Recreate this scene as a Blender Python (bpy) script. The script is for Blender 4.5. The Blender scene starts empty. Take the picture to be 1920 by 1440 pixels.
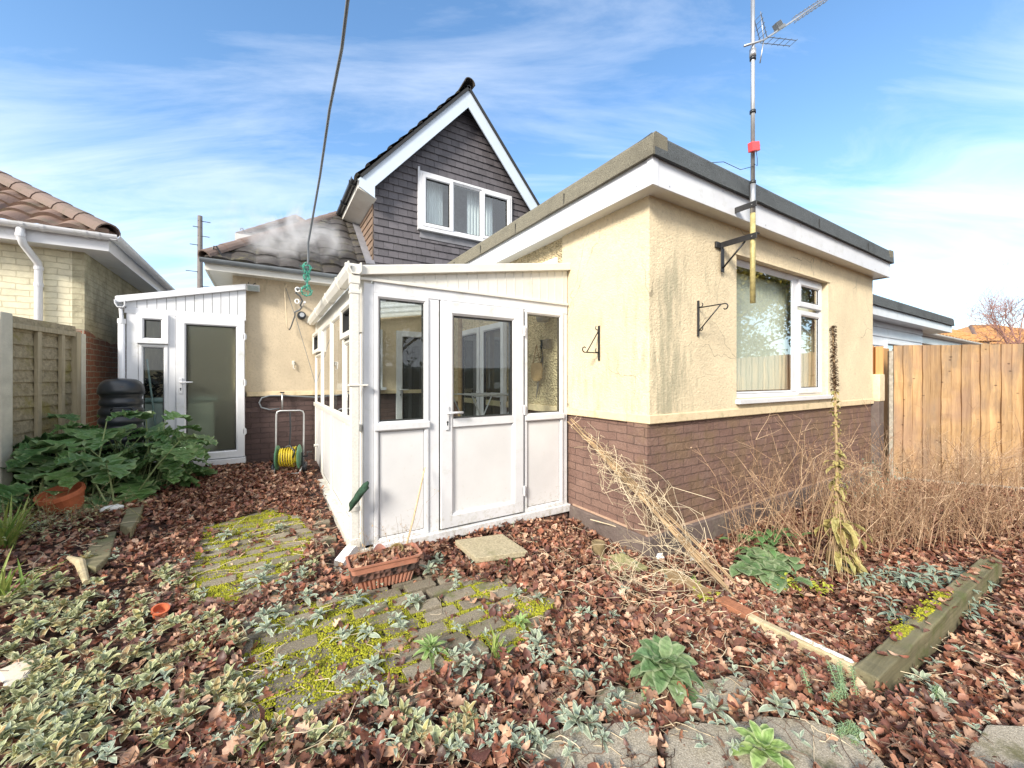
import bpy, bmesh, math, random
import numpy as np
from mathutils import Vector, Matrix, Euler, noise
R = math.radians
random.seed(7); rng = np.random.default_rng(7)
scn = bpy.context.scene; COL = scn.collection

# ------------------------------------------------------------ camera, sky, sun
F, TH, H, HZ = 740.0, R(31.9), 1.48, 710.0
S_, C_ = math.sin(TH), math.cos(TH)
cam = bpy.data.cameras.new('camera'); cam.sensor_width = 36; cam.lens = F/1920*36
cam.shift_y = -10/1920; cam.clip_start = .05; cam.clip_end = 3000
co = bpy.data.objects.new('camera', cam); COL.objects.link(co)
co.location = (0, 0, H); co.rotation_euler = (R(90), 0, -TH); scn.camera = co

SUN_EL, SUN_AZ = 30.0, -119.0      # azimuth measured from +Y towards +X
world = bpy.data.worlds.new('World'); scn.world = world; world.use_nodes = True
nt = world.node_tree; nt.nodes.clear()
def wn(t, **k):
    n = nt.nodes.new(t)
    for a, b in k.items(): setattr(n, a, b)
    return n
sky = wn('ShaderNodeTexSky', sky_type='NISHITA', sun_disc=False)
sky.sun_elevation = R(SUN_EL); sky.sun_rotation = R(SUN_AZ); sky.air_density = 1.0; sky.dust_density = .6; sky.ozone_density = 2.2
tc = wn('ShaderNodeTexCoord'); sep = wn('ShaderNodeSeparateXYZ'); nt.links.new(tc.outputs['Generated'], sep.inputs[0])
def wmath(op, a, b=None, c=None, clamp=False):
    n = wn('ShaderNodeMath', operation=op); n.use_clamp = clamp
    for i, v in enumerate((a, b, c)):
        if v is None: continue
        if isinstance(v, (int, float)): n.inputs[i].default_value = v
        else: nt.links.new(v, n.inputs[i])
    return n.outputs[0]
zc = wmath('MAXIMUM', sep.outputs[2], .02); den = wmath('ADD', zc, .16)
cx = wmath('DIVIDE', sep.outputs[0], den); cy = wmath('DIVIDE', sep.outputs[1], den)
cmb = wn('ShaderNodeCombineXYZ'); nt.links.new(cx, cmb.inputs[0]); nt.links.new(cy, cmb.inputs[1])
rot = wn('ShaderNodeMapping'); rot.inputs['Rotation'].default_value = (0, 0, R(29)); nt.links.new(cmb.outputs[0], rot.inputs[0])
mp = wn('ShaderNodeMapping'); mp.inputs['Scale'].default_value = (.8, 2.9, 1); mp.inputs['Location'].default_value = (3.1, 1.2, 0)
nt.links.new(rot.outputs[0], mp.inputs[0])
n1 = wn('ShaderNodeTexNoise'); n1.inputs['Scale'].default_value = 1.1; n1.inputs['Detail'].default_value = 9; n1.inputs['Roughness'].default_value = .62; n1.inputs['Distortion'].default_value = .7
nt.links.new(mp.outputs[0], n1.inputs['Vector'])
n2 = wn('ShaderNodeTexNoise'); n2.inputs['Scale'].default_value = .55; n2.inputs['Detail'].default_value = 3
nt.links.new(cmb.outputs[0], n2.inputs['Vector'])
cl = wmath('ADD', wmath('MULTIPLY', n1.outputs[0], .74), wmath('MULTIPLY', n2.outputs[0], .62))
low = wmath('SUBTRACT', 1.0, wmath('MULTIPLY', zc, 2.2), clamp=True)
cl = wmath('ADD', cl, wmath('MULTIPLY', low, .17))
lefty = wmath('SUBTRACT', wmath('MULTIPLY', sep.outputs[1], S_), wmath('MULTIPLY', sep.outputs[0], C_))       # a cloud bank to the left, thin rippled cloud to the right
bandz = wmath('SUBTRACT', 1.0, wmath('MULTIPLY', wmath('ABSOLUTE', wmath('SUBTRACT', zc, .30)), 4.5), clamp=True)
cl = wmath('ADD', cl, wmath('MULTIPLY', wmath('MULTIPLY', wmath('SUBTRACT', wmath('ABSOLUTE', lefty), .25, clamp=True), bandz), .34))
cm = wmath('MULTIPLY', wmath('SUBTRACT', cl, .645), 2.2, clamp=True)
hz = wmath('POWER', wmath('SUBTRACT', 1.0, zc), 5.5)
cm = wmath('MULTIPLY', cm, .72)
cm = wmath('MAXIMUM', cm, wmath('MULTIPLY', hz, .66))
back = wmath('ADD', wmath('MULTIPLY', sep.outputs[0], -S_), wmath('MULTIPLY', sep.outputs[1], -C_))      # unseen bright cloud added behind the camera to light the front faces
cm = wmath('MAXIMUM', cm, wmath('MULTIPLY', wmath('SUBTRACT', back, -.05), 2.2, clamp=True), clamp=True)
hsv = wn('ShaderNodeMix', data_type='RGBA', blend_type='MULTIPLY'); hsv.inputs[0].default_value = 1
nt.links.new(sky.outputs[0], hsv.inputs[6]); hsv.inputs[7].default_value = SKY_TINT = (1.2, 1.5, 1.62, 1)
mx = wn('ShaderNodeMix', data_type='RGBA'); nt.links.new(cm, mx.inputs[0]); nt.links.new(hsv.outputs[2], mx.inputs[6])
mx.inputs[7].default_value = (7.6, 7.9, 8.3, 1)
bg = wn('ShaderNodeBackground'); bg.inputs[1].default_value = .1; nt.links.new(mx.outputs[2], bg.inputs[0])
wo = wn('ShaderNodeOutputWorld'); nt.links.new(bg.outputs[0], wo.inputs[0])

sl = bpy.data.lights.new('sun', 'SUN'); sl.energy = 3.4; sl.angle = R(15); sl.color = (1, .92, .80)
so = bpy.data.objects.new('sun', sl); COL.objects.link(so)
sv = Vector((math.sin(R(SUN_AZ))*math.cos(R(SUN_EL)), math.cos(R(SUN_AZ))*math.cos(R(SUN_EL)), math.sin(R(SUN_EL))))
so.rotation_euler = (-sv).to_track_quat('-Z', 'Y').to_euler(); so.location = (-10, 4, 12)
vs = scn.view_settings; vs.view_transform = 'Standard'; vs.look = 'None'; vs.gamma = 1; vs.exposure = .98; vs.use_curve_mapping = False
scn.render.engine = 'CYCLES'; scn.cycles.max_bounces = 8; scn.cycles.transparent_max_bounces = 16
scn.cycles.volume_bounces = 4; scn.cycles.volume_step_rate = 2.0; scn.cycles.volume_max_steps = 96

# ------------------------------------------------------------ surveyed positions (photo pixel -> plane)
def ray(px):
    u = (px-960)/F; return S_+C_*u, C_-S_*u
def onY(px, py, Y):
    a, b = ray(px); Z = Y/b; return Vector((a*Z, Y, H-(py-HZ)/F*Z))
def onX(px, py, X):
    a, b = ray(px); Z = X/a; return Vector((X, b*Z, H-(py-HZ)/F*Z))
def XY(px, Y): a, b = ray(px); return a*Y/b
def proj(x, y, z=0):
    d = x*S_+y*C_
    if d < .05: return -999, -999, d
    return 960+F*(x*C_-y*S_)/d, HZ-F*(z-H)/d, d
def ss(t): t = min(1, max(0, t)); return t*t*(3-2*t)
def gz(x, y):
    z = .05*min(4, max(0, y-3.4)) + .10*min(1.3, max(0, (-x-.4)/1.2))*ss((y-2.6)/1.5)
    z -= .16*ss((x-2.1)/.9)*ss((4.2-y)/1.5)
    return z
def gz_arr(x, y):
    s = lambda t: np.clip(t, 0, 1)**2*(3-2*np.clip(t, 0, 1))
    return .05*np.clip(y-3.4, 0, 4)+.10*np.clip((-x-.4)/1.2, 0, 1.3)*s((y-2.6)/1.5)-.16*s((x-2.1)/.9)*s((4.2-y)/1.5)
def onG(px, py, dz=0):
    z = 0
    for _ in range(12):
        Z = F*(H-z)/(py-HZ); a, b = ray(px); z = .5*z+.5*(gz(a*Z, b*Z)+dz)
    return Vector((a*Z, b*Z, z))

# ------------------------------------------------------------ mesh helpers
class MB:
    def __init__(s): s.v = []; s.f = []; s.e = []; s.m = []; s.cm = 0
    def add(s, vs, fs, edge=None):
        b = len(s.v); s.v += [tuple(p) for p in vs]; s.f += [tuple(b+i for i in f) for f in fs]
        s.e += list(edge) if edge is not None else [0.0]*len(vs); s.m += [s.cm]*len(fs); return s
    def box(s, x0, x1, y0, y1, z0, z1):
        return s.add([(x, y, z) for x in (x0, x1) for y in (y0, y1) for z in (z0, z1)],
                     [(0,1,3,2),(4,6,7,5),(0,4,5,1),(2,3,7,6),(0,2,6,4),(1,5,7,3)])
    def obox(s, c, size, M=None, tap=1.0, jit=0):
        M = M or Matrix(); c = Vector(c); P = []
        for a in (-.5, .5):
            for b in (-.5, .5):
                for d in (-.5, .5):
                    t = tap if d > 0 else 1
                    p = Vector((a*size[0]*t, b*size[1]*t, d*size[2]))
                    if jit: p += Vector([random.uniform(-jit, jit) for _ in range(3)])
                    P.append(c+M@p)
        return s.add(P, [(0,1,3,2),(4,6,7,5),(0,4,5,1),(2,3,7,6),(0,2,6,4),(1,5,7,3)])
    def tube(s, pts, r, n=8, cap=True):
        pts = [Vector(p) for p in pts]; rs = r if isinstance(r, (list, tuple)) else [r]*len(pts)
        V = []; up = None
        for i, p in enumerate(pts):
            t = (pts[min(i+1, len(pts)-1)]-pts[max(i-1, 0)])
            if t.length < 1e-9: t = Vector((0, 0, 1))
            t.normalize()
            if up is None: up = Vector((0, 0, 1)) if abs(t.z) < .9 else Vector((1, 0, 0))
            a = t.cross(up)
            if a.length < 1e-5: a = t.cross(Vector((.3, 1, .2)))
            a.normalize(); b = a.cross(t).normalized(); up = b
            for k in range(n):
                w = 2*math.pi*k/n; V.append(p+a*math.cos(w)*rs[i]+b*math.sin(w)*rs[i])
        Fs = [(i*n+k, i*n+(k+1) % n, (i+1)*n+(k+1) % n, (i+1)*n+k) for i in range(len(pts)-1) for k in range(n)]
        if cap: Fs += [tuple(range(n-1, -1, -1)), tuple((len(pts)-1)*n+k for k in range(n))]
        return s.add(V, Fs)
    def lathe(s, c, prof, n=24, M=None, cap=True, sy=1.0):
        c = Vector(c); M = M or Matrix(); V = []
        for r, z in prof:
            for k in range(n):
                w = 2*math.pi*k/n; V.append(c+M@Vector((r*math.cos(w), r*math.sin(w)*sy, z)))
        Fs = [(i*n+k, i*n+(k+1) % n, (i+1)*n+(k+1) % n, (i+1)*n+k) for i in range(len(prof)-1) for k in range(n)]
        if cap: Fs += [tuple(range(n-1, -1, -1)), tuple((len(prof)-1)*n+k for k in range(n))]
        return s.add(V, Fs)
    def prism(s, poly, O, U, V, N, n0, n1):
        O, U, V, N = map(Vector, (O, U, V, N)); k = len(poly)
        P = [O+U*a+V*b+N*n0 for a, b in poly]+[O+U*a+V*b+N*n1 for a, b in poly]
        return s.add(P, [tuple(range(k-1, -1, -1)), tuple(range(k, 2*k))]+[(i, (i+1) % k, k+(i+1) % k, k+i) for i in range(k)])
    def leaf(s, base, yaw, pitch, L, W, droop=1.2, n=6, fold=.25, lobes=0, wave=0, roll=0, stem=0, cols=5, tipw=.0):
        p = Vector(base); a = pitch; V = []; E = []; Fs = []
        cy_, sy_ = math.cos(yaw), math.sin(yaw)
        side = Vector((-sy_, cy_, 0)); step = L/n; ph = random.random()*6
        side = (Matrix.Rotation(roll, 3, Vector((cy_, sy_, 0)))@side)
        cs = [-1, -.5, 0, .5, 1] if cols == 5 else [-1, 0, 1]
        for i in range(n+1):
            t = i/n; d = Vector((cy_*math.cos(a), sy_*math.cos(a), math.sin(a))); up = side.cross(d)*-1
            if up.z < 0 and abs(a) < 1.5: up = -up
            if t < stem: w = .04*W
            else:
                q = (t-stem)/(1-stem); w = W*(math.sin(math.pi*min(1, q**.8))**.75)*.5
                if i == n: w = tipw*W*.5
                if lobes: w *= .30+.85*abs(math.sin(lobes*math.pi*q+.6))**.8
            for c in cs:
                V.append(p+side*(c*w)+up*(abs(c)*w*fold+wave*w*math.sin(ph+c*2+i*1.9))); E.append(abs(c) if i < n else 1)
            p = p+d*step; a -= droop/n
        k = len(cs)
        for i in range(n):
            for j in range(k-1): Fs.append((i*k+j, i*k+j+1, (i+1)*k+j+1, (i+1)*k+j))
        return s.add(V, Fs, E)
    def build(s, name, mat, parent=None, bev=0, smooth=None, loc=None, sub=0):
        me = bpy.data.meshes.new(name); base = Vector(loc) if loc is not None else Vector((0, 0, 0))
        if parent is not None:
            q = parent; base = Vector((0, 0, 0))
            while q: base += q.location; q = q.parent
        vv = np.array(s.v, dtype=np.float64).reshape(-1, 3)-np.array(base)
        me.from_pydata([tuple(x) for x in vv.tolist()], [], s.f)
        mats = mat if isinstance(mat, (list, tuple)) else [mat]
        for m in mats: me.materials.append(m)
        if len(mats) > 1: me.polygons.foreach_set('material_index', s.m)
        if any(s.e):
            at = me.attributes.new('edge', 'FLOAT', 'POINT'); at.data.foreach_set('value', s.e)
        bm = bmesh.new(); bm.from_mesh(me); bmesh.ops.recalc_face_normals(bm, faces=bm.faces) if len(s.f) < 60000 and not any(s.e) else None
        bm.to_mesh(me); bm.free()
        o = bpy.data.objects.new(name, me); COL.objects.link(o)
        if parent is not None: o.parent = parent
        else: o.location = base
        if smooth: me.polygons.foreach_set('use_smooth', [True]*len(me.polygons)); me.update()
        if bev:
            b = o.modifiers.new('bevel', 'BEVEL'); b.width = bev; b.segments = 2; b.limit_method = 'ANGLE'; b.angle_limit = R(40)
            b.harden_normals = False
        if sub:
            b = o.modifiers.new('sub', 'SUBSURF'); b.levels = sub; b.render_levels = sub
        return o
class Fr:
    """a wall's own frame: u along, v up, n out of the wall"""
    def __init__(s, O, U, V, N): s.O, s.U, s.V, s.N = map(Vector, (O, U, V, N))
    def P(s, u, v, n=0): return s.O+s.U*u+s.V*v+s.N*n
    def box(s, mb, u0, u1, v0, v1, n0, n1):
        mb.add([s.P(u, v, n) for u in (u0, u1) for v in (v0, v1) for n in (n0, n1)],
               [(0,1,3,2),(4,6,7,5),(0,4,5,1),(2,3,7,6),(0,2,6,4),(1,5,7,3)])
    def ring(s, mb, u0, u1, v0, v1, prof):
        """mitred frame: prof = [(inset, depth)...] swept round a rectangle"""
        V = []
        for i, d in prof:
            V += [s.P(u0+i, v0+i, d), s.P(u1-i, v0+i, d), s.P(u1-i, v1-i, d), s.P(u0+i, v1-i, d)]
        Fs = [(a*4+k, a*4+(k+1) % 4, (a+1)*4+(k+1) % 4, (a+1)*4+k) for a in range(len(prof)-1) for k in range(4)]
        mb.add(V, Fs)
FRONT = lambda Y: Fr((0, Y, 0), (1, 0, 0), (0, 0, 1), (0, -1, 0))
SIDE = lambda X: Fr((X, 0, 0), (0, 1, 0), (0, 0, 1), (-1, 0, 0))
def frame_prof(w, d, n0=0): return [(0, n0), (0, d-.004), (.004, d), (w-.016, d), (w, d-.016), (w, n0)]
def thing(name, label, cat, loc, group=None):
    o = bpy.data.objects.new(name, None); COL.objects.link(o); o.location = loc; o.empty_display_size = .1
    o['label'] = label; o['category'] = cat
    if group: o['group'] = group
    return o
def tag(o, label, cat, group=None, kind=None):
    if label: o['label'] = label
    if cat: o['category'] = cat
    if group: o['group'] = group
    if kind: o['kind'] = kind
    return o
def copy_tree(o, parent=None):
    c = o.copy(); COL.objects.link(c)
    if parent is not None: c.parent = parent
    for ch in [x for x in bpy.data.objects if x.parent == o]: copy_tree(ch, c)
    return c

# ------------------------------------------------------------ materials
class NT:
    def __init__(s, name):
        s.m = bpy.data.materials.new(name); s.m.use_nodes = True; s.t = s.m.node_tree
        s.b = s.t.nodes['Principled BSDF']; s.out = s.t.nodes['Material Output']
    def n(s, t, **k):
        x = s.t.nodes.new(t)
        for a, b in k.items(): setattr(x, a, b)
        return x
    def L(s, a, b): s.t.links.new(a, b)
    def coord(s, wall=False, scale=(1, 1, 1), world=False):
        if world:
            g = s.n('ShaderNodeNewGeometry').outputs['Position']
        else: g = s.n('ShaderNodeTexCoord').outputs['Object']
        if wall:
            sp = s.n('ShaderNodeSeparateXYZ'); s.L(g, sp.inputs[0]); a = s.math('ADD', sp.outputs[0], sp.outputs[1])
            c = s.n('ShaderNodeCombineXYZ'); s.L(a, c.inputs[0]); s.L(sp.outputs[2], c.inputs[1]); g = c.outputs[0]
        if scale != (1, 1, 1):
            mp = s.n('ShaderNodeMapping'); mp.inputs['Scale'].default_value = scale; s.L(g, mp.inputs[0]); g = mp.outputs[0]
        return g
    def math(s, op, a, b=None, clamp=False):
        x = s.n('ShaderNodeMath', operation=op); x.use_clamp = clamp
        for i, v in enumerate((a, b)):
            if v is None: continue
            if isinstance(v, (int, float)): x.inputs[i].default_value = v
            else: s.L(v, x.inputs[i])
        return x.outputs[0]
    def noise(s, vec, scale, detail=4, rough=.55, dist=0):
        x = s.n('ShaderNodeTexNoise'); s.L(vec, x.inputs['Vector']); x.inputs['Scale'].default_value = scale
        x.inputs['Detail'].default_value = detail; x.inputs['Roughness'].default_value = rough; x.inputs['Distortion'].default_value = dist
        return x.outputs[0]
    def ramp(s, fac, stops):
        x = s.n('ShaderNodeValToRGB'); s.L(fac, x.inputs[0]); e = x.color_ramp.elements
        while len(e) < len(stops): e.new(.5)
        for i, (p, c) in enumerate(stops): e[i].position = p; e[i].color = (*c, 1) if len(c) == 3 else c
        return x.outputs[0]
    def step(s, fac, lo, hi):
        x = s.n('ShaderNodeMapRange'); s.L(fac, x.inputs[0]); x.inputs[1].default_value = lo; x.inputs[2].default_value = hi
        x.interpolation_type = 'SMOOTHSTEP'; return x.outputs[0]
    def mix(s, fac, a, b, bt='MIX'):
        x = s.n('ShaderNodeMix', data_type='RGBA', blend_type=bt)
        if isinstance(fac, (int, float)): x.inputs[0].default_value = fac
        else: s.L(fac, x.inputs[0])
        for i, v in ((6, a), (7, b)):
            if isinstance(v, tuple): x.inputs[i].default_value = (*v, 1) if len(v) == 3 else v
            else: s.L(v, x.inputs[i])
        return x.outputs[2]
    def bump(s, h, dist=.01, strength=1):
        x = s.n('ShaderNodeBump'); s.L(h, x.inputs['Height']); x.inputs['Distance'].default_value = dist; x.inputs['Strength'].default_value = strength
        s.L(x.outputs[0], s.b.inputs['Normal']); return x
    def base(s, c): 
        if isinstance(c, tuple): s.b.inputs['Base Color'].default_value = (*c, 1)
        else: s.L(c, s.b.inputs['Base Color'])
    def set(s, **k):
        for a, b in k.items(): s.b.inputs[a.replace('_', ' ')].default_value = b
        return s
def mul(c, k): return tuple(x*k for x in c)
def grime(t, c):
    p = t.coord(world=True); sp = t.n('ShaderNodeSeparateXYZ'); t.L(p, sp.inputs[0])
    f = t.math('SUBTRACT', t.step(t.noise(p, 22, 6, .75), .35, .75), t.math('MULTIPLY', sp.outputs[2], 1.9), clamp=True); return t.mix(t.math('MULTIPLY', f, .8), c, (.33, .30, .20))
def plain(name, col, rough=.5, metal=0, var=.15, scale=6, bump=0, bscale=40, world=False, dirt=None, dscale=3, dlo=.5, dhi=.75):
    t = NT(name); v = t.coord(world=world); n = t.noise(v, scale, 5, .6)
    c = t.ramp(n, [(.3, mul(col, 1-var)), (.7, tuple(min(1, x*(1+var)) for x in col))])
    if dirt: c = t.mix(t.step(t.noise(v, dscale, 6, .7), dlo, dhi), c, dirt)
    if name in ('white_upvc', 'white_panel', 'warm_white_upvc', 'mottled_white_upvc'): c = grime(t, c)
    t.base(c); t.set(Roughness=rough, Metallic=metal)
    if bump: t.bump(t.noise(v, bscale, 4, .6), bump)
    return t.m
def foliage(name, cols, edge=None, rough=.6, trans=.25, ew=.75, bump=False, sheen=0):
    """leaf colours differ leaf by leaf; edge = colour of the leaf margin"""
    t = NT(name); g = t.n('ShaderNodeNewGeometry').outputs['Random Per Island']
    k = len(cols); c = t.ramp(g, [(i/max(1, k-1), x) for i, x in enumerate(cols)])
    nn = t.noise(t.coord(), 60, 3); c = t.mix(.35, c, t.ramp(nn, [(.35, (.35,)*3), (.65, (1.3,)*3)]), 'MULTIPLY')
    if edge:
        a = t.n('ShaderNodeAttribute'); a.attribute_name = 'edge'
        c = t.mix(t.math('MULTIPLY', t.step(a.outputs['Fac'], ew-.3, 1.0), .8), c, edge)
    t.base(c); t.set(Roughness=rough)
    tr = t.n('ShaderNodeBsdfTranslucent'); t.L(c, tr.inputs[0]); mx_ = t.n('ShaderNodeMixShader'); mx_.inputs[0].default_value = trans
    t.L(t.b.outputs[0], mx_.inputs[1]); t.L(tr.outputs[0], mx_.inputs[2]); t.L(mx_.outputs[0], t.out.inputs[0])
    return t.m
M = {}
M['upvc'] = plain('white_upvc', (.66, .67, .70), .32, var=.06, scale=3, dirt=(.42, .43, .36), dscale=5, dlo=.52, dhi=.9, world=True)
M['upvc_speck'] = plain('mottled_white_upvc', (.68, .67, .62), .4, var=.12, scale=60, dirt=(.45, .45, .36), dscale=5, dlo=.55, dhi=.9)
M['upvc_cream'] = plain('warm_white_upvc', (.68, .665, .615), .35, var=.06, scale=3, dirt=(.45, .42, .3), dscale=5, dlo=.55, dhi=.9)  # warm white; on the porch side the sun's warmth is put into this colour
M['gasket'] = plain('black_rubber_gasket', (.02, .02, .02), .6)
M['panel'] = plain('white_panel', (.66, .66, .67), .4, var=.07, scale=2, dirt=(.52, .51, .44), dscale=20, dlo=.56, dhi=.95, world=True)
def glass_mat(name, tint=(.93, .96, .95), refl=1.6, rough=0.0):
    t = NT(name); tr = t.n('ShaderNodeBsdfTransparent'); tr.inputs[0].default_value = (*tint, 1)
    gl = t.n('ShaderNodeBsdfGlossy'); gl.inputs['Roughness'].default_value = rough; gl.inputs[0].default_value = (.95, .97, 1, 1)
    fr = t.n('ShaderNodeFresnel'); fr.inputs[0].default_value = 1.5
    nz = t.n('ShaderNodeBump'); t.L(t.noise(t.coord(), 1.7, 1), nz.inputs['Height']); nz.inputs['Distance'].default_value = .0012
    t.L(nz.outputs[0], gl.inputs['Normal'])
    f = t.math('MULTIPLY', fr.outputs[0], refl, clamp=True); f = t.math('MULTIPLY', f, t.math('SUBTRACT', 1, t.n('ShaderNodeNewGeometry').outputs['Backfacing']))
    m_ = t.n('ShaderNodeMixShader'); t.L(f, m_.inputs[0]); t.L(tr.outputs[0], m_.inputs[1]); t.L(gl.outputs[0], m_.inputs[2]); t.L(m_.outputs[0], t.out.inputs[0])
    return t.m
M['glass'] = glass_mat('double_glazing')
M['glass_strong'] = glass_mat('reflective_double_glazing', refl=3.0)
t = NT('frosted_glass'); t.base((.62, .64, .55)); t.set(Roughness=.42, Transmission_Weight=.93, IOR=1.12); t.bump(t.noise(t.coord(), 180, 3), .004); M['frost'] = t.m
t = NT('polycarbonate'); t.base((.8, .82, .8)); t.set(Roughness=.3)
tr = t.n('ShaderNodeBsdfTranslucent'); tr.inputs[0].default_value = (.9, .92, .9, 1); tp = t.n('ShaderNodeBsdfTransparent')
m1 = t.n('ShaderNodeMixShader'); m1.inputs[0].default_value = .45; t.L(t.b.outputs[0], m1.inputs[1]); t.L(tp.outputs[0], m1.inputs[2])
m2 = t.n('ShaderNodeMixShader'); m2.inputs[0].default_value = .35; t.L(m1.outputs[0], m2.inputs[1]); t.L(tr.outputs[0], m2.inputs[2]); t.L(m2.outputs[0], t.out.inputs[0]); M['poly'] = t.m

def render_mat(name, col, stain, sc=(14, 2.2, 1), lo=.5, hi=.8, crack=True, bump=.012, corner=None):
    t = NT(name); w = t.coord(wall=True, world=True); p = t.coord(world=True)
    c = t.ramp(t.noise(p, 2.3, 6, .6), [(.3, mul(col, .86)), (.7, mul(col, 1.08))])
    c = t.mix(t.step(t.noise(p, 30, 4, .7), .45, .75), c, mul(col, .78)); c = t.mix(t.math('MULTIPLY', t.step(t.noise(p, 3.5, 6, .75), .56, .74), .3), c, mul(col, .66))
    mp_ = t.n('ShaderNodeMapping'); mp_.inputs['Scale'].default_value = sc; t.L(w, mp_.inputs[0])
    st = t.math('MULTIPLY', t.noise(mp_.outputs[0], 1, 6, .65), 1.0)
    big = t.noise(p, .9, 3); st = t.math('ADD', st, t.math('MULTIPLY', t.math('SUBTRACT', big, .5), .7))
    f = t.step(st, lo, hi)
    if corner is not None:
        sp = t.n('ShaderNodeSeparateXYZ'); t.L(p, sp.inputs[0])
        near = t.math('SUBTRACT', 1, t.math('MULTIPLY', t.math('ABSOLUTE', t.math('SUBTRACT', sp.outputs[0], corner)), 2.4), clamp=True); near = t.math('MULTIPLY', near, t.math('MULTIPLY', t.math('SUBTRACT', 3.0, sp.outputs[2]), 1.6, clamp=True))
        f2 = t.step(t.math('ADD', st, t.math('MULTIPLY', near, .42)), lo, hi); f = t.math('MAXIMUM', f, t.math('MULTIPLY', f2, .75))
    c = t.mix(f, c, stain)
    h = t.noise(p, 55, 5, .65); 
    if crack:
        vo = t.n('ShaderNodeTexVoronoi', feature='DISTANCE_TO_EDGE'); vo.inputs['Scale'].default_value = 1.1
        dv = t.n('ShaderNodeMix', data_type='RGBA'); t.L(p, dv.inputs[6]); dv.inputs[0].default_value = .16
        nz = t.n('ShaderNodeTexNoise'); nz.inputs['Scale'].default_value = 5; t.L(p, nz.inputs['Vector']); t.L(nz.outputs['Color'], dv.inputs[7]); t.L(dv.outputs[2], vo.inputs['Vector'])
        cr = t.math('MULTIPLY', t.math('LESS_THAN', vo.outputs[0], .0032), t.step(t.noise(p, 1.3, 2), .5, .56)); c = t.mix(t.math('MULTIPLY', cr, .65), c, mul(col, .35))
    t.base(c); t.set(Roughness=.9); t.bump(h, bump); return t.m
M['render'] = render_mat('cream_render', (.75, .63, .43), (.34, .32, .22), lo=.60, hi=.95, corner=3.10)
M['render_house'] = render_mat('house_render', (.60, .50, .36), (.38, .32, .22), lo=.6, hi=.95, crack=False, bump=.005)
t = NT('pebbledash'); p = t.coord(world=True); vo = t.n('ShaderNodeTexVoronoi'); vo.inputs['Scale'].default_value = 42; t.L(p, vo.inputs['Vector'])
t.base(t.mix(t.step(t.noise(p, 20, 5), .4, .8), (.66, .54, .33), (.33, .27, .16))); t.set(Roughness=.9); t.bump(vo.outputs[0], .035); M['pebble'] = t.m
M['band'] = plain('cream_painted_band', (.68, .55, .36), .7, var=.1, scale=8, bump=.006, bscale=30, dirt=(.4, .35, .2), dscale=5)
def brick_mat(name, c1, c2, mortar, msize=.008, bh=.065, bw=.215, bump=.02, extra=None, hi_rough=.75):
    t = NT(name); w = t.coord(wall=True, world=True); wob = t.noise(t.coord(world=True), 7, 2)
    wv = t.n('ShaderNodeVectorMath', operation='ADD'); t.L(w, wv.inputs[0]); cc = t.n('ShaderNodeCombineXYZ')
    k = t.math('MULTIPLY', t.math('SUBTRACT', wob, .5), .032); t.L(k, cc.inputs[0]); t.L(k, cc.inputs[1]); t.L(cc.outputs[0], wv.inputs[1])
    br = t.n('ShaderNodeTexBrick'); t.L(wv.outputs[0], br.inputs['Vector'])
    br.inputs['Scale'].default_value = 1; br.inputs['Mortar Size'].default_value = msize; br.inputs['Mortar Smooth'].default_value = .25
    br.inputs['Brick Width'].default_value = bw+.01; br.inputs['Row Height'].default_value = bh+.01
    br.inputs['Color1'].default_value = (*c1, 1); br.inputs['Color2'].default_value = (*c2, 1); br.inputs['Mortar'].default_value = (*mortar, 1)
    p = t.coord(world=True); c = br.outputs['Color']
    c = t.mix(.5, c, t.ramp(t.noise(p, 6, 6, .7), [(.3, (.6, .6, .6)), (.7, (1.25, 1.25, 1.25))]), 'MULTIPLY')
    if extra: c = extra(t, c, p, br)
    t.base(c); t.set(Roughness=hi_rough)
    h = t.math('ADD', t.math('MULTIPLY', t.math('SUBTRACT', 1, br.outputs['Fac']), 1), t.math('MULTIPLY', t.noise(p, 30, 5, .7), .45)); t.bump(h, bump); return t.m
def ex_green(t, c, p, br):
    sp = t.n('ShaderNodeSeparateXYZ'); t.L(p, sp.inputs[0])
    near = t.math('SUBTRACT', 1, t.math('MULTIPLY', t.math('ABSOLUTE', t.math('SUBTRACT', sp.outputs[1], 2.36)), 3.2), clamp=True)
    f = t.step(t.math('ADD', t.noise(p, 4, 4), t.math('MULTIPLY', near, .25)), .62, .85)
    c = t.mix(t.math('MULTIPLY', f, .32), c, (.22, .15, .06))
    return t.mix(t.math('MULTIPLY', t.step(t.noise(p, 3.1, 6, .7), .58, .8), .5), c, (.30, .24, .21))
M['brick_brown'] = brick_mat('brown_painted_brick', (.225, .138, .108), (.185, .108, .086), (.12, .072, .058), extra=ex_green, msize=.0045, bh=.070, bw=.232, bump=.03)
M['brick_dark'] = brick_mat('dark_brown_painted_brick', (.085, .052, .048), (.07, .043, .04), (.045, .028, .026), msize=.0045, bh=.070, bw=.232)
def ex_cream(t, c, p, br):
    sp = t.n('ShaderNodeSeparateXYZ'); t.L(p, sp.inputs[0]); 
    lim = t.math('ADD', sp.outputs[2], t.math('MULTIPLY', t.math('SUBTRACT', t.noise(t.coord(wall=True, world=True, scale=(2.3, 6, 1)), 1, 2), .5), .5))
    f = t.step(lim, 2.02, 2.06)
    pc = t.mix(t.step(t.noise(p, 3, 6, .7), .3, .7), (.52, .48, .33), (.25, .23, .15)); pc = t.mix(t.math('MULTIPLY', br.outputs['Fac'], .35), pc, (.36, .3, .2))
    return t.mix(f, c, pc)
M['brick_cream'] = brick_mat('half_painted_red_brick', (.26, .10, .055), (.17, .075, .045), (.30, .26, .2), extra=ex_cream)
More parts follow.
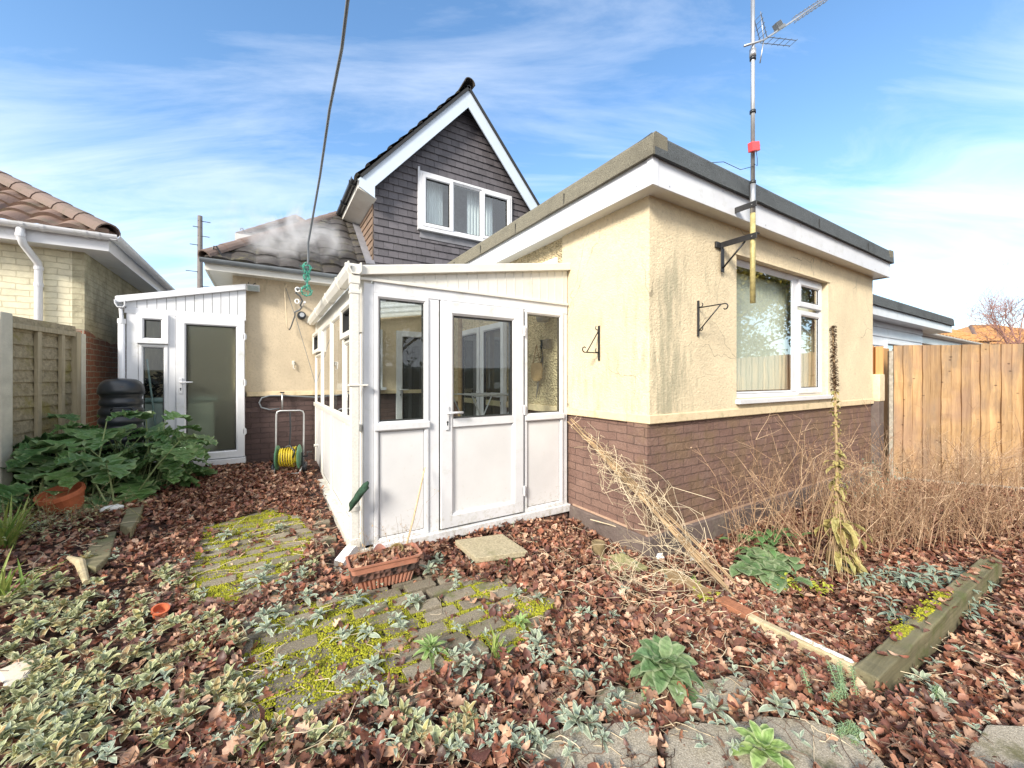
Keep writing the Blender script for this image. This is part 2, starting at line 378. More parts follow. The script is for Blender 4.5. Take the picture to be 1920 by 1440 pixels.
def ex_allcream(t, c, p, br):
    return t.mix(t.step(t.noise(p, 9, 6, .7), .62, .8), c, (.42, .36, .2))
M['brick_allcream'] = brick_mat('cream_painted_brick', (.72, .675, .50), (.69, .64, .47), (.58, .53, .37), extra=ex_allcream, bump=.010, msize=.005)
M['plinth'] = plain('painted_concrete_plinth', (.13, .10, .09), .8, var=.2, scale=5, bump=.01, bscale=20, dirt=(.22, .19, .15), world=True)
M['stripe'] = plain('pink_paint_line', (.42, .28, .2), .8, var=.2, scale=12)
def felt(name, col): 
    t = NT(name); p = t.coord(world=True); c = t.ramp(t.noise(p, 190, 2, .8), [(.38, mul(col, .35)), (.62, mul(col, 1.7))])
    c = t.mix(t.math('MULTIPLY', t.step(t.noise(p, 2.5, 5, .7), .45, .75), .6), c, mul(col, .45)); t.base(c); t.set(Roughness=.9); t.bump(t.noise(p, 120, 3), .01); return t.m
M['felt'] = felt('mineral_roofing_felt', (.085, .095, .10))
M['felt_brown'] = felt('brown_roofing_felt', (.19, .175, .13))  # side edges: lighter and browner than the front felt
def tiles(name, c1, c2, c3, rough=.75):
    t = NT(name); g = t.n('ShaderNodeNewGeometry').outputs['Random Per Island']; p = t.coord(world=True)
    c = t.ramp(g, [(0, c1), (1, c2)]); c = t.mix(t.step(t.noise(p, 5, 6, .7), .5, .75), c, c3); t.base(c); t.set(Roughness=rough); t.bump(t.noise(p, 70, 4), .006); return t.m
M['tile_hang'] = tiles('dark_hanging_tile', (.085, .078, .086), (.125, .115, .127), (.065, .06, .066), .55)
M['tile_red'] = tiles('red_roof_tile', (.21, .135, .10), (.21, .135, .10), (.17, .15, .095))
M['tile_dark'] = tiles('mossy_dark_tile', (.045, .038, .034), (.045, .038, .034), (.15, .135, .07))
M['ridge'] = tiles('ridge_tile', (.20, .145, .12), (.16, .11, .09), (.12, .105, .07))
M['tile_orange'] = tiles('orange_roof_tile', (.52, .27, .10), (.52, .27, .10), (.34, .26, .09))
M['lead'] = plain('lead_flashing', (.20, .20, .22), .5, var=.2)
M['black_iron'] = plain('black_painted_iron', (.018, .018, .02), .45, var=.3, scale=30)
M['black_plastic'] = plain('black_plastic', (.022, .026, .032), .32, var=.2, scale=4, dirt=(.06, .06, .05), dscale=3)
M['alu'] = plain('weathered_aluminium', (.52, .53, .54), .38, .75, var=.1, scale=20)
M['alu_green'] = plain('lichened_aluminium', (.42, .36, .16), .6, .2, var=.35, scale=22)
M['grey_cable'] = plain('grey_cable', (.17, .19, .21), .55)
M['red_plastic'] = plain('red_plastic', (.72, .09, .1), .35, var=.08)
def wood(name, c1, c2, c3=None, axis=2, sc=30, rough=.8, island=False):
    t = NT(name); s_ = [sc, sc, sc]; s_[axis] = sc*.06; v = t.coord(world=True, scale=tuple(s_))
    c = t.ramp(t.noise(v, 1, 5, .6, .8), [(.3, c1), (.7, c2)])
    if island:
        g = t.n('ShaderNodeNewGeometry').outputs['Random Per Island']; c = t.mix(1, c, t.ramp(g, [(0, (.72, .70, .70)), (.5, (1, .97, .93)), (1, (1.25, 1.2, 1.1))]), 'MULTIPLY')
    if c3: c = t.mix(t.step(t.noise(t.coord(world=True), 2.6, 5, .65), .5, .72), c, c3)
    t.base(c); t.set(Roughness=rough); t.bump(t.noise(v, 1, 5, .7), .006); return t
tw = wood('new_fence_wood', (.33, .205, .10), (.50, .335, .175), None, 2, 26, island=True)
pw = tw.coord(world=True, scale=(5, 5, 9)); kn = tw.n('ShaderNodeTexVoronoi'); tw.L(pw, kn.inputs['Vector']); kn.inputs['Scale'].default_value = 1
kc = tw.step(kn.outputs['Distance'], .13, .05); bc = tw.b.inputs['Base Color'].links[0].from_socket
bc = tw.mix(tw.math('MULTIPLY', tw.step(tw.noise(tw.coord(world=True), 1.7, 4), .45, .7), .55), bc, (.27, .17, .13))
spz = tw.n('ShaderNodeSeparateXYZ'); tw.L(tw.coord(world=True), spz.inputs[0]); dmp = tw.math('ADD', tw.math('MULTIPLY', tw.noise(tw.coord(world=True, scale=(7, 7, 1.4)), 1, 5, .7), 1.0), tw.math('MULTIPLY', tw.math('ABSOLUTE', tw.math('SUBTRACT', spz.outputs[2], .95)), .16))
bc = tw.mix(tw.math('MULTIPLY', tw.step(dmp, .50, .78), .7), bc, (.19, .14, .10))
tw.base(tw.mix(tw.math('MULTIPLY', kc, .85), bc, (.07, .035, .02))); M['wood_new'] = tw.m
M['wood_old'] = wood('weathered_lap_board', (.20, .16, .095), (.40, .34, .22), (.24, .2, .06), 0, 22).m
M['wood_batten'] = wood('fence_batten', (.30, .25, .16), (.46, .39, .26), None, 2, 30).m
M['wood_orange'] = wood('orange_fence_wood', (.42, .22, .08), (.55, .31, .12), None, 2, 30).m
M['sleeper'] = wood('mossy_sleeper', (.11, .10, .055), (.25, .22, .13), (.09, .11, .03), 0, 20).m
M['plank'] = wood('brown_plank', (.26, .16, .07), (.42, .30, .16), (.2, .17, .07), 0, 18).m
M['plank_pale'] = wood('pale_plank', (.42, .34, .2), (.62, .52, .34), (.3, .26, .13), 0, 18).m
M['stick'] = wood('cane_wood', (.42, .31, .18), (.6, .47, .3), None, 2, 40).m
M['concrete'] = plain('concrete', (.34, .31, .26), .9, var=.3, scale=18, bump=.006, bscale=90, dirt=(.2, .19, .1), dscale=6, world=True)
M['concrete_pale'] = plain('pale_concrete_post', (.55, .52, .42), .85, var=.12, scale=8, bump=.004, bscale=60, world=True)
M['terracotta'] = plain('terracotta_plastic', (.40, .17, .11), .6, var=.15, scale=12, dirt=(.3, .2, .15), dscale=8)
M['terracotta_red'] = plain('terracotta', (.42, .12, .05), .65, var=.2, scale=8)
M['brick'] = plain('loose_brick', (.36, .15, .08), .85, var=.25, scale=20, bump=.006, bscale=60)
M['white'] = plain('white_plastic', (.8, .8, .78), .5, var=.05, dirt=(.5, .48, .4), dscale=14, dlo=.55, dhi=.8)
M['cane'] = plain('dry_cane', (.36, .25, .14), .7, var=.4, scale=7, world=True)
M['cane_pale'] = plain('pale_bindweed', (.58, .48, .33), .7, var=.3, scale=7, world=True)
M['stalk'] = foliage('dry_stalk', [(.34, .20, .12), (.50, .33, .20), (.66, .48, .31), (.40, .24, .15), (.26, .15, .09)], trans=.1)
M['mullein'] = foliage('dying_mullein', [(.45, .36, .13), (.40, .38, .14), (.30, .2, .08)], edge=(.55, .48, .2), trans=.3)
M['mullein_head'] = foliage('brown_seed_head', [(.10, .06, .035), (.18, .11, .06)], trans=.05)
M['lamb'] = foliage('lambs_ear_leaf', [(.22, .26, .12), (.33, .36, .18), (.28, .32, .19), (.40, .38, .15), (.36, .24, .12), (.20, .25, .14)], edge=(.64, .64, .42), rough=.85, trans=.15, ew=.9)
M['lamb_grey'] = foliage('silver_rosette_leaf', [(.23, .30, .23), (.32, .38, .28), (.28, .33, .22)], edge=(.62, .66, .52), rough=.85, trans=.15, ew=.85)
M['fox'] = foliage('foxglove_leaf', [(.10, .19, .07), (.15, .25, .10), (.20, .29, .13), (.12, .22, .10)], edge=(.32, .38, .22), rough=.65, trans=.3)
M['fox_pale'] = foliage('young_foxglove_leaf', [(.22, .36, .10), (.30, .44, .14)], edge=(.5, .58, .3), trans=.3)
M['acan'] = foliage('acanthus_leaf', [(.06, .14, .045), (.10, .21, .07), (.15, .28, .09), (.08, .17, .06)], edge=(.24, .34, .15), rough=.33, trans=.2, ew=.9)
M['grass'] = foliage('grass_blade', [(.14, .26, .05), (.28, .36, .08), (.38, .40, .13)], trans=.3)
M['lime'] = foliage('lime_leaf', [(.42, .48, .05), (.55, .56, .09)], trans=.3)
M['bud'] = foliage('buddleia_leaf', [(.20, .29, .22), (.32, .40, .31), (.16, .24, .16)], edge=(.45, .52, .42), trans=.2)
M['spurge'] = foliage('spurge_leaf', [(.20, .33, .17), (.28, .42, .24), (.34, .42, .2)], trans=.2)
M['moss'] = foliage('moss', [(.21, .22, .012), (.34, .35, .018), (.45, .44, .025), (.26, .26, .02), (.15, .14, .025)], rough=.95, trans=.1)
M['litter'] = foliage('fallen_oak_leaf', [(0.36, 0.165, 0.103), (0.085, 0.034, 0.026), (0.636, 0.407, 0.275), (0.117, 0.044, 0.031), (0.212, 0.078, 0.052), (0.36, 0.136, 0.077), (0.148, 0.058, 0.041), (0.488, 0.242, 0.138), (0.276, 0.116, 0.082), (0.127, 0.049, 0.034), (0.074, 0.031, 0.024), (0.551, 0.33, 0.206), (0.053, 0.027, 0.021), (0.424, 0.233, 0.146), (0.7, 0.485, 0.344)], rough=.5, trans=.12)
t = NT('leaf_mould_soil'); p = t.coord(world=True); vo = t.n('ShaderNodeTexVoronoi'); vo.inputs['Scale'].default_value = 26; t.L(p, vo.inputs['Vector'])
sp = t.n('ShaderNodeSeparateXYZ'); t.L(vo.outputs['Color'], sp.inputs[0])
c = t.ramp(sp.outputs[0], [(0, (.03, .018, .014)), (.5, (.07, .035, .026)), (1, (.15, .07, .05))]); t.base(c); t.set(Roughness=.9); t.bump(vo.outputs['Distance'], .03); M['soil'] = t.m
t = NT('paver'); p = t.coord(world=True); g = t.n('ShaderNodeNewGeometry').outputs['Random Per Island']
c = t.ramp(t.noise(p, 130, 3, .8), [(.3, (.13, .115, .085)), (.55, (.27, .24, .185)), (.75, (.5, .46, .38))])
c = t.mix(.8, c, t.ramp(g, [(0, (.7, .66, .6)), (1, (1.2, 1.15, 1.1))]), 'MULTIPLY'); c = t.mix(t.step(t.noise(p, 5, 5, .7), .5, .7), c, (.13, .14, .05))
c = t.mix(t.step(t.noise(p, 13, 3, .5), .72, .76), c, (.6, .57, .5)); t.base(c); t.set(Roughness=.95); t.bump(t.noise(p, 140, 3, .8), .006); M['paver'] = t.m
t = NT('stone_slab'); p = t.coord(world=True)
c = t.ramp(t.noise(p, 150, 3, .8), [(.3, (.20, .17, .13)), (.5, (.36, .32, .25)), (.72, (.6, .54, .44))]); c = t.mix(t.step(t.noise(p, 4, 5, .7), .52, .68), c, (.15, .14, .07)); t.base(c); t.set(Roughness=.95); t.bump(t.noise(p, 120, 3, .8), .006); M['slab'] = t.m
# ------------------------------------------------------------ window / door pieces shared by the buildings
def pane(fr, parent, u0, u1, v0, v1, n, mat, name='pane', t=.006):
    mb = MB(); fr.box(mb, u0, u1, v0, v1, n-t, n); o = mb.build(name, mat, parent); return o
def light(fr, parent, u0, u1, v0, v1, w=.05, d=.02, n0=-.03, glass='glass', m='upvc', name='window_frame', gl='pane', gw=.012):
    """one glazed frame: mitred uPVC ring, black gasket, glass"""
    mb = MB(); fr.ring(mb, u0, u1, v0, v1, frame_prof(w, d, n0)); mb.cm = 1
    fr.ring(mb, u0+w, u1-w, v0+w, v1-w, [(0, d-.018), (gw, d-.022), (gw, n0)])
    f = mb.build(name, [M[m], M['gasket']], parent)
    pane(fr, f, u0+w+.004, u1-w-.004, v0+w+.004, v1-w-.004, -.004, M[glass], gl); return f
def solid(fr, parent, u0, u1, v0, v1, w=.04, d=.02, m='upvc', pm='panel'):
    mb = MB(); fr.ring(mb, u0, u1, v0, v1, frame_prof(w, d, -.03)); mb.cm = 2
    fr.ring(mb, u0+w, u1-w, v0+w, v1-w, [(0, d-.016), (.008, d-.02), (.008, -.012)])
    mb.cm = 1; fr.box(mb, u0+w+.002, u1-w-.002, v0+w+.002, v1-w-.002, -.02, -.006)
    return mb.build('panel', [M[m], M[pm], M['gasket']], parent)
def rect_part(fr, parent, name, u0, u1, v0, v1, n0, n1, mat, bev=.003):
    mb = MB(); fr.box(mb, u0, u1, v0, v1, n0, n1); return mb.build(name, mat, parent, bev=bev)
def lever(fr, parent, u, v, sgn=1, n=.02):
    mb = MB(); fr.box(mb, u-.018, u+.018, v-.13, v+.09, n, n+.014)
    h = mb.build('handle_plate', M['upvc'], parent, bev=.006)
    mb = MB(); mb.tube([fr.P(u, v+.03, n+.01), fr.P(u, v+.03, n+.05), fr.P(u+.03*sgn, v+.03, n+.056), fr.P(u+.135*sgn, v+.03, n+.056)], .011, 10); mb.build('lever', M['upvc'], h, smooth=True)
    mb = MB(); fr.box(mb, u-.005, u+.005, v-.085, v-.06, n+.014, n+.0155); mb.tube([fr.P(u, v-.055, n+.008), fr.P(u, v-.055, n+.018)], .009, 12); mb.build('keyhole', M['black_plastic'], h)
def hinge(fr, parent, u, v, n=.02, L=.1):
    mb = MB(); mb.tube([fr.P(u, v-L/2, n+.008), fr.P(u, v-.012, n+.008)], .010, 8); mb.tube([fr.P(u, v-.009, n+.008), fr.P(u, v+L/2, n+.008)], .0115, 8)
    fr.box(mb, u-.02, u+.02, v-L*.35, v+L*.35, n, n+.005); mb.build('hinge', M['upvc'], parent)
def tiled(O, U, V, w, L, tw, course, wave, step, clips=(), nx=6, roll=2.0, jitter=0):
    """rows of roof tiles as relief: U along the eave, V up the slope"""
    O, U, V = Vector(O), Vector(U).normalized(), Vector(V).normalized(); N = U.cross(V).normalized()
    if N.z < 0: N = -N
    mb = MB(); nc = int(w/tw*nx)+1; rows = int(L/course)+1
    for j in range(rows):
        off = (j % 2)*.0
        a, b = [], []
        for i in range(nc+1):
            u = i*tw/nx; ph = (u/tw+off) % 1.0
            h = wave*(max(0, math.sin(math.pi*ph*1))**roll) if wave else (.0 if ph > .04 else -.008)
            jj = jitter*noise.noise(Vector((int(u/tw+off)*3.1, j*1.7, 0)))
            a.append(O+U*u+V*(j*course-.02)+N*(step+h+jj)); b.append(O+U*u+V*((j+1)*course)+N*(h*.95+.002+jj))
        dn = [p-N*(step+.012) for p in a]
        k = nc+1; mb.add(dn+a+b, [(i, i+1, k+i+1, k+i) for i in range(nc)]+[(k+i, k+i+1, 2*k+i+1, 2*k+i) for i in range(nc)])
    me = bpy.data.meshes.new('t'); me.from_pydata(mb.v, [], mb.f); bm = bmesh.new(); bm.from_mesh(me)
    for co_, no in clips:
        g = bm.verts[:]+bm.edges[:]+bm.faces[:]; bmesh.ops.bisect_plane(bm, geom=g, plane_co=co_, plane_no=no, clear_outer=True)
    bm.verts.ensure_lookup_table(); out = MB(); out.add([v.co[:] for v in bm.verts], [[v.index for v in f.verts] for f in bm.faces]); bm.verts.index_update()
    out = MB(); out.add([v.co[:] for v in bm.verts], [[v.index for v in f.verts] for f in bm.faces]); bm.free(); bpy.data.meshes.remove(me); return out
def ridge_caps(mb, a, b, r=.11, seg=.42):
    a, b = Vector(a), Vector(b); L = (b-a).length; d = (b-a).normalized(); n = int(L/seg); side = d.cross(Vector((0, 0, 1))).normalized(); up = side.cross(d)
    for i in range(n+1):
        p0 = a+d*(i*seg); p1 = a+d*min(L, (i+1)*seg+.03); V = []
        for p, k in ((p0, 1.06), (p1, .96)):
            for q in range(9):
                w = math.pi*q/8; V.append(p+side*math.cos(w)*r*k+up*(math.sin(w)*r*k-.05))
            for q in range(8, -1, -1):
                w = math.pi*q/8; V.append(p+side*math.cos(w)*(r-.015)*k+up*(math.sin(w)*(r-.015)*k-.05))
        mb.add(V, [(q, (q+1) % 18, 18+(q+1) % 18, 18+q) for q in range(18)]+[tuple(range(17, -1, -1)), tuple(range(18, 36))])
def gutter(mb, a, b, r=.058, sq=False, out=(0, -1, 0)):
    a, b = Vector(a), Vector(b); out = Vector(out)
    if sq: pr = [(-.0, .04), (-.0, -.03), (.02, -.055), (.075, -.055), (.1, -.01), (.105, .04), (.095, .04), (.09, -.005), (.07, -.045), (.022, -.045), (.01, -.02), (.01, .04)]
    else:
        pr = [(r+r*math.cos(math.pi+q*math.pi/10), r*math.sin(math.pi+q*math.pi/10)) for q in range(11)]
        pr += [(r+(r-.006)*math.cos(2*math.pi-q*math.pi/10), (r-.006)*math.sin(2*math.pi-q*math.pi/10)) for q in range(11)]
    n = len(pr); V = [p+out*x+Vector((0, 0, z)) for p in (a, b) for x, z in pr]
    mb.add(V, [(q, (q+1) % n, n+(q+1) % n, n+q) for q in range(n)]+[tuple(range(n-1, -1, -1)), tuple(range(n, 2*n))])

# ------------------------------------------------------------ ground
xs = np.concatenate([[-300, -120, -50, -20, -12, -8], np.arange(-6, 12.01, .1), [14, 20, 50, 120, 300]])
ys = np.concatenate([[-300, -120, -50, -20, -8, -3], np.arange(-1, 11.01, .1), [14, 20, 50, 120, 300]])
gx, gy = np.meshgrid(xs, ys); gzv = gz_arr(gx, gy)-.03
for i in range(gzv.shape[0]):
    for j in range(gzv.shape[1]):
        if -6 < gx[i, j] < 12 and -1 < gy[i, j] < 11: gzv[i, j] += .022*noise.noise(Vector((gx[i, j]*2.1, gy[i, j]*2.1, 3)))
nx_, ny_ = len(xs), len(ys); mb = MB()
mb.add(list(zip(gx.ravel().tolist(), gy.ravel().tolist(), gzv.ravel().tolist())), [(j*nx_+i, j*nx_+i+1, (j+1)*nx_+i+1, (j+1)*nx_+i) for j in range(ny_-1) for i in range(nx_-1)])
g = mb.build('ground', M['soil'], smooth=True); g['kind'] = 'structure'

# ------------------------------------------------------------ flat-roofed extension
AX, AY, ARX = 2.85, 2.30, 8.20
ext = thing('flat_roof_extension', 'cream rendered flat roofed extension above a brown painted brick base', 'building', (AX, AY, -.15))
W, zb, zt = .25, 1.10, 3.12
wx0, wx1, wz0, wz1 = onY(1381, 480, AY).x, onY(1553, 740, AY).x, 1.26, 2.80
ff, fs = FRONT(AY), SIDE(AX)
mb = MB()   # upper wall with the window opening, and the left wall
ff.box(mb, AX, wx0, zb+.06, zt, -W, 0); ff.box(mb, wx1, ARX, zb+.06, zt, -W, 0)
ff.box(mb, wx0, wx1, wz1, zt, -W, 0); ff.box(mb, wx0, wx1, zb+.06, wz0, -W, 0)
mb.box(AX, AX+W, AY+W, 3.50, zb+.06, zt)
mb.box(ARX-W, ARX, AY+W, 7.2, zb+.06, zt)
mb.build('wall', M['render'], ext)
mb = MB(); mb.box(AX+.018, AX+W, 3.50, 7.2, zb+.06, zt); mb.build('pebbledash_wall', M['pebble'], ext)
mb = MB()
ff.box(mb, AX, ARX, -.4, zb, -W, -.022); mb.box(AX+.022, AX+W, AY+W, 7.2, -.4, zb); mb.box(AX+.022, AX+W, AY+.02, AY+W, -.4, zb); mb.box(ARX-W, ARX-.02, AY+W, 7.2, -.4, zb)
mb.build('brick_base', M['brick_brown'], ext)
mb = MB(); ff.box(mb, AX-.012, ARX+.012, zb-.02, zb+.06, -W, .012); mb.box(AX-.012, AX+W, AY+W, 7.2, zb-.02, zb+.06); mb.build('band', M['band'], ext, bev=.008)
mb = MB(); ff.box(mb, AX-.02, ARX+.02, -.5, .085, -.2, .02); mb.box(AX-.02, AX+.2, AY+.2, 3.36, -.5, .085); mb.build('concrete_plinth', M['plinth'], ext, bev=.01)
mb = MB(); ff.box(mb, AX-.002, ARX+.01, .085, .105, -.04, -.016); mb.box(AX+.016, AX+.05, AY+.04, 3.34, .085, .105); mb.build('paint_line', M['stripe'], ext)
# roof edge: soffit, fascia, felt
ox, oy, oX = AX-.15, AY-.15, ARX+.15
mb = MB(); mb.box(ox, oX, oy, 7.0, 3.09, 3.115)
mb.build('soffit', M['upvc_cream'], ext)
def band_box(x0, y0, x1, z0, z1, th, yb=7.0):
    mb = MB(); mb.box(x0, x1, y0, y0+th, z0, z1); mb.box(x0, x0+th, y0+th, yb, z0, z1); mb.box(x1-th, x1, y0+th, yb, z0, z1); return mb
band_box(ox-.015, oy-.015, oX+.015, 3.075, 3.31, .02).build('fascia', M['upvc'], ext, bev=.003)
mb = MB(); mb.box(ox-.022, ox-.012, oy-.022, oy+.035, 3.072, 3.312); mb.box(ox-.012, ox+.05, oy-.022, oy-.014, 3.072, 3.312); mb.build('corner_trim', M['upvc'], ext, bev=.001)
mb = MB(); 
def felt_strip(a, b, outd, z0=3.30, z1=3.49):
    a, b, outd = Vector(a), Vector(b), Vector(outd); n = 14; V = []
    for i in range(n+1):
        p = a.lerp(b, i/n); j = .006*noise.noise(Vector((i*.9, a.x, a.y)))
        for dx, z in ((0, z0), (.035+j, z0-.004), (.03+j, z0+.06), (.02, z1-.03), (.0, z1), (-.15, z1-.01), (-.15, z0)): V.append(p+outd*dx+Vector((0, 0, z+j*.6)))
    mb.add(V, [(i*7+k, i*7+(k+1) % 7, (i+1)*7+(k+1) % 7, (i+1)*7+k) for i in range(n) for k in range(7)]+[tuple(range(6, -1, -1)), tuple(n*7+k for k in range(7))])
felt_strip((ox-.03, oy-.02, 0), (oX+.03, oy-.02, 0), (0, -1, 0)); mb.build('felt_edge', M['felt'], ext)
mb = MB(); felt_strip((ox-.02, oy-.05, 0), (ox-.02, 7.0, 0), (-1, 0, 0)); mb.build('felt_edge', M['felt_brown'], ext); mb = MB(); felt_strip((oX+.02, oy-.05, 0), (oX+.02, 7.0, 0), (1, 0, 0)); mb.build('felt_edge', M['felt_brown'], ext)
mb = MB(); mb.box(ox, oX, oy, 7.0, 3.32, 3.46); mb.build('roof', M['felt'], ext)
for sy_ in (3.35, 4.5, 5.6): pass
for k in range(4): mb = MB(); mb.box(ox-.0575, ox-.05, 3.22+k*.95, 3.226+k*.95, 3.305, 3.42); mb.build('felt_seam', M['gasket'], ext)
for k in range(3): mb = MB(); mb.box(4.1+k*1.6, 4.105+k*1.6, oy-.0575, oy-.05, 3.305, 3.42); mb.build('felt_seam', M['gasket'], ext)
for k in range(7):
    mb = MB(); mb.tube([(ox-.019, 2.3+k*.6, 3.12), (ox-.014, 2.3+k*.6, 3.12)], .006, 8); mb.build('fascia_nail', M['alu'], ext)
    mb = MB(); mb.tube([(2.9+k*.8, oy-.019, 3.11+.16*(k % 2)), (2.9+k*.8, oy-.014, 3.11+.16*(k % 2))], .006, 8); mb.build('fascia_nail', M['alu'], ext)
# window in the extension
fw = FRONT(AY+.075); mx0, mx1, tz = onY(1497, 500, AY).x, onY(1510, 500, AY).x, 2.395
win = MB(); fw.ring(win, wx0, wx1, wz0, wz1, frame_prof(.055, .0, -.05)); fw.box(win, mx0+.03, mx1-.02, wz0+.055, wz1-.055, -.05, -.003)
win = win.build('window', M['upvc'], ext, bev=.003)
light(fw, win, wx0+.055, mx0+.03, wz0+.055, wz1-.055, .02, .0, -.05, 'glass_strong', name='fixed_light')
light(fw, win, mx1-.03, wx1-.045, tz+.02, wz1-.045, .07, .02, -.03, 'glass_strong', name='top_light')
light(fw, win, mx1-.03, wx1-.045, wz0+.03, tz-.03, .07, .02, -.03, 'glass_strong', name='side_light')
rect_part(FRONT(AY), win, 'sill', wx0-.02, wx1+.09, wz0-.05, wz0-.002, -.07, .05, M['upvc'], .004)
rect_part(FRONT(AY), ext, 'window_head', wx0-.03, wx1+.04, wz1-.004, wz1+.012, -.05, .012, M['render'], .002)
mb = MB(); b0 = AY+.23; nb = 26
for k in range(nb):
    x = wx0+.05+k*(wx1-wx0-.1)/nb; mb.obox((x+.04, b0, (wz0+wz1)/2), (.086, .003, wz1-wz0-.16), Matrix.Rotation(R(-24), 3, 'Z'))
t = NT('vertical_blind_fabric'); t.base((.80, .79, .68)); t.set(Roughness=.8); M['blind'] = t.m
mb.build('vertical_blinds', M['blind'], win)
mb = MB(); mb.box(AX+W, ARX-W, 2.56, 5.5, 1.0, 1.02); mb.box(AX+W, ARX-W, 5.5, 5.52, 1, 3.1); mb.build('interior', plain('interior_wall', (.4, .38, .33), .9), ext)

# ------------------------------------------------------------ porch (white uPVC lean-to)
PX, PY, PB = .68, 3.40, 7.14
porch = thing('porch', 'white plastic glazed lean-to porch with a half glazed door and sloping roof', 'porch', (PX, PY, 0))
pf, ps = FRONT(PY), SIDE(PX); RT = 2.19; zm = 1.075
X = lambda px: XY(px, PY)
mb = MB()
pf.box(mb, PX, X(712)-.055+.008, .10, 2.27, -.07, 0)                          # corner post
pf.box(mb, X(712)-.047, AX-.012, 2.197, 2.30, -.07, .004)                        # head
pf.box(mb, X(803)+.005, X(825)-.006, .10, 2.197, -.07, -.001)                     # mullions
pf.box(mb, X(980)+.004, X(990)-.05, .10, 2.197, -.07, -.001); pf.box(mb, X(1049)+.045, AX-.012, .1, 2.197, -.07, -.001)
mb.build('frame', M['upvc'], porch, bev=.003)
mb = MB(); pf.box(mb, PX-.0, AX-.0, .02, .10, -.09, .05); mb.v = mb.v; mb.build('sill', M['upvc'], porch, bev=.008)
mb = MB(); pf.box(mb, PX+.02, AX-.02, -.2, .02, -.12, .015); mb.box(PX-.01, PX+.1, PY+.02, PB, -.2, .04); mb.build('brick_footing', M['brick_brown'], porch)
light(pf, porch, X(712)-.045, X(802)+.006, zm-.0, 2.195, .042, .012)
solid(pf, porch, X(712)-.045, X(802)+.006, .10, zm-.002, .042, .012)
mb = MB(); pf.box(mb, X(712)-.05, X(802)+.012, zm-.03, zm+.028, .01, .03); mb.build('mid_rail', M['upvc'], porch, bev=.005)
light(pf, porch, X(990)-.045, X(1049)+.045, zm, 2.195, .042, .012); solid(pf, porch, X(990)-.045, X(1049)+.045, .10, zm-.002, .042, .012)
mb = MB(); pf.box(mb, X(990)-.05, X(1049)+.05, zm-.03, zm+.028, .01, .03); mb.build('mid_rail', M['upvc'], porch, bev=.005)
# the door
d0, d1, dz0, dz1 = X(825), X(979), .115, 2.19
mb = MB(); pf.ring(mb, d0, d1, dz0, dz1, [(0, -.05), (0, .026), (.006, .03), (.105, .03), (.125, .012), (.125, -.05)])
pf.box(mb, d0+.12, d1-.12, zm-.04, zm+.035, -.05, .024)
door = mb.build('door', M['upvc'], porch)
mb = MB(); pf.ring(mb, d0+.124, d1-.124, zm+.035, dz1-.124, [(0, .012), (.012, .006), (.012, -.05)]); mb.build('gasket', M['gasket'], door)
pane(pf, door, d0+.125, d1-.125, zm+.03, dz1-.125, -.004, M['glass'])
mb = MB(); pf.box(mb, d0+.124, d1-.124, dz0+.12, zm-.04, -.02, .0); mb.build('lower_panel', M['panel'], door)
mb = MB(); pf.ring(mb, d0+.002-.012, d1+.012, dz0-.012, dz1+.012, [(0, -.001), (0, .003), (.012, .003), (.012, -.05)]); mb.build('door_seal', M['gasket'], door)
lever(pf, door, d0+.055, 1.14, 1, .03)
for v in (.33, 1.16, 1.97): hinge(pf, door, d1+.008, v, .025)
# verge, tongue and groove triangle
zl, zr = 2.40, 2.735
mb = MB(); mb.add([pf.P(PX-.0, 2.30, 0), pf.P(AX-.012, 2.30, 0), pf.P(AX-.012, zr-.05, 0), pf.P(PX, zl-.05, 0), pf.P(PX-.0, 2.30, -.03), pf.P(AX-.012, 2.30, -.03), pf.P(AX-.012, zr-.05, -.03), pf.P(PX, zl-.05, -.03)], [(0,1,2,3),(7,6,5,4),(0,4,5,1),(1,5,6,2),(2,6,7,3),(3,7,4,0)])
mb.cm = 1; x = PX+.09
while x < AX-.06:
    zz = zl-.055+(zr-zl)*(x-PX)/(AX-PX); pf.box(mb, x, x+.004, 2.315, zz, .0, .0015); pf.box(mb, x+.008, x+.016, 2.315, zz, .0, .004); x += .105
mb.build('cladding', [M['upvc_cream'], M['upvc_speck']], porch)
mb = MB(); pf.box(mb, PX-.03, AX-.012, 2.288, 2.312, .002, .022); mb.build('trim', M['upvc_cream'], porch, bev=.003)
mb = MB(); V = []
for x, z in ((PX-.10, zl-.035), (AX-.0, zr)):
    V += [(x, PY-.05, z-.055), (x, PY-.05, z+.02), (x, PY+.0, z+.035), (x, PY+.03, z+.035), (x, PY+.03, z-.055)]
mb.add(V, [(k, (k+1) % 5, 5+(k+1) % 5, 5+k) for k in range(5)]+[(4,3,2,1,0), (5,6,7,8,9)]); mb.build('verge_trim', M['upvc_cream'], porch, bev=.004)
mb = MB(); zroof = lambda x: zl+(zr-zl)*(x-PX)/(AX-PX)
for k in range(6):
    y0 = PY+.03+k*(PB-PY-.03)/6; y1 = PY+.03+(k+1)*(PB-PY-.03)/6
    mb.add([(PX-.12, y0, zroof(PX-.12)-.01), (AX-.0, y0, zr-.01), (AX, y1-.01, zr-.01), (PX-.12, y1-.01, zroof(PX-.12)-.01), (PX-.12, y0, zroof(PX-.12)+.01), (AX, y0, zr+.01), (AX, y1-.01, zr+.01), (PX-.12, y1-.01, zroof(PX-.12)+.01)], [(3,2,1,0),(4,5,6,7),(0,1,5,4),(1,2,6,5),(2,3,7,6),(3,0,4,7)])
roof = mb.build('roof', M['poly'], porch)
mb = MB()
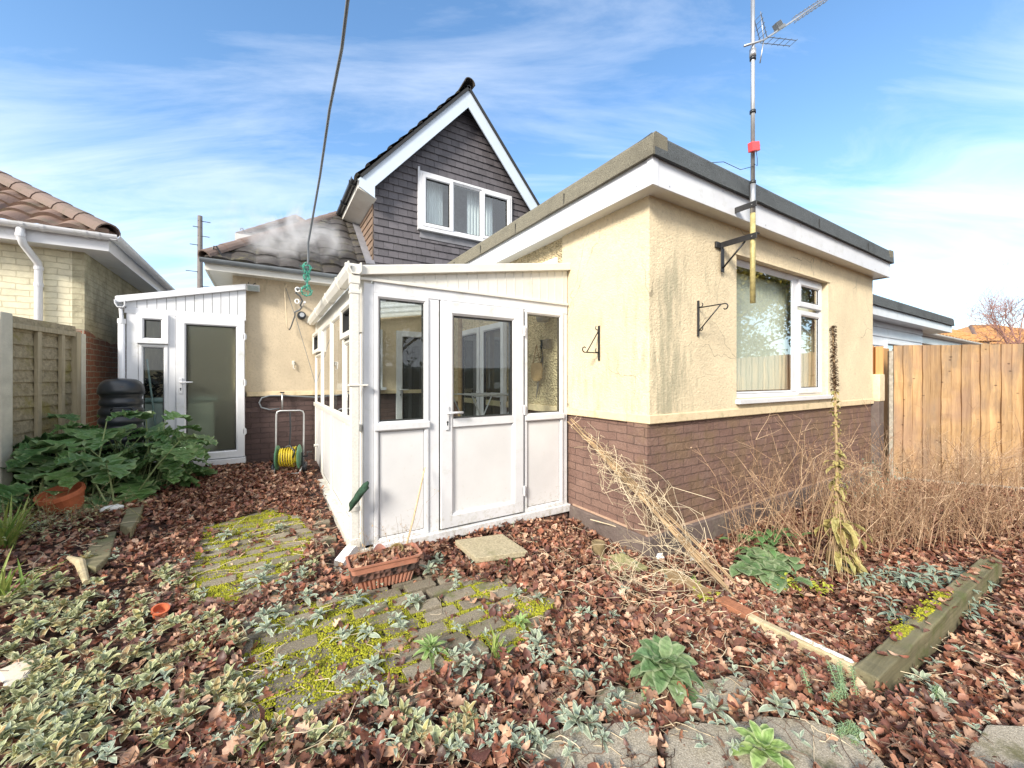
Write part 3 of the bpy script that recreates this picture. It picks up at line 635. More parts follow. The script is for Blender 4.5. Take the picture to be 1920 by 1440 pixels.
for k in range(1, 7):
    y = PY+.03+k*(PB-PY-.03)/6-.03; mb.add([(PX-.12, y, zroof(PX-.12)+.01), (AX, y, zr+.01), (AX, y+.05, zr+.01), (PX-.12, y+.05, zroof(PX-.12)+.01), (PX-.12, y, zroof(PX-.12)+.03), (AX, y, zr+.03), (AX, y+.05, zr+.03), (PX-.12, y+.05, zroof(PX-.12)+.03)], [(3,2,1,0),(4,5,6,7),(0,1,5,4),(1,2,6,5),(2,3,7,6),(3,0,4,7)])
mb.build('glazing_bar', M['upvc'], roof)
mb = MB(); mb.box(AX-.006, AX+.016, PY+.2, PB, zr+.01, zr+.15); mb.build('flashing', M['white'], porch)
# side wall
ys_ = [PY+.0, 4.35, 5.30, 6.25, PB]
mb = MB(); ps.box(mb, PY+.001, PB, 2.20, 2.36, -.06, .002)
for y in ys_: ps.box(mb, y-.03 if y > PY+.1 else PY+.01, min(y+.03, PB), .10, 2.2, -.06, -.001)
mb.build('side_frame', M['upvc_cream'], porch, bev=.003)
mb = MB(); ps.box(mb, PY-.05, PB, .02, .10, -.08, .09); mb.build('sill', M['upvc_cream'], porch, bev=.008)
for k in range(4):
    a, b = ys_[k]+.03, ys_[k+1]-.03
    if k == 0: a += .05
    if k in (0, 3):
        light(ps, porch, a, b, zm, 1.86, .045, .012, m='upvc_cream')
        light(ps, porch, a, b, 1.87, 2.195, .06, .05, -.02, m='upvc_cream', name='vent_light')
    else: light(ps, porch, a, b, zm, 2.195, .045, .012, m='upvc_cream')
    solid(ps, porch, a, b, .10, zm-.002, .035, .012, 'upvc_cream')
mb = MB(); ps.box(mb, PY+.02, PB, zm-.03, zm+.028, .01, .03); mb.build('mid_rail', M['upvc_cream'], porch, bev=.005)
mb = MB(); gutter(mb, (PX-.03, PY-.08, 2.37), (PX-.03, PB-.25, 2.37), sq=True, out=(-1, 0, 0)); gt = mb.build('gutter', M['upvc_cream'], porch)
for y in (PY+.0, PY+.55, PY+1.35, PY+2.4):
    mb = MB(); V = []
    for yy in (y, y+.035):
        V += [(PX-.03-x, yy, 2.37+z) for x, z in ((-.004, .046), (-.004, -.034), (.018, -.062), (.078, -.062), (.108, -.012), (.112, .046))]
    mb.add(V, [(k, k+1, 7+k, 6+k) for k in range(5)]+[(5,4,3,2,1,0), (6,7,8,9,10,11)]); mb.build('gutter_bracket', M['upvc_cream'], gt)
dpx, dpy = PX-.078, PY-.03   # square downpipe standing off the corner
mb = MB(); mb.box(dpx-.034, dpx+.034, dpy-.034, dpy+.034, .14, 2.30); dp = mb.build('downpipe', M['upvc_speck'], porch, bev=.008)
for z0_, z1_ in ((2.24, 2.31), (2.16, 2.19), (.42, .46), (.13, .20)): mb = MB(); mb.box(dpx-.039, dpx+.039, dpy-.039, dpy+.039, z0_, z1_); mb.build('pipe_collar', M['upvc_cream'], dp, bev=.004)
mb = MB(); mb.box(dpx-.045, dpx+.10, dpy-.042, dpy+.042, 1.42, 1.435); mb.build('pipe_clip', M['upvc_cream'], dp, bev=.003)
mb = MB(); q = Vector((dpx, dpy, .14)); e = Vector((-.75, -.45, 0)).normalized(); sd = Vector((e.y, -e.x, 0))
V = []
for p, w, z0, z1 in ((q-e*.035, .036, -.02, .02), (q+e*.05, .042, -.10, .0), (q+e*.15, .050, -.175, -.07)):
    for s in (-1, 1): V += [p+sd*w*s+Vector((0, 0, z0)), p+sd*w*s+Vector((0, 0, z1))]
mb.add(V, [(i*4+a, i*4+b, (i+1)*4+b, (i+1)*4+a) for i in range(2) for a, b in ((0, 1), (1, 3), (3, 2), (2, 0))]+[(0,1,3,2)]); mb.build('outlet_shoe', M['white'], dp, bev=.004)
# inside the porch
fq = SIDE(AX-.03)
for a_, b_ in ((4.72, 5.42), (5.46, 6.2)): dq = light(fq, porch, a_, b_, .16, 2.28, .09, .03, name='inner_door'); lever(fq, dq, a_+.045, 1.2, 1, .03); rect_part(SIDE(AX+.018), dq, 'dark_room_sheet', a_+.1, b_-.1, .26, 2.18, .002, .01, plain('dark_room_sheet', (.05, .045, .04), .8), 0)  # dark sheet behind each door pane, painted as the unlit room
mb = MB(); mb.box(PX+.08, AX-.05, PY+.1, PB, .0, .06); mb.build('floor', plain('porch_floor', (.35, .32, .28), .7), porch)
mb = MB(); mb.box(PX+.08, PX+.36, PY+.1, 5.6, .93, .97); mb.box(PX+.09, PX+.12, PY+.1, 5.6, .06, .93); mb.build('inner_shelf', M['upvc'], porch, bev=.004)

# ------------------------------------------------------------ the bungalow with its tile hung gable
HY = 7.20; HX = XY(436, HY); hf = FRONT(HY)
house = thing('house', 'bungalow with a dark tile hung gable, cream render and a moss stained tiled roof', 'house', (HX, HY, .1))
mb = MB(); bz = 1.23
hf.box(mb, HX, AX, bz+.05, 3.08, -.25, 0); mb.box(HX, HX+.25, HY+.25, 13, .2, 3.08); mb.build('wall', M['render_house'], house)
mb = MB(); hf.box(mb, XY(462, HY-.05), AX, bz-.02, bz+.05, -.25, .014); mb.build('band', M['band'], house, bev=.006)
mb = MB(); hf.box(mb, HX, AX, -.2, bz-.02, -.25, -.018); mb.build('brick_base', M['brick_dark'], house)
EY, EZ, PT = HY-.28, 3.16, .88       # eave
ex0 = HX-.30; vd = Vector((0, 1, PT)).normalized()
hipn = Vector((-1, 1, 0)).normalized()
gx0, gx1 = XY(700, 7.3), None
apx = onY(880, 158, 7.02); RX = apx.x; gx0 = XY(700, 7.32); gx1 = 2*RX-gx0; GY = 7.32
mb = tiled((ex0, EY, EZ), (1, 0, 0), vd, 3.2, 5.0, .30, .29, .03, .028, clips=[(Vector((ex0, EY, 0)), hipn), (Vector((gx0-.02, 0, 0)), Vector((1, 0, 0)))], nx=6, roll=.7, jitter=.02)
# cut the slope where the gable rises: keep only left of its cheek
rf = mb.build('roof', M['tile_dark'], house)
mb = MB(); rid = (ex0+2.55, EY+2.55, EZ+2.55*PT)
ridge_caps(mb, (ex0-.02, EY-.02, EZ+.05), rid, .10, .34); mb.build('hip_tile', M['ridge'], rf)
lv = Vector((1, 0, PT)).normalized()
mb = tiled((ex0, EY, EZ), (0, 1, 0), lv, 8, 5.0, .30, .29, .03, .028, clips=[(Vector((ex0, EY, 0)), -hipn)], nx=3, roll=.7); mb.build('roof_side', M['tile_dark'], rf)
mb = MB(); mb.box(ex0, gx0+2.4, EY-.002, EY+.02, EZ-.16, EZ+.0); mb.box(ex0, ex0+.02, EY+.02, 13, EZ-.16, EZ); mb.build('fascia', M['upvc_cream'], house)
mb = MB(); mb.box(ex0+.02, gx0+2.4, EY+.02, HY, EZ-.14, EZ-.12); mb.box(ex0+.02, HX, HY, 13, EZ-.14, EZ-.12); mb.build('soffit', M['upvc_cream'], house)
mb = MB(); gutter(mb, (ex0-.05, EY-.0, EZ-.02), (AX, EY-.0, EZ-.02), .055); mb.build('gutter', M['grey_cable'], house)
# lead flashing up the cheek
mb = MB(); a = Vector((gx0-.14, GY-.1, EZ+(GY-.1-EY)*PT+.06)); b = a+Vector((0, 1.9, 1.9*PT)); nn_ = Vector((0, -PT, 1)).normalized()
mb.add([a, a+Vector((.15, 0, 0)), b+Vector((.15, 0, 0)), b, a+nn_*.02, a+Vector((.15, 0, 0))+nn_*.03, b+Vector((.15, 0, 0))+nn_*.03, b+nn_*.02], [(0,1,2,3),(7,6,5,4),(0,4,5,1),(1,5,6,2),(2,6,7,3),(3,7,4,0)]); mb.build('flashing', M['lead'], rf)
# gable
gey = 5.13                           # height where the gable's roof meets its side wall
slope = (apx.z-.12-gey)/(RX-gx0+.02)
gab = MB(); 
cw, ch = .175, .134; z = 3.3; row = 0
def gtop(z): return (apx.z-.10-z)/slope      # half width of the gable at height z
gwx0, gwx1, gwz0, gwz1 = XY(786, GY-.03), XY(958, GY-.03), 4.33, 5.42
while z < apx.z-.25:
    hw = min(RX-gx0, gtop(z+.02)); x0, x1 = RX-hw, RX+hw; x = gx0-(row % 2)*cw/2
    while x < x1:
        a, b = max(x+.0025, x0), min(x+cw-.0025, x1); zz = z+.004*noise.noise(Vector((x*9, z*7, 0)))
        if b-a > .015 and not (b > gwx0-.01 and a < gwx1+.01 and z+ch > gwz0-.12 and z < gwz1):
            pass
        segs = [(a, b)]
        if z+ch > gwz0-.06 and z < gwz1-.01:
            segs = [(a, min(b, gwx0)), (max(a, gwx1), b)]
        for a2, b2 in segs:
            if b2-a2 < .012: continue
            tl = .006*noise.noise(Vector((x*5, z*11, 4)))
            gab.add([(p, GY-q, r) for p in (a2, b2) for q, r in ((.038+tl, zz), (.012, zz), (.0, zz+ch+.02), (.014+tl*.3, zz+ch+.02))], [(0,1,2,3),(7,6,5,4),(0,4,5,1),(1,5,6,2),(2,6,7,3),(3,7,4,0)])
        x += cw
    z += ch; row += 1
gab.build('tile_hanging', M['tile_hang'], house)
mb = MB(); mb.prism([(gx0, 3.2), (gwx0, 3.2), (gwx0, gwz1), (gwx1, gwz1), (gwx1, 3.2), (gx1, 3.2), (gx1, gey), (RX, apx.z-.1), (gx0, gey)], (0, GY, 0), (1, 0, 0), (0, 0, 1), (0, 1, 0), .001, .15)
mb.box(gwx0, gwx1, GY+.001, GY+.15, 3.2, gwz0-.02); mb.box(gx0+.001, gx0+.1, GY+.15, 11, 3.2, gey); mb.box(gx1-.1, gx1, GY+.15, 11, 3.2, gey)
mb.build('gable_wall', M['gasket'], house)
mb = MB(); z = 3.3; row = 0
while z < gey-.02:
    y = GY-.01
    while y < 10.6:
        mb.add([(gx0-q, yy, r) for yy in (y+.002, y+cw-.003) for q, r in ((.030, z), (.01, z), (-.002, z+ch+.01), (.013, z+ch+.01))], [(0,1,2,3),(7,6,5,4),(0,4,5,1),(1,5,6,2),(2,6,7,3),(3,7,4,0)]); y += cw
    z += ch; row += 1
mb.build('cheek_tiles', tiles('sunlit_hanging_tile', (.17, .12, .085), (.24, .16, .11), (.12, .09, .07)), house)  # warm sunlight on the cheek is painted in as lighter, browner tiles
# gable roof
gov = .25; efx = gx0-.29; efz = apx.z-.0-slope*(RX-efx)
gr = None
for s in (-1, 1):
    U = (0, 1, 0) if s < 0 else (0, -1, 0); O = (RX+s*(RX-efx), GY-gov-.06, efz) if s < 0 else (RX+(RX-efx), 11.2, efz)
    Lh = math.hypot(RX-efx, apx.z-efz)
    mb = tiled(O, U, (-s, 0, slope), 3.9, Lh-.04, .30, .28, .022, .035, nx=6, roll=.7, jitter=.02); o = mb.build('gable_roof', M['tile_dark'], house); gr = gr or o
    mb = MB(); q = Vector((-s, 0, slope)).normalized(); N_ = Vector((s*slope, 0, 1)).normalized()
    a, b = Vector((RX+s*(RX-efx), 0, efz)), Vector((RX, 0, apx.z))
    V = [Vector((p.x, y, p.z))-N_*d for y in (GY-gov-.045, 11) for p in (a, b) for d in (.012, .06)]
    mb.add(V, [(0,1,3,2),(4,6,7,5),(0,4,5,1),(2,3,7,6),(0,2,6,4),(1,5,7,3)]); mb.build('roof_deck', M['gasket'], o)
mb = MB(); ridge_caps(mb, (RX, GY-gov-.08, apx.z+.05), (RX, 11, apx.z+.05), .11, .42); mb.build('ridge_tile', M['tile_dark'], gr)
bw = .27
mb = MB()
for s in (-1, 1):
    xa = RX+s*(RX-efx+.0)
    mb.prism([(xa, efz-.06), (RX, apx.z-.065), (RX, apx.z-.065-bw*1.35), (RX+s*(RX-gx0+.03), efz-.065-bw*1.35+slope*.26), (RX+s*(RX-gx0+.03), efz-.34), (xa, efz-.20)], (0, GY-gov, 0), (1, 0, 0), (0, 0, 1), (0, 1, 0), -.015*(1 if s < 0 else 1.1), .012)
mb.build('bargeboard', plain('sky_tinted_board', (.52, .60, .70), .35, var=.03), house, bev=.003)  # white bargeboard, the blue of the reflected sky put into its colour
for s in (-1, 1):
    xa, xb = RX+s*(RX-efx), RX+s*(RX-gx0); mb = MB()
    mb.prism([(xa, efz-.205), (xb, efz-.32), (xb, efz-.34), (xa, efz-.225)], (0, GY-gov, 0), (1, 0, 0), (0, 0, 1), (0, 1, 0), .013, 3.6)
    mb.prism([(xa, efz-.06), (xa+s*.02, efz-.06), (xa+s*.02, efz-.225), (xa, efz-.225)], (0, GY-gov, 0), (1, 0, 0), (0, 0, 1), (0, 1, 0), .013, 3.6)
    mb.prism([(RX, apx.z-.14), (RX, apx.z-.5), (xb+s*.03, efz-.065-bw*1.35+slope*.26), (xb+s*.03, efz-.34)], (0, GY-gov, 0), (1, 0, 0), (0, 0, 1), (0, 1, 0), .02, .04) if False else None
    mb.build('gable_soffit', M['upvc_cream'], house)
mb = MB(); gutter(mb, (efx-.02, GY-gov-.03, efz-.07), (efx-.02, 10.8, efz-.07), .055, out=(-1, 0, 0))
for y in (7.2, 8.1, 9.0, 9.9): mb.box(efx-.14, efx, y, y+.03, efz-.14, efz-.06)
mb.build('gable_gutter', M['black_plastic'], house)
mb = MB(); mb.prism([(efx+.02, 0), (RX+(RX-efx)-.02, 0), (RX, 0)], (0, 0, 0), (1, 0, 0), (0, 0, 1), (0, 1, 0), 0, 0) if False else None
# gable window
fw = FRONT(GY-.05); wd = MB(); fw.ring(wd, gwx0, gwx1, gwz0, gwz1, frame_prof(.06, .03, -.1)); xa, xb = XY(846, GY-.05), XY(903, GY-.05)
wd = wd.build('window', M['upvc'], house, bev=.003)
light(fw, wd, gwx0+.05, xa+.03, gwz0+.05, gwz1-.05, .07, .04, -.02, 'glass_strong', name='casement'); light(fw, wd, xa+.03, xb, gwz0+.05, gwz1-.05, .035, .01, -.02, 'glass_strong', name='casement'); light(fw, wd, xb, gwx1-.05, gwz0+.05, gwz1-.05, .07, .04, -.02, 'glass_strong', name='casement')
rect_part(FRONT(GY-.06), wd, 'sill', gwx0-.04, gwx1+.04, gwz0-.035, gwz0, -.03, .06, M['upvc'], .004)
rect_part(FRONT(GY), wd, 'apron_flashing', gwx0+.01, gwx1+.05, gwz0-.17, gwz0-.036, -.0, .045, M['lead'], .003)
rect_part(FRONT(GY), wd, 'edge_trim', gwx0-.035, gwx0, gwz0-.03, gwz1+.07, 0, .07, M['upvc'], .003)
cm_ = NT('white_curtain'); cm_.base((.72, .76, .80)); cm_.set(Roughness=.8); 
mb = MB()
for a, b in ((gwx0+.05, gwx0+.55), (gwx1-.95, gwx1-.35)):
    V = []; n = 60
    for i in range(n+1):
        x = a+(b-a)*i/n; y = GY+.18+.02*math.sin(i*.9)
        V += [(x, y, gwz0+.05), (x, y, gwz1-.03)]
    mb.add(V, [(2*i, 2*i+2, 2*i+3, 2*i+1) for i in range(n)])
mb.build('curtain', cm_.m, wd, smooth=True)
mb = MB(); mb.box(gwx0-.3, gwx1+.3, GY+1.2, GY+1.25, 3.4, 6); mb.build('room_wall', plain('pale_room', (.75, .80, .85), .9), house)
# rear dormer on the left slope
dz = MB(); dy = 11.6; dx0 = XY(462, dy); da = onY(548, 398, dy+.9)
dz.box(dx0, dx0+3, dy, dy+.1, 3.6, 4.83); dz.box(dx0, dx0+.1, dy, 14, 3.6, 4.83); dz.build('rear_dormer', M['render_house'], house)
mb = MB(); e0 = Vector((dx0-.15, dy-.25, 4.9)); ap = Vector((da.x+.1, dy+1.15, da.z)); e1 = Vector((2*ap.x-dx0+.3, dy-.25, 4.9)); bk = Vector((ap.x, 14, ap.z)); e0b = Vector((e0.x, 14, 4.9)); e1b = Vector((e1.x, 14, 4.9))
mb.add([e0, e1, ap, bk, e0b, e1b], [(0, 1, 2), (0, 2, 3, 4), (1, 5, 3, 2)]); rd = mb.build('rear_dormer_roof', M['tile_dark'], house)
mb = MB(); ridge_caps(mb, e0, ap, .1, .35); ridge_caps(mb, e1, ap, .1, .35); mb.build('hip_tile', M['ridge'], rd)
mb = MB(); mb.box(e0.x-.06, e1.x, e0.y-.06, e0.y, 4.72, 4.9); mb.box(e0.x-.06, e0.x, e0.y, 14, 4.72, 4.9); mb.build('fascia', M['upvc_cream'], rd)
mb = MB()
for px_, py_, Y in ((414, 470, EY), (456, 425, dy-.25)):
    p = onY(px_+8, py_+20, Y); mb.tube([p, p+Vector((-.06, 0, .12)), p+Vector((-.10, 0, .2)), p+Vector((-.13, 0, .19)), p+Vector((-.14, 0, .15))], .012, 6)
mb.build('hip_iron', M['black_iron'], rf)
# back wall seen through the porch: window and inner door
light(FRONT(HY-.02), house, .95, 1.75, 1.33, 2.35, .07, .03, name='window_frame')
mb = MB(); hf.box(mb, 1.02, 1.68, 1.4, 2.28, .005, .012); mb.build('dim_room_sheet', plain('dim_room_sheet', (.12, .12, .11), .8), house)  # grey sheet behind the glass, the room's dimness put into its colour
rect_part(hf, house, 'window_board', .9, 1.8, 1.28, 1.33, 0, .12, M['upvc'])
dd = light(FRONT(HY-.02), house, 2.0, 2.78, .25, 2.35, .11, .03, name='back_door'); lever(FRONT(HY-.02), dd, 2.06, 1.25, 1, .03)
mb = MB(); hf.box(mb, 2.1, 2.7, .35, 2.25, .005, .012); mb.build('dark_room_sheet', M['gasket'], house)  # black sheet behind the door glass, standing in for the unlit interior
mb = MB(); mb.tube([hf.P(x_, z_, n_) for x_, z_, n_ in ((XY(565, HY), 2.49, 0), (XY(565, HY), 2.49, .09))], .062, 20); mb.tube([hf.P(XY(565, HY), 2.49, .09), hf.P(XY(565, HY), 2.49, .14)], .05, 20)
fl = mb.build('boiler_flue', M['black_plastic'], house); mb = MB(); mb.tube([hf.P(XY(565, HY), 2.49, .138), hf.P(XY(565, HY), 2.49, .15)], .034, 16); mb.build('flue_outlet', M['alu'], fl)
mb = MB(); p = onY(568, 573, HY); mb.tube([p+Vector((0, 0, 0)), p+Vector((0, -.35, 0))], .016, 10); mb.build('overflow_pipe', M['upvc'], house)
p = onY(630, 832, HY-.3); mb = MB(); mb.tube([p+Vector((.1, 0, 0)), p+Vector((-.32, 0, 0))], .021, 10); mb.build('waste_pipe', M['upvc_cream'], house)
# ------------------------------------------------------------ neighbour's house on the left
NY, NX = 7.16, -1.97; nfr = FRONT(NY)
nb = thing('neighbour_house', 'neighbouring bungalow with cream painted brick walls, red clay tiles and white gutters', 'house', (NX, NY, .2))
mb = MB(); mb.box(-9, NX-.11, NY, NY+.25, 0, 3.18); mb.build('front_wall', M['brick_allcream'], nb)
mb = MB(); mb.box(NX-.11, NX, NY, 12.5, 0, 3.18); mb.build('side_wall', M['brick_cream'], nb)
nx0, ny0, nz0, np_ = NX+.27, NY-.27, 3.24, .64
mb = tiled((nx0-8, ny0, nz0+.04), (1, 0, 0), Vector((0, 1, np_)).normalized(), 8.02, 4.6, .27, .31, .055, .035, clips=[(Vector((nx0, ny0, 0)), Vector((1, 1, 0)).normalized())], nx=8, roll=1.0, jitter=.02)
nr = mb.build('roof', M['tile_red'], nb, smooth=False)
mb = tiled((nx0, ny0, nz0+.04), (0, 1, 0), Vector((-1, 0, np_)).normalized(), 6, 4.6, .27, .31, .055, .035, clips=[(Vector((nx0, ny0, 0)), -Vector((1, 1, 0)).normalized())], nx=6, roll=1.0, jitter=.02); mb.build('roof_side', M['tile_red'], nr)
mb = MB(); ridge_caps(mb, (nx0+.03, ny0-.03, nz0+.10), (nx0-4, ny0+4, nz0+.10+4*np_), .125, .42); mb.build('hip_tile', M['ridge'], nr)
mb = MB(); mb.box(nx0-8, nx0+.02, ny0+.0, ny0+.02, nz0-.16, nz0+.03); mb.box(nx0, nx0+.02, ny0+.02, 12.5, nz0-.16, nz0+.03); mb.box(nx0-8, nx0, ny0+.02, NY, nz0-.15, nz0-.13); mb.box(NX, nx0, NY, 12.5, nz0-.15, nz0-.13)
mb.build('fascia', M['upvc'], nb, bev=.003)
mb = MB(); gutter(mb, (nx0-8, ny0-.0, nz0+.03), (nx0+.12, ny0-.0, nz0+.03), .062); gutter(mb, (nx0+.02, ny0-.1, nz0+.03), (nx0+.02, 12.5, nz0+.03), .062, out=(1, 0, 0)); ng = mb.build('gutter', M['upvc'], nb)
def clip(x):
    mb = MB(); V = []
    for xx in (x, x+.035):
        for q in range(9):
            w = math.pi+q*math.pi/8; V.append((xx, ny0-.062-.070*math.cos(w)*-1 if False else ny0-.062+.070*math.cos(w), nz0+.03+.070*math.sin(w)))
    mb.add(V, [(q, q+1, 10+q, 9+q) for q in range(8)]); mb.build('gutter_joint', M['upvc'], ng)
for px_ in (40, 78, 158, 182): clip(XY(px_, ny0-.06))
dxp = XY(72, NY-.06); mb = MB()
mb.tube([(dxp-.05, ny0-.06, nz0-.02), (dxp-.05, ny0-.06, nz0-.13), (dxp-.04, ny0-.03, nz0-.20), (dxp, NY-.07, nz0-.36), (dxp, NY-.055, nz0-.44), (dxp, NY-.055, 0)], .036, 16); dpn = mb.build('downpipe', M['upvc'], nb, smooth=True)
for z in (nz0-.11, nz0-.42, nz0-.62):
    mb = MB(); mb.tube([(dxp+(-.05 if z > nz0-.2 else 0), (ny0-.06 if z > nz0-.2 else NY-.055), z-.02), (dxp+(-.05 if z > nz0-.2 else 0), (ny0-.06 if z > nz0-.2 else NY-.055), z+.02)], .042, 16); mb.build('pipe_collar', M['upvc'], dpn)

# ------------------------------------------------------------ glazed side entrance between the two houses
LY = 7.08; lf = FRONT(LY); LX0, LX1 = XY(237, LY), XY(461, LY); lb = .30
lt = thing('side_entrance', 'white plastic side entrance with frosted door between the cream house and the brick neighbour', 'lean-to', ((LX0+LX1)/2, LY, .2))
xx = lambda px: XY(px, LY)
mb = MB(); lf.box(mb, LX0, xx(258)+.005, lb, 2.40, -.07, 0); lf.box(mb, xx(316)-.005, xx(330)-.002, lb, 2.40, -.07, 0); lf.box(mb, LX0-.02, LX1+.0, 2.345, 2.41, -.075, .006); mb.build('frame', M['upvc'], lt, bev=.003)

light(lf, lt, xx(259)-.01, xx(315)+.01, 1.95, 2.345, .075, .045, -.02, name='vent_light')
light(lf, lt, xx(260), xx(315), lb+.02, 1.945, .045, .01)
ld0, ld1 = xx(331), xx(459)
mb = MB(); lf.ring(mb, ld0, ld1, lb+.03, 2.34, [(0, -.05), (0, .026), (.006, .03), (.088, .03), (.105, .014), (.105, -.05)]); ldoor = mb.build('door', M['upvc'], lt)
mb = MB(); lf.ring(mb, ld0+.104, ld1-.104, lb+.134, 2.236, [(0, .014), (.012, .006), (.012, -.05)]); mb.build('gasket', M['gasket'], ldoor)
pane(lf, ldoor, ld0+.105, ld1-.105, lb+.135, 2.235, -.004, M['frost']); lever(lf, ldoor, ld0+.05, 1.40, 1, .03)
for v in (.7, 1.42, 2.1): hinge(lf, ldoor, ld1+.004, v, .025)
rect_part(lf, lt, 'sill', LX0-.01, LX1, lb-.06, lb+.02, -.08, .07, M['upvc'], .006)
rect_part(lf, lt, 'footing', LX0, LX1, -.1, lb-.06, -.1, .02, M['concrete'], .0)
lzl, lzr = 2.555, 2.86
mb = MB(); lf_ = [(LX0, 2.41), (LX1, 2.41), (LX1, lzr-.05), (LX0, lzl-.05)]; mb.prism(lf_, (0, LY, 0), (1, 0, 0), (0, 0, 1), (0, 1, 0), 0, .03); mb.cm = 1
x = LX0+.1
while x < LX1-.05:
    lf.box(mb, x, x+.004, 2.42, lzl-.06+(lzr-lzl)*(x-LX0)/(LX1-LX0), 0, .0015); x += .1
mb.build('cladding', [M['upvc'], M['gasket']], lt)
mb = MB(); V = []
for x_, z in ((LX0-.10, lzl-.03), (LX1, lzr)): V += [(x_, LY-.045, z-.06), (x_, LY-.045, z+.02), (x_, LY, z+.035), (x_, LY+.03, z+.03), (x_, LY+.03, z-.06)]
mb.add(V, [(k, (k+1) % 5, 5+(k+1) % 5, 5+k) for k in range(5)]+[(4,3,2,1,0), (5,6,7,8,9)]); mb.build('verge_trim', M['upvc'], lt, bev=.004)
lr = lambda x: lzl+(lzr-lzl)*(x-LX0)/(LX1-LX0)
mb = MB(); mb.add([(LX0-.1, LY+.03, lr(LX0-.1)), (LX1, LY+.03, lzr), (LX1, 11, lzr), (LX0-.1, 11, lr(LX0-.1)), (LX0-.1, LY+.03, lr(LX0-.1)+.02), (LX1, LY+.03, lzr+.02), (LX1, 11, lzr+.02), (LX0-.1, 11, lr(LX0-.1)+.02)], [(3,2,1,0),(4,5,6,7),(0,1,5,4),(1,2,6,5),(2,3,7,6),(3,0,4,7)]); mb.build('roof', M['poly'], lt)
mb = MB(); gutter(mb, (LX0+.0, LY-.07, 2.46), (LX0+.0, 11, 2.46), sq=True, out=(-1, 0, 0)); mb.build('gutter', M['upvc'], lt)
mb = MB(); gp = XY(228, LY-.02); mb.tube([(LX0-.05, LY-.02, 2.40), (gp, LY-.02, 2.28), (gp, LY-.02, 2.20)], .02, 10); mb.tube([(gp, LY-.02, 2.24), (gp, LY-.02, .3)], .036, 16); ldp = mb.build('downpipe', M['upvc'], lt, smooth=True)
mb = MB(); mb.tube([(gp, LY-.02, 2.20), (gp, LY-.02, 2.26)], .042, 16); mb.build('pipe_collar', M['upvc'], ldp)
mb = MB(); mb.box(LX0-.0, LX0+.06, LY+.08, 10.5, lb, 2.5); mb.box(LX0, LX1, 10.4, 10.5, lb, 2.8); mb.build('back_wall', plain('beige_wall', (.55, .5, .38), .9), lt)
mb = MB(); mb.box(LX0, LX1, LY+.08, 10.4, .1, lb-.01); mb.build('floor', plain('brown_floor', (.16, .13, .1), .9), lt)  # floor in one dark brown
# things stored inside
fz = thing('storage_freezer', 'pale chest with grey lid standing inside the side entrance behind the glass', 'chest', (LX0+.55, LY+.5, lb))
mb = MB(); mb.box(LX0+.12, xx(398), LY+.22, LY+.8, lb, 1.14); mb.build('body', plain('pale_teal_enamel', (.50, .58, .55), .4), fz, bev=.02)
mb = MB(); mb.box(LX0+.10, xx(406), LY+.19, LY+.83, 1.145, 1.21); mb.build('lid', plain('grey_teal_lid', (.26, .36, .36), .4), fz, bev=.02)
mb = MB(); a, b = Vector((xx(271), LY+.12, 1.75)), Vector((xx(292), LY+.14, .55)); mb.tube([a, b], .012, 8)
br = mb.build('broom', plain('grey_green_handle', (.22, .30, .30), .5), loc=b); tag(br, 'long grey green handled mop leaning inside the side entrance window', 'mop')
mb = MB(); mb.obox(b+Vector((.0, 0, -.06)), (.06, .05, .22), Euler((.1, .25, 0)).to_matrix(), tap=.6); mb.build('head', M['grey_cable'], br, bev=.01)
random.seed(3); mb = MB()
for k in range(26):
    w = random.random()*6.3; mb.leaf((xx(308)+random.uniform(-.08, .06), LY+.14+random.uniform(-.04, .04), lb+.1+random.random()*.12), w, random.uniform(.2, 1.4), .1, .07, droop=1.5, n=4)
tag(mb.build('red_cloth_bundle', plain('crimson_cloth', (.45, .03, .07), .8), loc=(xx(308), LY+.14, lb)), 'crimson crumpled cloth on the floor inside the side entrance', 'cloth')
mb = MB()
for k in range(90):
    w = random.random()*6.3; mb.leaf((xx(285)+random.uniform(-.2, .25), LY+.5+random.uniform(-.15, .15), 1.22+random.random()*.3), w, random.uniform(-.2, 1.4), .13, .08, droop=1.5, n=4)
tag(mb.build('dark_coat_pile', plain('dark_cloth', (.03, .035, .03), .9), loc=(xx(285), LY+.5, 1.215)), 'dark heap lying on the pale chest inside the side entrance', 'heap')

# ------------------------------------------------------------ left fence
f1, f2 = Vector((-2.205, 5.86, 0)), Vector((-1.965, 6.93, 0)); fd = (f2-f1).normalized(); fn = Vector((fd.y, -fd.x, 0))
lfn = thing('lap_panel_fence', 'weathered overlap panel fence with vertical battens and concrete post at the left edge', 'fence', f1)
FL = Fr(f1, fd, (0, 0, 1), fn); Lw = (f2-f1).length
random.seed(11)
mb = MB(); v = .40
while v < 1.98:
    n = 16; V = []
    for i in range(n+1):
        u = -2.6+(Lw+2.55)*i/n; wv = .012*noise.noise(Vector((u*2, v*5, 0)))
        V += [FL.P(u, v+wv, .022), FL.P(u, v+.155+wv, .004), FL.P(u, v+.155+wv, -.004), FL.P(u, v+wv, .006)]
    mb.add(V, [(i*4+a, i*4+b, (i+1)*4+b, (i+1)*4+a) for i in range(n) for a, b in ((0, 1), (1, 2), (2, 3), (3, 0))]); v += .13
mb.build('lap_boards', M['wood_old'], lfn)
for u in (.04, .40, .74, -.5, -1.0): rect_part(FL, lfn, 'batten', u, u+.05, .36, 2.02, .02, .055, M['wood_batten'], .003)
rect_part(FL, lfn, 'post', Lw-.14, Lw-.07, .3, 2.05, -.01, .07, M['wood_batten'], .004)
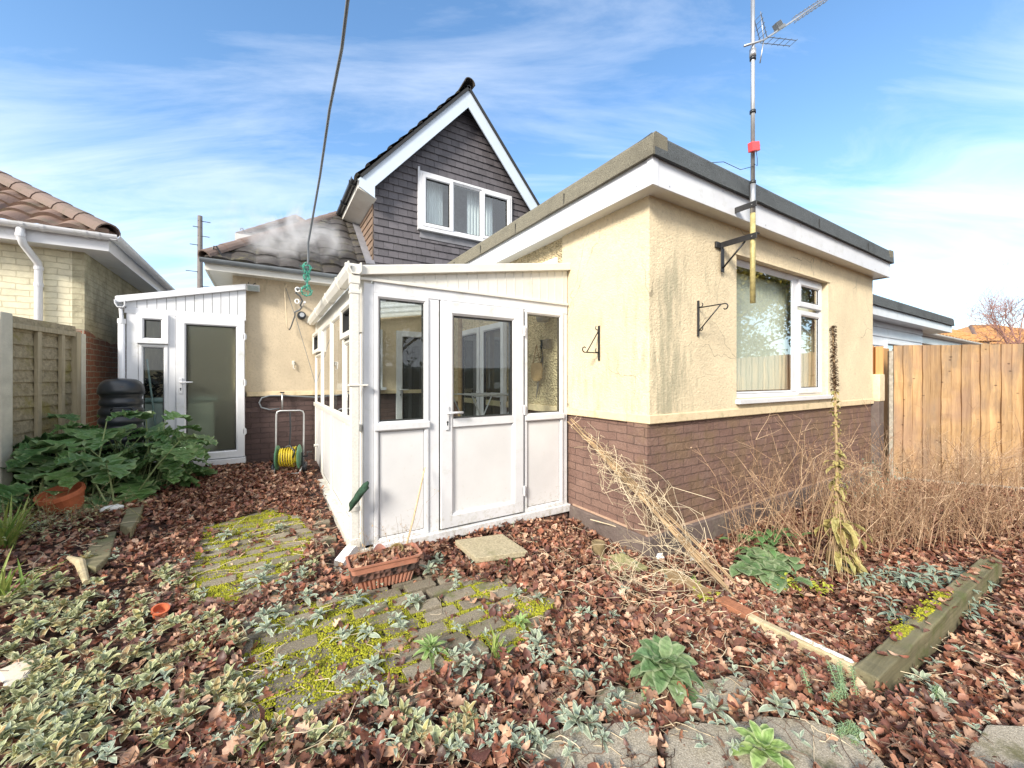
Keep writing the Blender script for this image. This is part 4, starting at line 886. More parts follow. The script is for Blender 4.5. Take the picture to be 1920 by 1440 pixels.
rect_part(FL, lfn, 'concrete_post', Lw-.065, Lw+.02, .0, 2.03, -.03, .07, M['concrete_pale'], .008)
rect_part(FL, lfn, 'concrete_post', -.10, .035, .0, 2.12, -.04, .09, M['concrete_pale'], .008)
rect_part(FL, lfn, 'top_rail', .036, Lw-.15, 1.985, 2.035, -.02, .065, M['wood_batten'], .004)
rect_part(FL, lfn, 'gravel_board', .036, Lw-.1, .0, .38, -.02, .03, M['concrete'], .004)

# ------------------------------------------------------------ right fence of upright boards
g1, g2 = Vector((8.52, 2.20, 0)), Vector((9.62, .42, 0)); gd = (g2-g1).normalized(); gn = Vector((gd.y, -gd.x, 0))
if gn.dot(-g1) < 0: gn = -gn
rf_ = thing('close_board_fence', 'new tan close boarded fence with knotty vertical boards on the right', 'fence', g1)
GR = Fr(g1, gd, (0, 0, 1), gn); random.seed(5); mb = MB(); u = .06; k = 0
while u < 9.0:
    w = random.uniform(.095, .118); th0 = .030+.020*(k % 2); n = 18; V = []; vt = 2.01-.02*math.sin(min(u, 3.2)/3.2*math.pi)+random.uniform(-.008, .004)
    for i in range(n+1):
        v = -.1+(vt+.1)*i/n; b = .012*noise.noise(Vector((u*5, v*4.6, 1))); e = .009*noise.noise(Vector((u*3, v*3, 9)))
        V += [GR.P(u+e, v, 0+b), GR.P(u+e, v, th0+b), GR.P(u+w*.35+e, v, th0+.004+b*1.5), GR.P(u+w+.02+e, v, .015+b), GR.P(u+w+.02+e, v, 0)]
    mb.add(V, [(i*5+a, i*5+(a+1) % 5, (i+1)*5+(a+1) % 5, (i+1)*5+a) for i in range(n) for a in range(5)]+[tuple(n*5+a for a in range(5))]); u += w; k += 1
mb.build('boards', M['wood_new'], rf_)
rect_part(GR, rf_, 'top_rail', .06, 9, 1.93, 1.955, -.04, -.003, M['wood_new'], .004)
rect_part(GR, rf_, 'concrete_post', .0, .052, -.3, 1.93, -.03, .04, M['concrete'], .006)
rect_part(GR, rf_, 'end_post', -.17, -.07, -.3, 2.0, -.05, .05, M['wood_orange'], .006)
rect_part(GR, rf_, 'gravel_board', .06, 9, -.3, -.08, .055, .08, M['concrete'], .004)
mb = MB(); mb.box(ARX+.02, ARX+.16, AY+.05, AY+.09, -.2, 2.03); mb.box(ARX+.155, ARX+.30, AY+.065, AY+.10, -.2, 2.02); mb.box(ARX+.295, ARX+.46, AY+.05, AY+.09, -.2, 2.0); mb.box(ARX+.455, ARX+.62, AY+.065, AY+.10, -.2, 2.02); mb.box(ARX+.615, ARX+.95, AY+.05, AY+.09, -.2, 2.0)
tag(mb.build('infill_boards', M['wood_orange'], loc=(ARX+.1, AY+.07, .9)), 'narrow orange boards closing the gap between the extension corner and the new fence', 'fence boards')
dw = thing('garden_wall_end', 'short brown and cream wall end beside the extension corner', 'wall', (ARX+.12, AY-.02, -.1))
mb = MB(); mb.box(ARX+.024, ARX+.24, AY-.07, AY+.045, -.3, 1.12); mb.build('base', M['plinth'], dw, bev=.006)
mb = MB(); mb.box(ARX+.02, ARX+.25, AY-.08, AY+.045, 1.12, 1.55); mb.build('cap', M['render'], dw, bev=.01)

# ------------------------------------------------------------ beyond the right fence
GYY = 3.07; gfr = FRONT(GYY); ga0 = 9.6; ga1 = onY(1728, 600, GYY).x; gr1 = onY(1755, 600, GYY).x
gar = thing('white_clad_garage', 'white weatherboarded flat roofed outbuilding behind the new fence', 'outbuilding', (ga0, GYY, 0))
mb = MB(); v = 0
while v < 2.62:
    mb.add([(x, GYY-n, z) for x in (ga0, ga1) for n, z in ((.028, v), (.006, v+.2), (-.02, v+.2), (-.02, v))], [(0,1,2,3),(7,6,5,4),(0,4,5,1),(1,5,6,2),(2,6,7,3),(3,7,4,0)]); v += .2
mb.build('weatherboard', M['upvc'], gar); mb = MB(); mb.box(ga0, ga1, GYY+.021, 8, 0, 2.75); mb.build('wall', M['upvc'], gar)
mb = MB(); mb.box(ga0-.2, gr1, GYY-.30, GYY-.28, 2.72, 2.9); mb.box(gr1-.02, gr1, GYY-.28, 8, 2.72, 2.9); mb.box(ga0-.2, gr1-.02, GYY-.28, 8, 2.72, 2.75); mb.build('fascia', M['upvc'], gar)
mb = MB(); felt_strip((ga0-.2, GYY-.31, 0), (gr1+.03, GYY-.31, 0), (0, -1, 0), 2.9, 3.10); mb.box(ga0-.2, gr1, GYY-.2, 8, 2.9, 3.07); mb.build('felt_roof', M['felt'], gar)
light(FRONT(GYY-.04), gar, onY(1655, 640, GYY).x, onY(1708, 640, GYY).x, 1.4, 2.32, .08, .03)
fh = thing('far_bungalow', 'far bungalow with white gutter and mossy orange tiled roof beyond the outbuilding', 'house', (17.5, 3.6, 0))
hx0 = gr1-.3
mb = MB(); mb.box(hx0, 30, 3.7, 12, 0, 2.66); mb.build('wall', M['render_house'], fh)
mb = MB(); mb.box(hx0-.2, 30, 3.38, 3.42, 2.5, 2.74); mb.box(hx0-.2, 30, 3.42, 3.7, 2.5, 2.52); mb.build('fascia', M['upvc'], fh)
mb = MB(); gutter(mb, (hx0-.2, 3.38, 2.78), (30, 3.38, 2.78), .09); mb.build('gutter', M['upvc_cream'], fh)
mb = tiled((hx0-.2, 3.36, 2.80), (1, 0, 0), Vector((0, 1, .30)).normalized(), 13, 3.4, .4, .35, .05, .03, clips=[(Vector((hx0-.2, 3.4, 0)), Vector((-1, 1, 0)).normalized())], nx=4, roll=1); mb.build('roof', M['tile_orange'], fh)
Uq, Dq = Vector((C_, -S_, 0)), Vector((S_, C_, 0))
for lab, pxa, pxb, Z_, py_r, py_e, run in (('distant house with a ridged orange tiled roof left of the bare tree', 1742, 1880, 27, 601, 640, 4.0), ('distant house with a long low orange roof behind the bare tree', 1838, 2120, 33, 611, 645, 5.0)):
    a0 = Dq*Z_+Uq*((pxa-960)/F*Z_); L_ = (pxb-pxa)/F*Z_; ze = H+(HZ-py_e)/F*Z_; zr_ = H+(HZ-py_r)/F*(Z_+run)
    hh = thing('orange_roof_house', lab, 'house', (a0.x+Uq.x*L_/2, a0.y+Uq.y*L_/2, 0)); fr_ = Fr(a0, Uq, (0, 0, 1), -Dq)
    mb = MB(); fr_.box(mb, .4, L_-.4, 0, ze-.02, -2*run+.4, -.4); mb.build('wall', M['render_house'], hh)
    sv_ = (Dq*run+Vector((0, 0, zr_-ze))); hipw = min(run, L_*.45); o0 = a0+Vector((0, 0, ze))
    n0 = (-Uq*run+Dq*hipw).normalized(); n1 = (Uq*run+Dq*hipw).normalized()
    mb = tiled(o0, Uq, sv_, L_, sv_.length-.05, .33, .36, .05, .05, clips=[(o0, n0), (o0+Uq*L_, n1)], nx=4, roll=1, jitter=.05); rr = mb.build('roof', M['tile_orange'], hh)
    r0_, r1_ = o0+sv_+Uq*hipw, o0+sv_+Uq*(L_-hipw); bk = Dq*(2*run)
    mb = MB(); mb.add([o0, o0+bk, r0_], [(0, 1, 2)]); mb.add([o0+Uq*L_, r1_, o0+Uq*L_+bk], [(0, 1, 2)]); mb.add([o0+bk, o0+bk+Uq*L_, r1_, r0_], [(0, 1, 2, 3)]); mb.build('roof_rear', M['tile_orange'], hh)
    mb = MB(); ridge_caps(mb, r0_, r1_, .14, .45); mb.build('ridge_tile', M['ridge'], rr); mb = MB(); ridge_caps(mb, o0, r0_, .14, .45); mb.build('hip_tile', M['ridge'], rr)
# telegraph pole
pp = onY(375, 405, 32); tp = thing('telegraph_pole', 'distant wooden telegraph pole with climbing steps above the side entrance roof', 'pole', (pp.x, 32, 0))
mb = MB(); mb.tube([(pp.x, 32, 0), (pp.x, 32, pp.z)], [.20, .13], 10); mb.build('pole', plain('grey_weathered_pole', (.20, .18, .17), .85), tp)
for k, (z, L) in enumerate(((pp.z-.35, .55), (pp.z-.75, .35), (pp.z-1.3, .5), (pp.z-1.9, .5), (pp.z-2.6, .5), (pp.z-3.6, .7), (pp.z-4.5, .6))):
    mb = MB(); mb.tube([(pp.x-(L if k % 2 else .1), 32-.1, z), (pp.x+(.1 if k % 2 else L), 31.9, z)], .022, 6); mb.build('step_iron', M['black_iron'], tp)

# ------------------------------------------------------------ bare trees
def bare_tree(name, label, base, h, spread, depth, mat, seed, r0=.09, lean=0, group=None, nb=3):
    random.seed(seed); t_ = thing(name, label, 'tree', base); tr = MB(); tw_ = MB()
    def grow(p, d, L, r, lv):
        pts = [p]; q = p
        for i in range(4):
            d = (d+Vector([random.uniform(-.18, .18) for _ in range(3)])+Vector((0, 0, .03))).normalized(); q = q+d*L/4; pts.append(q)
            if lv < depth and i >= 1:
                for _ in range(nb if lv > 0 else nb+1):
                    if random.random() < .62:
                        dd = (d+Vector([random.gauss(0, spread) for _ in range(3)])).normalized(); grow(q, dd, L*random.uniform(.5, .78), r*.5, lv+1)
        (tr if lv < 2 else tw_).tube(pts, [r, r*.9, r*.78, r*.66, r*.45], 5 if lv < 2 else 3, cap=False)
    grow(Vector(base), Vector((lean, 0, 1)).normalized(), h*.45, r0, 0)
    tr.build('trunk', mat, t_); tw_.build('crown', mat, t_); return t_
bark = plain('bark', (.20, .12, .10), .9, var=.3)
bp = onY(1893, 640, 2.2)
bp = Vector((27, 4.0, 0)); bt = Vector((XY(1900, 4.0), 4.0, 0))
tb = 20.; a_, b_ = ray(1905); Zt = 20.; bare_tree('bare_tree', 'bare reddish twiggy tree at the right edge above the new fence', (a_*Zt, b_*Zt, 0), 6.6, .7, 4, plain('reddish_twigs', (.36, .19, .15), .8, var=.3), 21, .07)
a_, b_ = ray(318); bare_tree('distant_bush', 'small bare golden bush seen over the side entrance roof', (a_*26, b_*26, 0), 7.4, .6, 3, plain('golden_twigs', (.42, .26, .12), .8), 4, .07)

# ------------------------------------------------------------ garden behind the camera (seen in the window reflections)
def leafy_tree(name, label, x, y, h, r, cols, seed, n=2600, z0=.25):
    random.seed(seed); t_ = thing(name, label, 'tree', (x, y, 0)); mb = MB(); top = Vector((x+.2, y, h*.9))
    mb.tube([(x, y, 0), (x+.1, y, h*.35), (x+.05, y+.1, h*.6), top], [.16, .13, .09, .03], 8)
    for k in range(14):
        a = random.random()*6.3; z = h*random.uniform(.25, .8); mb.tube([(x+.07, y, z), (x+math.cos(a)*r*.4, y+math.sin(a)*r*.4, z+h*.1), (x+math.cos(a)*r*.85, y+math.sin(a)*r*.85, z+h*.16)], [.05, .03, .012], 5)
    mb.build('trunk', bark, t_); mb = MB(); cl_ = [Vector((random.gauss(0, .42)*r, random.gauss(0, .42)*r, h*random.uniform(z0, 1))) for _ in range(34)]
    for k in range(n):
        c = random.choice(cl_); p = Vector((x, y, 0))+c+Vector([random.gauss(0, .2*r*.55) for _ in range(3)])
        mb.leaf(p, random.random()*6.3, random.uniform(-1, 1), .20, .13, n=2, cols=3)
    mb.build('crown', foliage(name+'_foliage', cols), t_)
leafy_tree('yellow_tree', 'yellow leaved tree in the garden opposite the extension window', 14.6, -3.2, 7.5, 2.6, [(.35, .28, .04), (.50, .40, .06), (.22, .2, .05)], 1, 9000)
leafy_tree('green_tree', 'dark green tree in the garden opposite the extension window', 19.5, -2.6, 9.5, 3.2, [(.10, .12, .04), (.2, .19, .05), (.3, .26, .06)], 2, 9000)
leafy_tree('garden_tree', 'olive leaved tree in the garden opposite the porch', 3.2, -4.8, 4.4, 1.5, [(.10, .11, .05), (.2, .17, .07)], 3, 1800)
bf = thing('rear_fence', 'pale panel fence at the far end of the garden', 'fence', (0, -4, 0)); mb = MB(); mb.box(-6, 18, -3.6, -3.55, 0, 1.75); mb.build('panels', M['wood_batten'], bf); mb = MB(); mb.box(-6, 18, -3.63, -3.52, 1.75, 1.8); mb.build('top_rail', M['concrete_pale'], bf)
# ------------------------------------------------------------ paving
def inpoly(x, y, P):
    c = False; j = len(P)-1
    for i in range(len(P)):
        if (P[i][1] > y) != (P[j][1] > y) and x < (P[j][0]-P[i][0])*(y-P[i][1])/(P[j][1]-P[i][1])+P[i][0]: c = not c
        j = i
    return c
PATCH = [[(385, 990), (440, 975), (500, 958), (560, 972), (592, 1010), (560, 1060), (520, 1100), (440, 1142), (350, 1122), (362, 1050)],
         [(455, 1165), (560, 1135), (640, 1122), (700, 1118), (800, 1085), (960, 1100), (1052, 1130), (1010, 1180), (960, 1230), (870, 1262), (700, 1300), (600, 1345), (450, 1395), (405, 1300), (450, 1270)]]
GP = [[tuple(onG(*p)[:2]) for p in P] for P in PATCH]
random.seed(2)
mb = MB(); cells = []; j = 0; y = 1.75
while y < 6.1:
    x = -1.0+(.12 if j % 3 == 1 else (.06 if j % 3 == 2 else 0))
    while x < 2.0:
        L = .215+random.uniform(-.006, .006); cxp, cyp = x+L/2, y+.053
        if any(inpoly(cxp+dx, cyp+dy, P) for P in GP for dx in (-.14, 0, .14) for dy in (-.12, 0, .12)):
            z = gz(cxp, cyp)+random.uniform(-.006, .006)+.012; a = random.uniform(-.03, .03)
            mb.obox((cxp, cyp, z-.03), (L, .108, .06), Euler((random.uniform(-.03, .03), random.uniform(-.03, .03), a)).to_matrix(), tap=.97, jit=.002); cells.append((x, y, L))
        x += .243
    y += .133; j += 1
pv = mb.build('paving_blocks', M['paver'], bev=.006); pv['kind'] = 'structure'
# moss along the joints
def blobs(pts, rs, name, mat, hmul=.8):
    base = []; 
    for i in range(3):
        for k in range(6):
            w = 2*math.pi*(k+.5*i)/6; r = (1, .78, .35)[i]; base.append((r*math.cos(w), r*math.sin(w), (0, .5, .85)[i]))
    base = np.array(base+[(0, 0, 1)]); fb = [(i*6+k, i*6+(k+1) % 6, (i+1)*6+(k+1) % 6, (i+1)*6+k) for i in range(2) for k in range(6)]; ft = [(12+k, 12+(k+1) % 6, 18) for k in range(6)]
    N = len(pts); P = np.array(pts); r = np.array(rs)[:, None, None]; V = base[None]*r*(1+rng.uniform(-.3, .3, (N, 19, 1))); V[:, :, 2] *= hmul*rng.uniform(.5, 1.5, (N, 1)); V += P[:, None, :]
    me = bpy.data.meshes.new(name); F4 = np.array(fb)[None]+19*np.arange(N)[:, None, None]; F3 = np.array(ft)[None]+19*np.arange(N)[:, None, None]
    mesh_np(me, V.reshape(-1, 3), [F4.reshape(-1, 4), F3.reshape(-1, 3)]); me.materials.append(mat); o = bpy.data.objects.new(name, me); COL.objects.link(o); return o
def mesh_np(me, V, Fl, edge=None):
    me.vertices.add(len(V)); me.vertices.foreach_set('co', np.ascontiguousarray(V, dtype=np.float32).ravel())
    nl = sum(f.size for f in Fl); nf = sum(len(f) for f in Fl); me.loops.add(nl); me.polygons.add(nf)
    me.loops.foreach_set('vertex_index', np.concatenate([f.ravel() for f in Fl]).astype(np.int32))
    st = np.concatenate([[0], np.cumsum(np.concatenate([np.full(len(f), f.shape[1]) for f in Fl]))[:-1]]); me.polygons.foreach_set('loop_start', st.astype(np.int32))
    if edge is not None: at = me.attributes.new('edge', 'FLOAT', 'POINT'); at.data.foreach_set('value', edge.astype(np.float32))
    me.update(calc_edges=True); me.validate()
mp_, mr = [], []
for (x, y, L) in cells:
    for side in (0, 1):
        n = int(1300*(L if side == 0 else .13))
        for _ in range(n):
            if side == 0: px_, py_ = x+random.uniform(-.02, L+.02), y-.012+random.gauss(0, .0155)
            else: px_, py_ = x+L+.014+random.gauss(0, .021), y+random.uniform(-.02, .12)
            d = noise.noise(Vector((px_*1.6, py_*1.6, 5)))+.55*noise.noise(Vector((px_*7, py_*7, 2)))
            if side == 0: d += .0
            else: d += .16
            if d < -.46+.22*random.random(): continue
            if not any(inpoly(px_, py_, P) for P in GP): continue
            if d > .3: px_ += random.gauss(0, .035); py_ += random.gauss(0, .03)
            mp_.append((px_, py_, gz(px_, py_)+.010)); mr.append(random.uniform(.002, .0052)*(1+max(0, d)))
ms = blobs(mp_, mr, 'moss', M['moss'], .8); tag(ms, 'bright yellow green moss growing in the joints of the block paving', 'moss', kind='stuff')
# concrete slabs along the bottom
SLABS = [[(1000, 1400), (1060, 1372), (1180, 1362), (1224, 1385), (1240, 1460), (990, 1460)], [(1245, 1385), (1290, 1360), (1360, 1368), (1430, 1350), (1530, 1360), (1620, 1400), (1680, 1470), (1250, 1470)],
         [(1108, 1340), (1120, 1302), (1165, 1292), (1212, 1312), (1205, 1345)], [(1285, 1330), (1300, 1288), (1370, 1272), (1412, 1285), (1405, 1325), (1340, 1352)], [(1800, 1410), (1850, 1385), (1930, 1400), (1960, 1470), (1830, 1460)]]
GS = [[tuple(onG(*p)[:2]) for p in P] for P in SLABS]
for P in GS:
    cxx = sum(p[0] for p in P)/len(P); cyy = sum(p[1] for p in P)/len(P); z = gz(cxx, cyy); mb = MB(); Q = []
    for i in range(len(P)):
        a, b = Vector(P[i]), Vector(P[(i+1) % len(P)])
        for q in range(5): p = a.lerp(b, q/5); nn = .012*noise.noise(Vector((p.x*14, p.y*14, 0))); Q.append((p.x+nn, p.y-nn))
    mb.prism(Q, (0, 0, z), (1, 0, 0), (0, 1, 0), (0, 0, 1), -.04, .022+random.uniform(-.004, .004)); o = mb.build('concrete_slab', M['slab'], bev=.006); o['kind'] = 'structure'
# ------------------------------------------------------------ leaf litter
def oak_template(curl, cup, lob, seed):
    r = random.Random(seed); V = []; E = []; n = 8
    for i in range(n+1):
        t = i/n; w = (math.sin(math.pi*min(1, t**.85))**.7)*.34*(1 if i % 2 else .5+.3*r.random())*(lob if i % 2 == 0 else 1)
        if i == n: w = .05
        if i == 0: w = .015
        for c in (-1, 0, 1):
            V.append((t-.5+(.06*abs(c) if i % 2 else -.03*abs(c)), c*w*(1+r.uniform(-.2, .2)), curl*(t-.5)**2*1.3+cup*abs(c)*w*1.1+r.uniform(-.03, .03)))
    Fs = [(i*3+j, i*3+j+1, (i+1)*3+j+1, (i+1)*3+j) for i in range(n) for j in range(2)]
    return np.array(V), np.array(Fs)
def oval_template(seed, curl, cup):
    r = random.Random(seed); V = []; n = 8
    for i in range(n+1):
        t = i/n; w = max(.02, math.sin(math.pi*t)**.8*.27)
        for c in (-1, 0, 1): V.append((t-.5, c*w*(1+r.uniform(-.08, .08)), curl*(t-.5)**2*1.3+cup*abs(c)*w+r.uniform(-.02, .02)))
    return np.array(V), np.array([(i*3+j, i*3+j+1, (i+1)*3+j+1, (i+1)*3+j) for i in range(n) for j in range(2)])
def scatter_leaves(P, size, name, mat, tilt=.46, flat=None):
    tmpl = [oak_template(.5, .3, .9, 11), oak_template(.2, -.3, 1, 12), oak_template(.9, .5, .9, 1), oak_template(-.7, -.4, .8, 2), oak_template(.3, 1.0, 1, 3), oak_template(1.4, -.6, .9, 4), oak_template(-.2, .7, .8, 5), oak_template(.1, .15, 1, 6), oak_template(0, -.2, .95, 7), oval_template(1, 1.0, .5), oval_template(3, .3, .6), oak_template(.6, .5, 1, 21), oak_template(-.4, .4, .9, 22)]
    N = len(P); Vs, Fs, off = [], [], 0; which = rng.integers(0, len(tmpl), N)
    for ti, (tv, tf) in enumerate(tmpl):
        I = np.where(which == ti)[0]; k = len(I)
        if not k: continue
        yaw = rng.uniform(0, 2*np.pi, k); p = rng.normal(0, tilt, k); r = rng.normal(0, tilt, k); s = size[I]
        cy_, sy_, cp, sp_, cr, sr = np.cos(yaw), np.sin(yaw), np.cos(p), np.sin(p), np.cos(r), np.sin(r)
        Rm = np.stack([np.stack([cy_*cp, cy_*sp_*sr-sy_*cr, cy_*sp_*cr+sy_*sr], -1), np.stack([sy_*cp, sy_*sp_*sr+cy_*cr, sy_*sp_*cr-cy_*sr], -1), np.stack([-sp_, cp*sr, cp*cr], -1)], 1)
        asp = np.stack([np.ones(k), rng.uniform(.8, 1.3, k), rng.uniform(.6, 1.5, k)], -1)
        v = np.einsum('nij,nvj->nvi', Rm, tv[None]*asp[:, None, :])*s[:, None, None]+P[I][:, None, :]
        Vs.append(v.reshape(-1, 3)); Fs.append((tf[None]+len(tv)*np.arange(k)[:, None, None]).reshape(-1, 4)+off); off += k*len(tv)
    me = bpy.data.meshes.new(name); mesh_np(me, np.concatenate(Vs), [np.concatenate(Fs)]); me.materials.append(mat); o = bpy.data.objects.new(name, me); COL.objects.link(o); return o
def blocked(x, y):
    return (x > .60 and y > 3.36 and x < 2.85) or (x > 2.83 and y > 2.28 and x < 8.25) or (y > 7.02) or (x < f1.x+(y-f1.y)*.22+.03 and y < 7) or ((Vector((x, y, 0))-g1).dot(gn) < .05 and x > 8)
pts = []; sz = []
_m = onG(1165, 1062); _p = onG(1275, 1092); _w = onG(1122, 1040)
KEEP = [(.38, 1.05, 2.62, 2.86, .10), (1.35, 2.0, 2.68, 3.3, .35), (.40, .62, 3.2, 7.1, .22), (_m.x-.22, _m.x+.2, _m.y-.2, _m.y+.2, .12), (_p.x-.2, _p.x+.2, _p.y-.25, _p.y+.25, .3), (_w.x-.12, _w.x+.08, _w.y-.16, _w.y+.08, .15)]
def onZ(px, py, z):
    Z = F*(H-z)/(py-HZ); a, b = ray(px); return Vector((a*Z, b*Z, z))
SA = (onZ(1606, 1248, .0)+onZ(1640, 1275, .0))/2; SB = (onZ(1835, 1050, .0)+onZ(1888, 1038, .0))/2; T1 = onZ(1405, 1152, -.01); T2 = onZ(1606, 1247, -.01)
def near_beam(x, y):
    for A_, B_, w in ((SA, SB, .10), (T1, T2, .06), (onZ(1350, 1120, -.02), onZ(1415, 1155, -.02), .07)):
        d_ = Vector((B_.x-A_.x, B_.y-A_.y)); q = Vector((x-A_.x, y-A_.y)); t_ = q.dot(d_)/d_.length_squared
        if -.03 < t_ < 1.0 and (q-d_*t_).length < w: return True
    return False
def dens(x, y):
    if any(inpoly(x, y, P) for P in GP): return .045 if noise.noise(Vector((x*3, y*3, 8))) < .25 else .2
    if any(inpoly(x, y, P) for P in GS): return .06 if noise.noise(Vector((x*3, y*3, 8))) < .3 else .4
    if proj(x, y)[0] < 330 and y < 5: return .42
    return 1
XN = rng.uniform(-2.6, 9.6, 185000); YN = rng.uniform(-.9, 7.1, 185000); kk = rng.random(185000)
for x, y, k in zip(XN.tolist(), YN.tolist(), kk.tolist()):
    px_, py_, d = proj(x, y)
    if blocked(x, y): continue
    if (d < .5 or px_ < -260 or px_ > 2180) and k > .4: continue
    dn = dens(x, y)
    if k > dn: continue
    low_ = False
    for kx0, kx1, ky0, ky1, kp in KEEP:
        if kx0 < x < kx1 and ky0 < y < ky1:
            low_ = True
            if k > kp*dn: dn = -1
    if dn < 0: continue
    if near_beam(x, y) and k > .12: continue
    pile = .02*max(0, noise.noise(Vector((x*3, y*3, 0)))); pts.append((x, y, gz(x, y)+.012+(0 if low_ else pile+random.random()**2*.045*dn))); sz.append(random.choice((.028, .034, .042, .05, .058, .07))*random.uniform(.8, 1.25))
lit = scatter_leaves(np.array(pts), np.array(sz), 'leaf_litter', M['litter']); tag(lit, 'reddish brown fallen oak leaves lying all over the garden', 'fallen leaves', kind='stuff')
print('litter', len(pts), 'moss', len(mp_))
# ------------------------------------------------------------ lamb's ear
def rosette(mb, c, r, n, L, W, up=.5, droop=1.1, seg=5, cols=5, wave=.1, fold=.25):
    c = Vector(c); a0 = random.random()*6.3
    for k in range(n):
        t = k/n; a = a0+k*2.399; el = .12+(1-t)*0+t*up*2.2+random.uniform(-.12, .12)
        mb.leaf(c+Vector((random.gauss(0, r*.12), random.gauss(0, r*.12), .01+.02*t)), a, el, L*(1-.5*t)*random.uniform(.8, 1.2), W*(1-.4*t)*random.uniform(.8, 1.2), droop=droop*(1-.5*t), n=seg, fold=fold, wave=wave, roll=random.uniform(-.4, .4), cols=cols)
random.seed(17)
CL = [(110, 1150, 100, 40), (60, 1110, 60, 12), (200, 1140, 70, 20), (300, 1090, 50, 9), (350, 1110, 60, 12), (410, 1180, 50, 10), (380, 1230, 70, 20), (300, 1260, 70, 12), (110, 1260, 110, 44), (190, 1290, 80, 26), (60, 1340, 100, 40), (120, 1400, 110, 34), (30, 1420, 80, 20),
      (340, 1340, 70, 18), (420, 1310, 60, 18), (260, 1390, 60, 8), (560, 1400, 70, 14), (480, 1420, 60, 8), (800, 1400, 60, 15), (860, 1370, 40, 7), (770, 1360, 40, 5), (620, 1400, 40, 6), (560, 1075, 40, 9), (600, 1060, 40, 7), (30, 1230, 50, 10), (150, 1060, 40, 8), (60, 1180, 60, 16), (230, 1200, 70, 14), (340, 1180, 60, 10), (700, 1310, 40, 3)]
mb = MB()
for px_, py_, r, n in CL:
    for _ in range(max(2, int(n*.60))):
        w = random.random()*6.3; q = r*random.random()**.75; p = onG(px_+q*math.cos(w)*1.15, py_+q*math.sin(w)*.62)
        if blocked(p.x, p.y): continue
        s = random.uniform(.55, 1.3); rosette(mb, p+Vector((0, 0, .02)), .05, random.randint(5, 13), .078*s, .034*s, .6, 1.2, 5, wave=.2)
tag(mb.build('lambs_ear_mat', M['lamb']), 'spreading grey green lamb’s ear covering the ground at the left and front'.replace('’', "'"), 'ground cover', kind='stuff')
mb = MB(); random.seed(91)
for _ in range(420):
    p = onG(random.uniform(0, 1920), 960+480*random.random()**.8)
    if blocked(p.x, p.y) or p.x > 6: continue
    s = random.uniform(.5, 1.2); rosette(mb, p+Vector((0, 0, .035)), .02, random.randint(3, 7), .045*s, .018*s, .5, 1.1, 3, cols=3)
tag(mb.build('small_weeds', M['lamb_grey']), 'tiny grey green seedlings dotted all over the leaf litter', 'weeds', kind='stuff')
mb = MB()
for _ in range(700):
    p = onG(random.uniform(0, 1920), 900+540*random.random()**.7, .05)
    if blocked(p.x, p.y): continue
    a = random.random()*6.3; L = random.uniform(.04, .16); d_ = Vector((math.cos(a), math.sin(a), random.gauss(0, .12))); k_ = d_.cross(Vector((0, 0, 1)))*random.gauss(0, .12)
    mb.tube([p, p+d_*L*.5+k_*L, p+d_*L], [.0022, .0018, .001], 4, cap=False)
    if random.random() < .5: mb.tube([p+d_*L*.5+k_*L, p+d_*L*.7+k_*L*3+Vector((0, 0, .01))], .0012, 3, cap=False)
tag(mb.build('fallen_twigs', plain('dark_twig', (.12, .08, .055), .85, var=.5, scale=4, world=True)), 'short dark fallen twigs mixed through the leaf litter', 'twigs', kind='stuff')
# single rosettes you could count
protos = []
for k in range(4):
    mb = MB(); random.seed(40+k); rosette(mb, (0, 0, 0), .04, random.randint(9, 14), .09, .032, .5, .9, 5)
    if k > 1: rosette(mb, (.06, .03, 0), .04, 8, .07, .03, .5, .9, 4)
    me_o = mb.build('rosette_plant', M['lamb_grey']); protos.append(me_o)
RS = [(425, 1010), (462, 1012), (520, 998), (455, 1108), (488, 1098), (540, 1100), (565, 1085), (590, 1110), (575, 1130), (500, 1075), (650, 1140), (672, 1132), (600, 1165), (805, 1078), (855, 1085), (820, 1058), (970, 1120), (1010, 1130), (780, 1140), (745, 1175),
      (1000, 1210), (1010, 1225), (1090, 1160), (1150, 1165), (1070, 1270), (1100, 1290), (880, 1260), (870, 1230), (950, 1250), (1080, 1370), (1105, 1375), (690, 1200), (560, 1180), (500, 1190), (520, 1160), (640, 1200), (700, 1260), (1005, 1290), (895, 1310), (1160, 1330), (1460, 1345), (1340, 1350), (1000, 1400), (960, 1395), (1130, 1400), (1730, 1290), (1765, 1330)]
random.seed(9)
for i, (px_, py_) in enumerate(RS):
    o = protos[i] if i < 4 else protos[i % 4].copy()
    if i >= 4: COL.objects.link(o)
    p = onG(px_, py_); o.location = p+Vector((0, 0, .02)); o.rotation_euler = (random.uniform(-.15, .15), random.uniform(-.15, .15), random.random()*6.3); s = random.uniform(.6, 1.15); o.scale = (s, s, s)
    tag(o, 'small silvery rosette plant growing among the paving and fallen leaves', 'plant', 'silvery rosettes scattered over the paving')
def plant(name, label, cat, base, parts):
    t_ = thing(name, label, cat, base)
    for nm, mb, mat in parts: mb.build(nm, mat, t_)
    return t_
def one(name, label, cat, mb, mat, loc, **k): return tag(mb.build(name, mat, loc=loc, **k), label, cat)
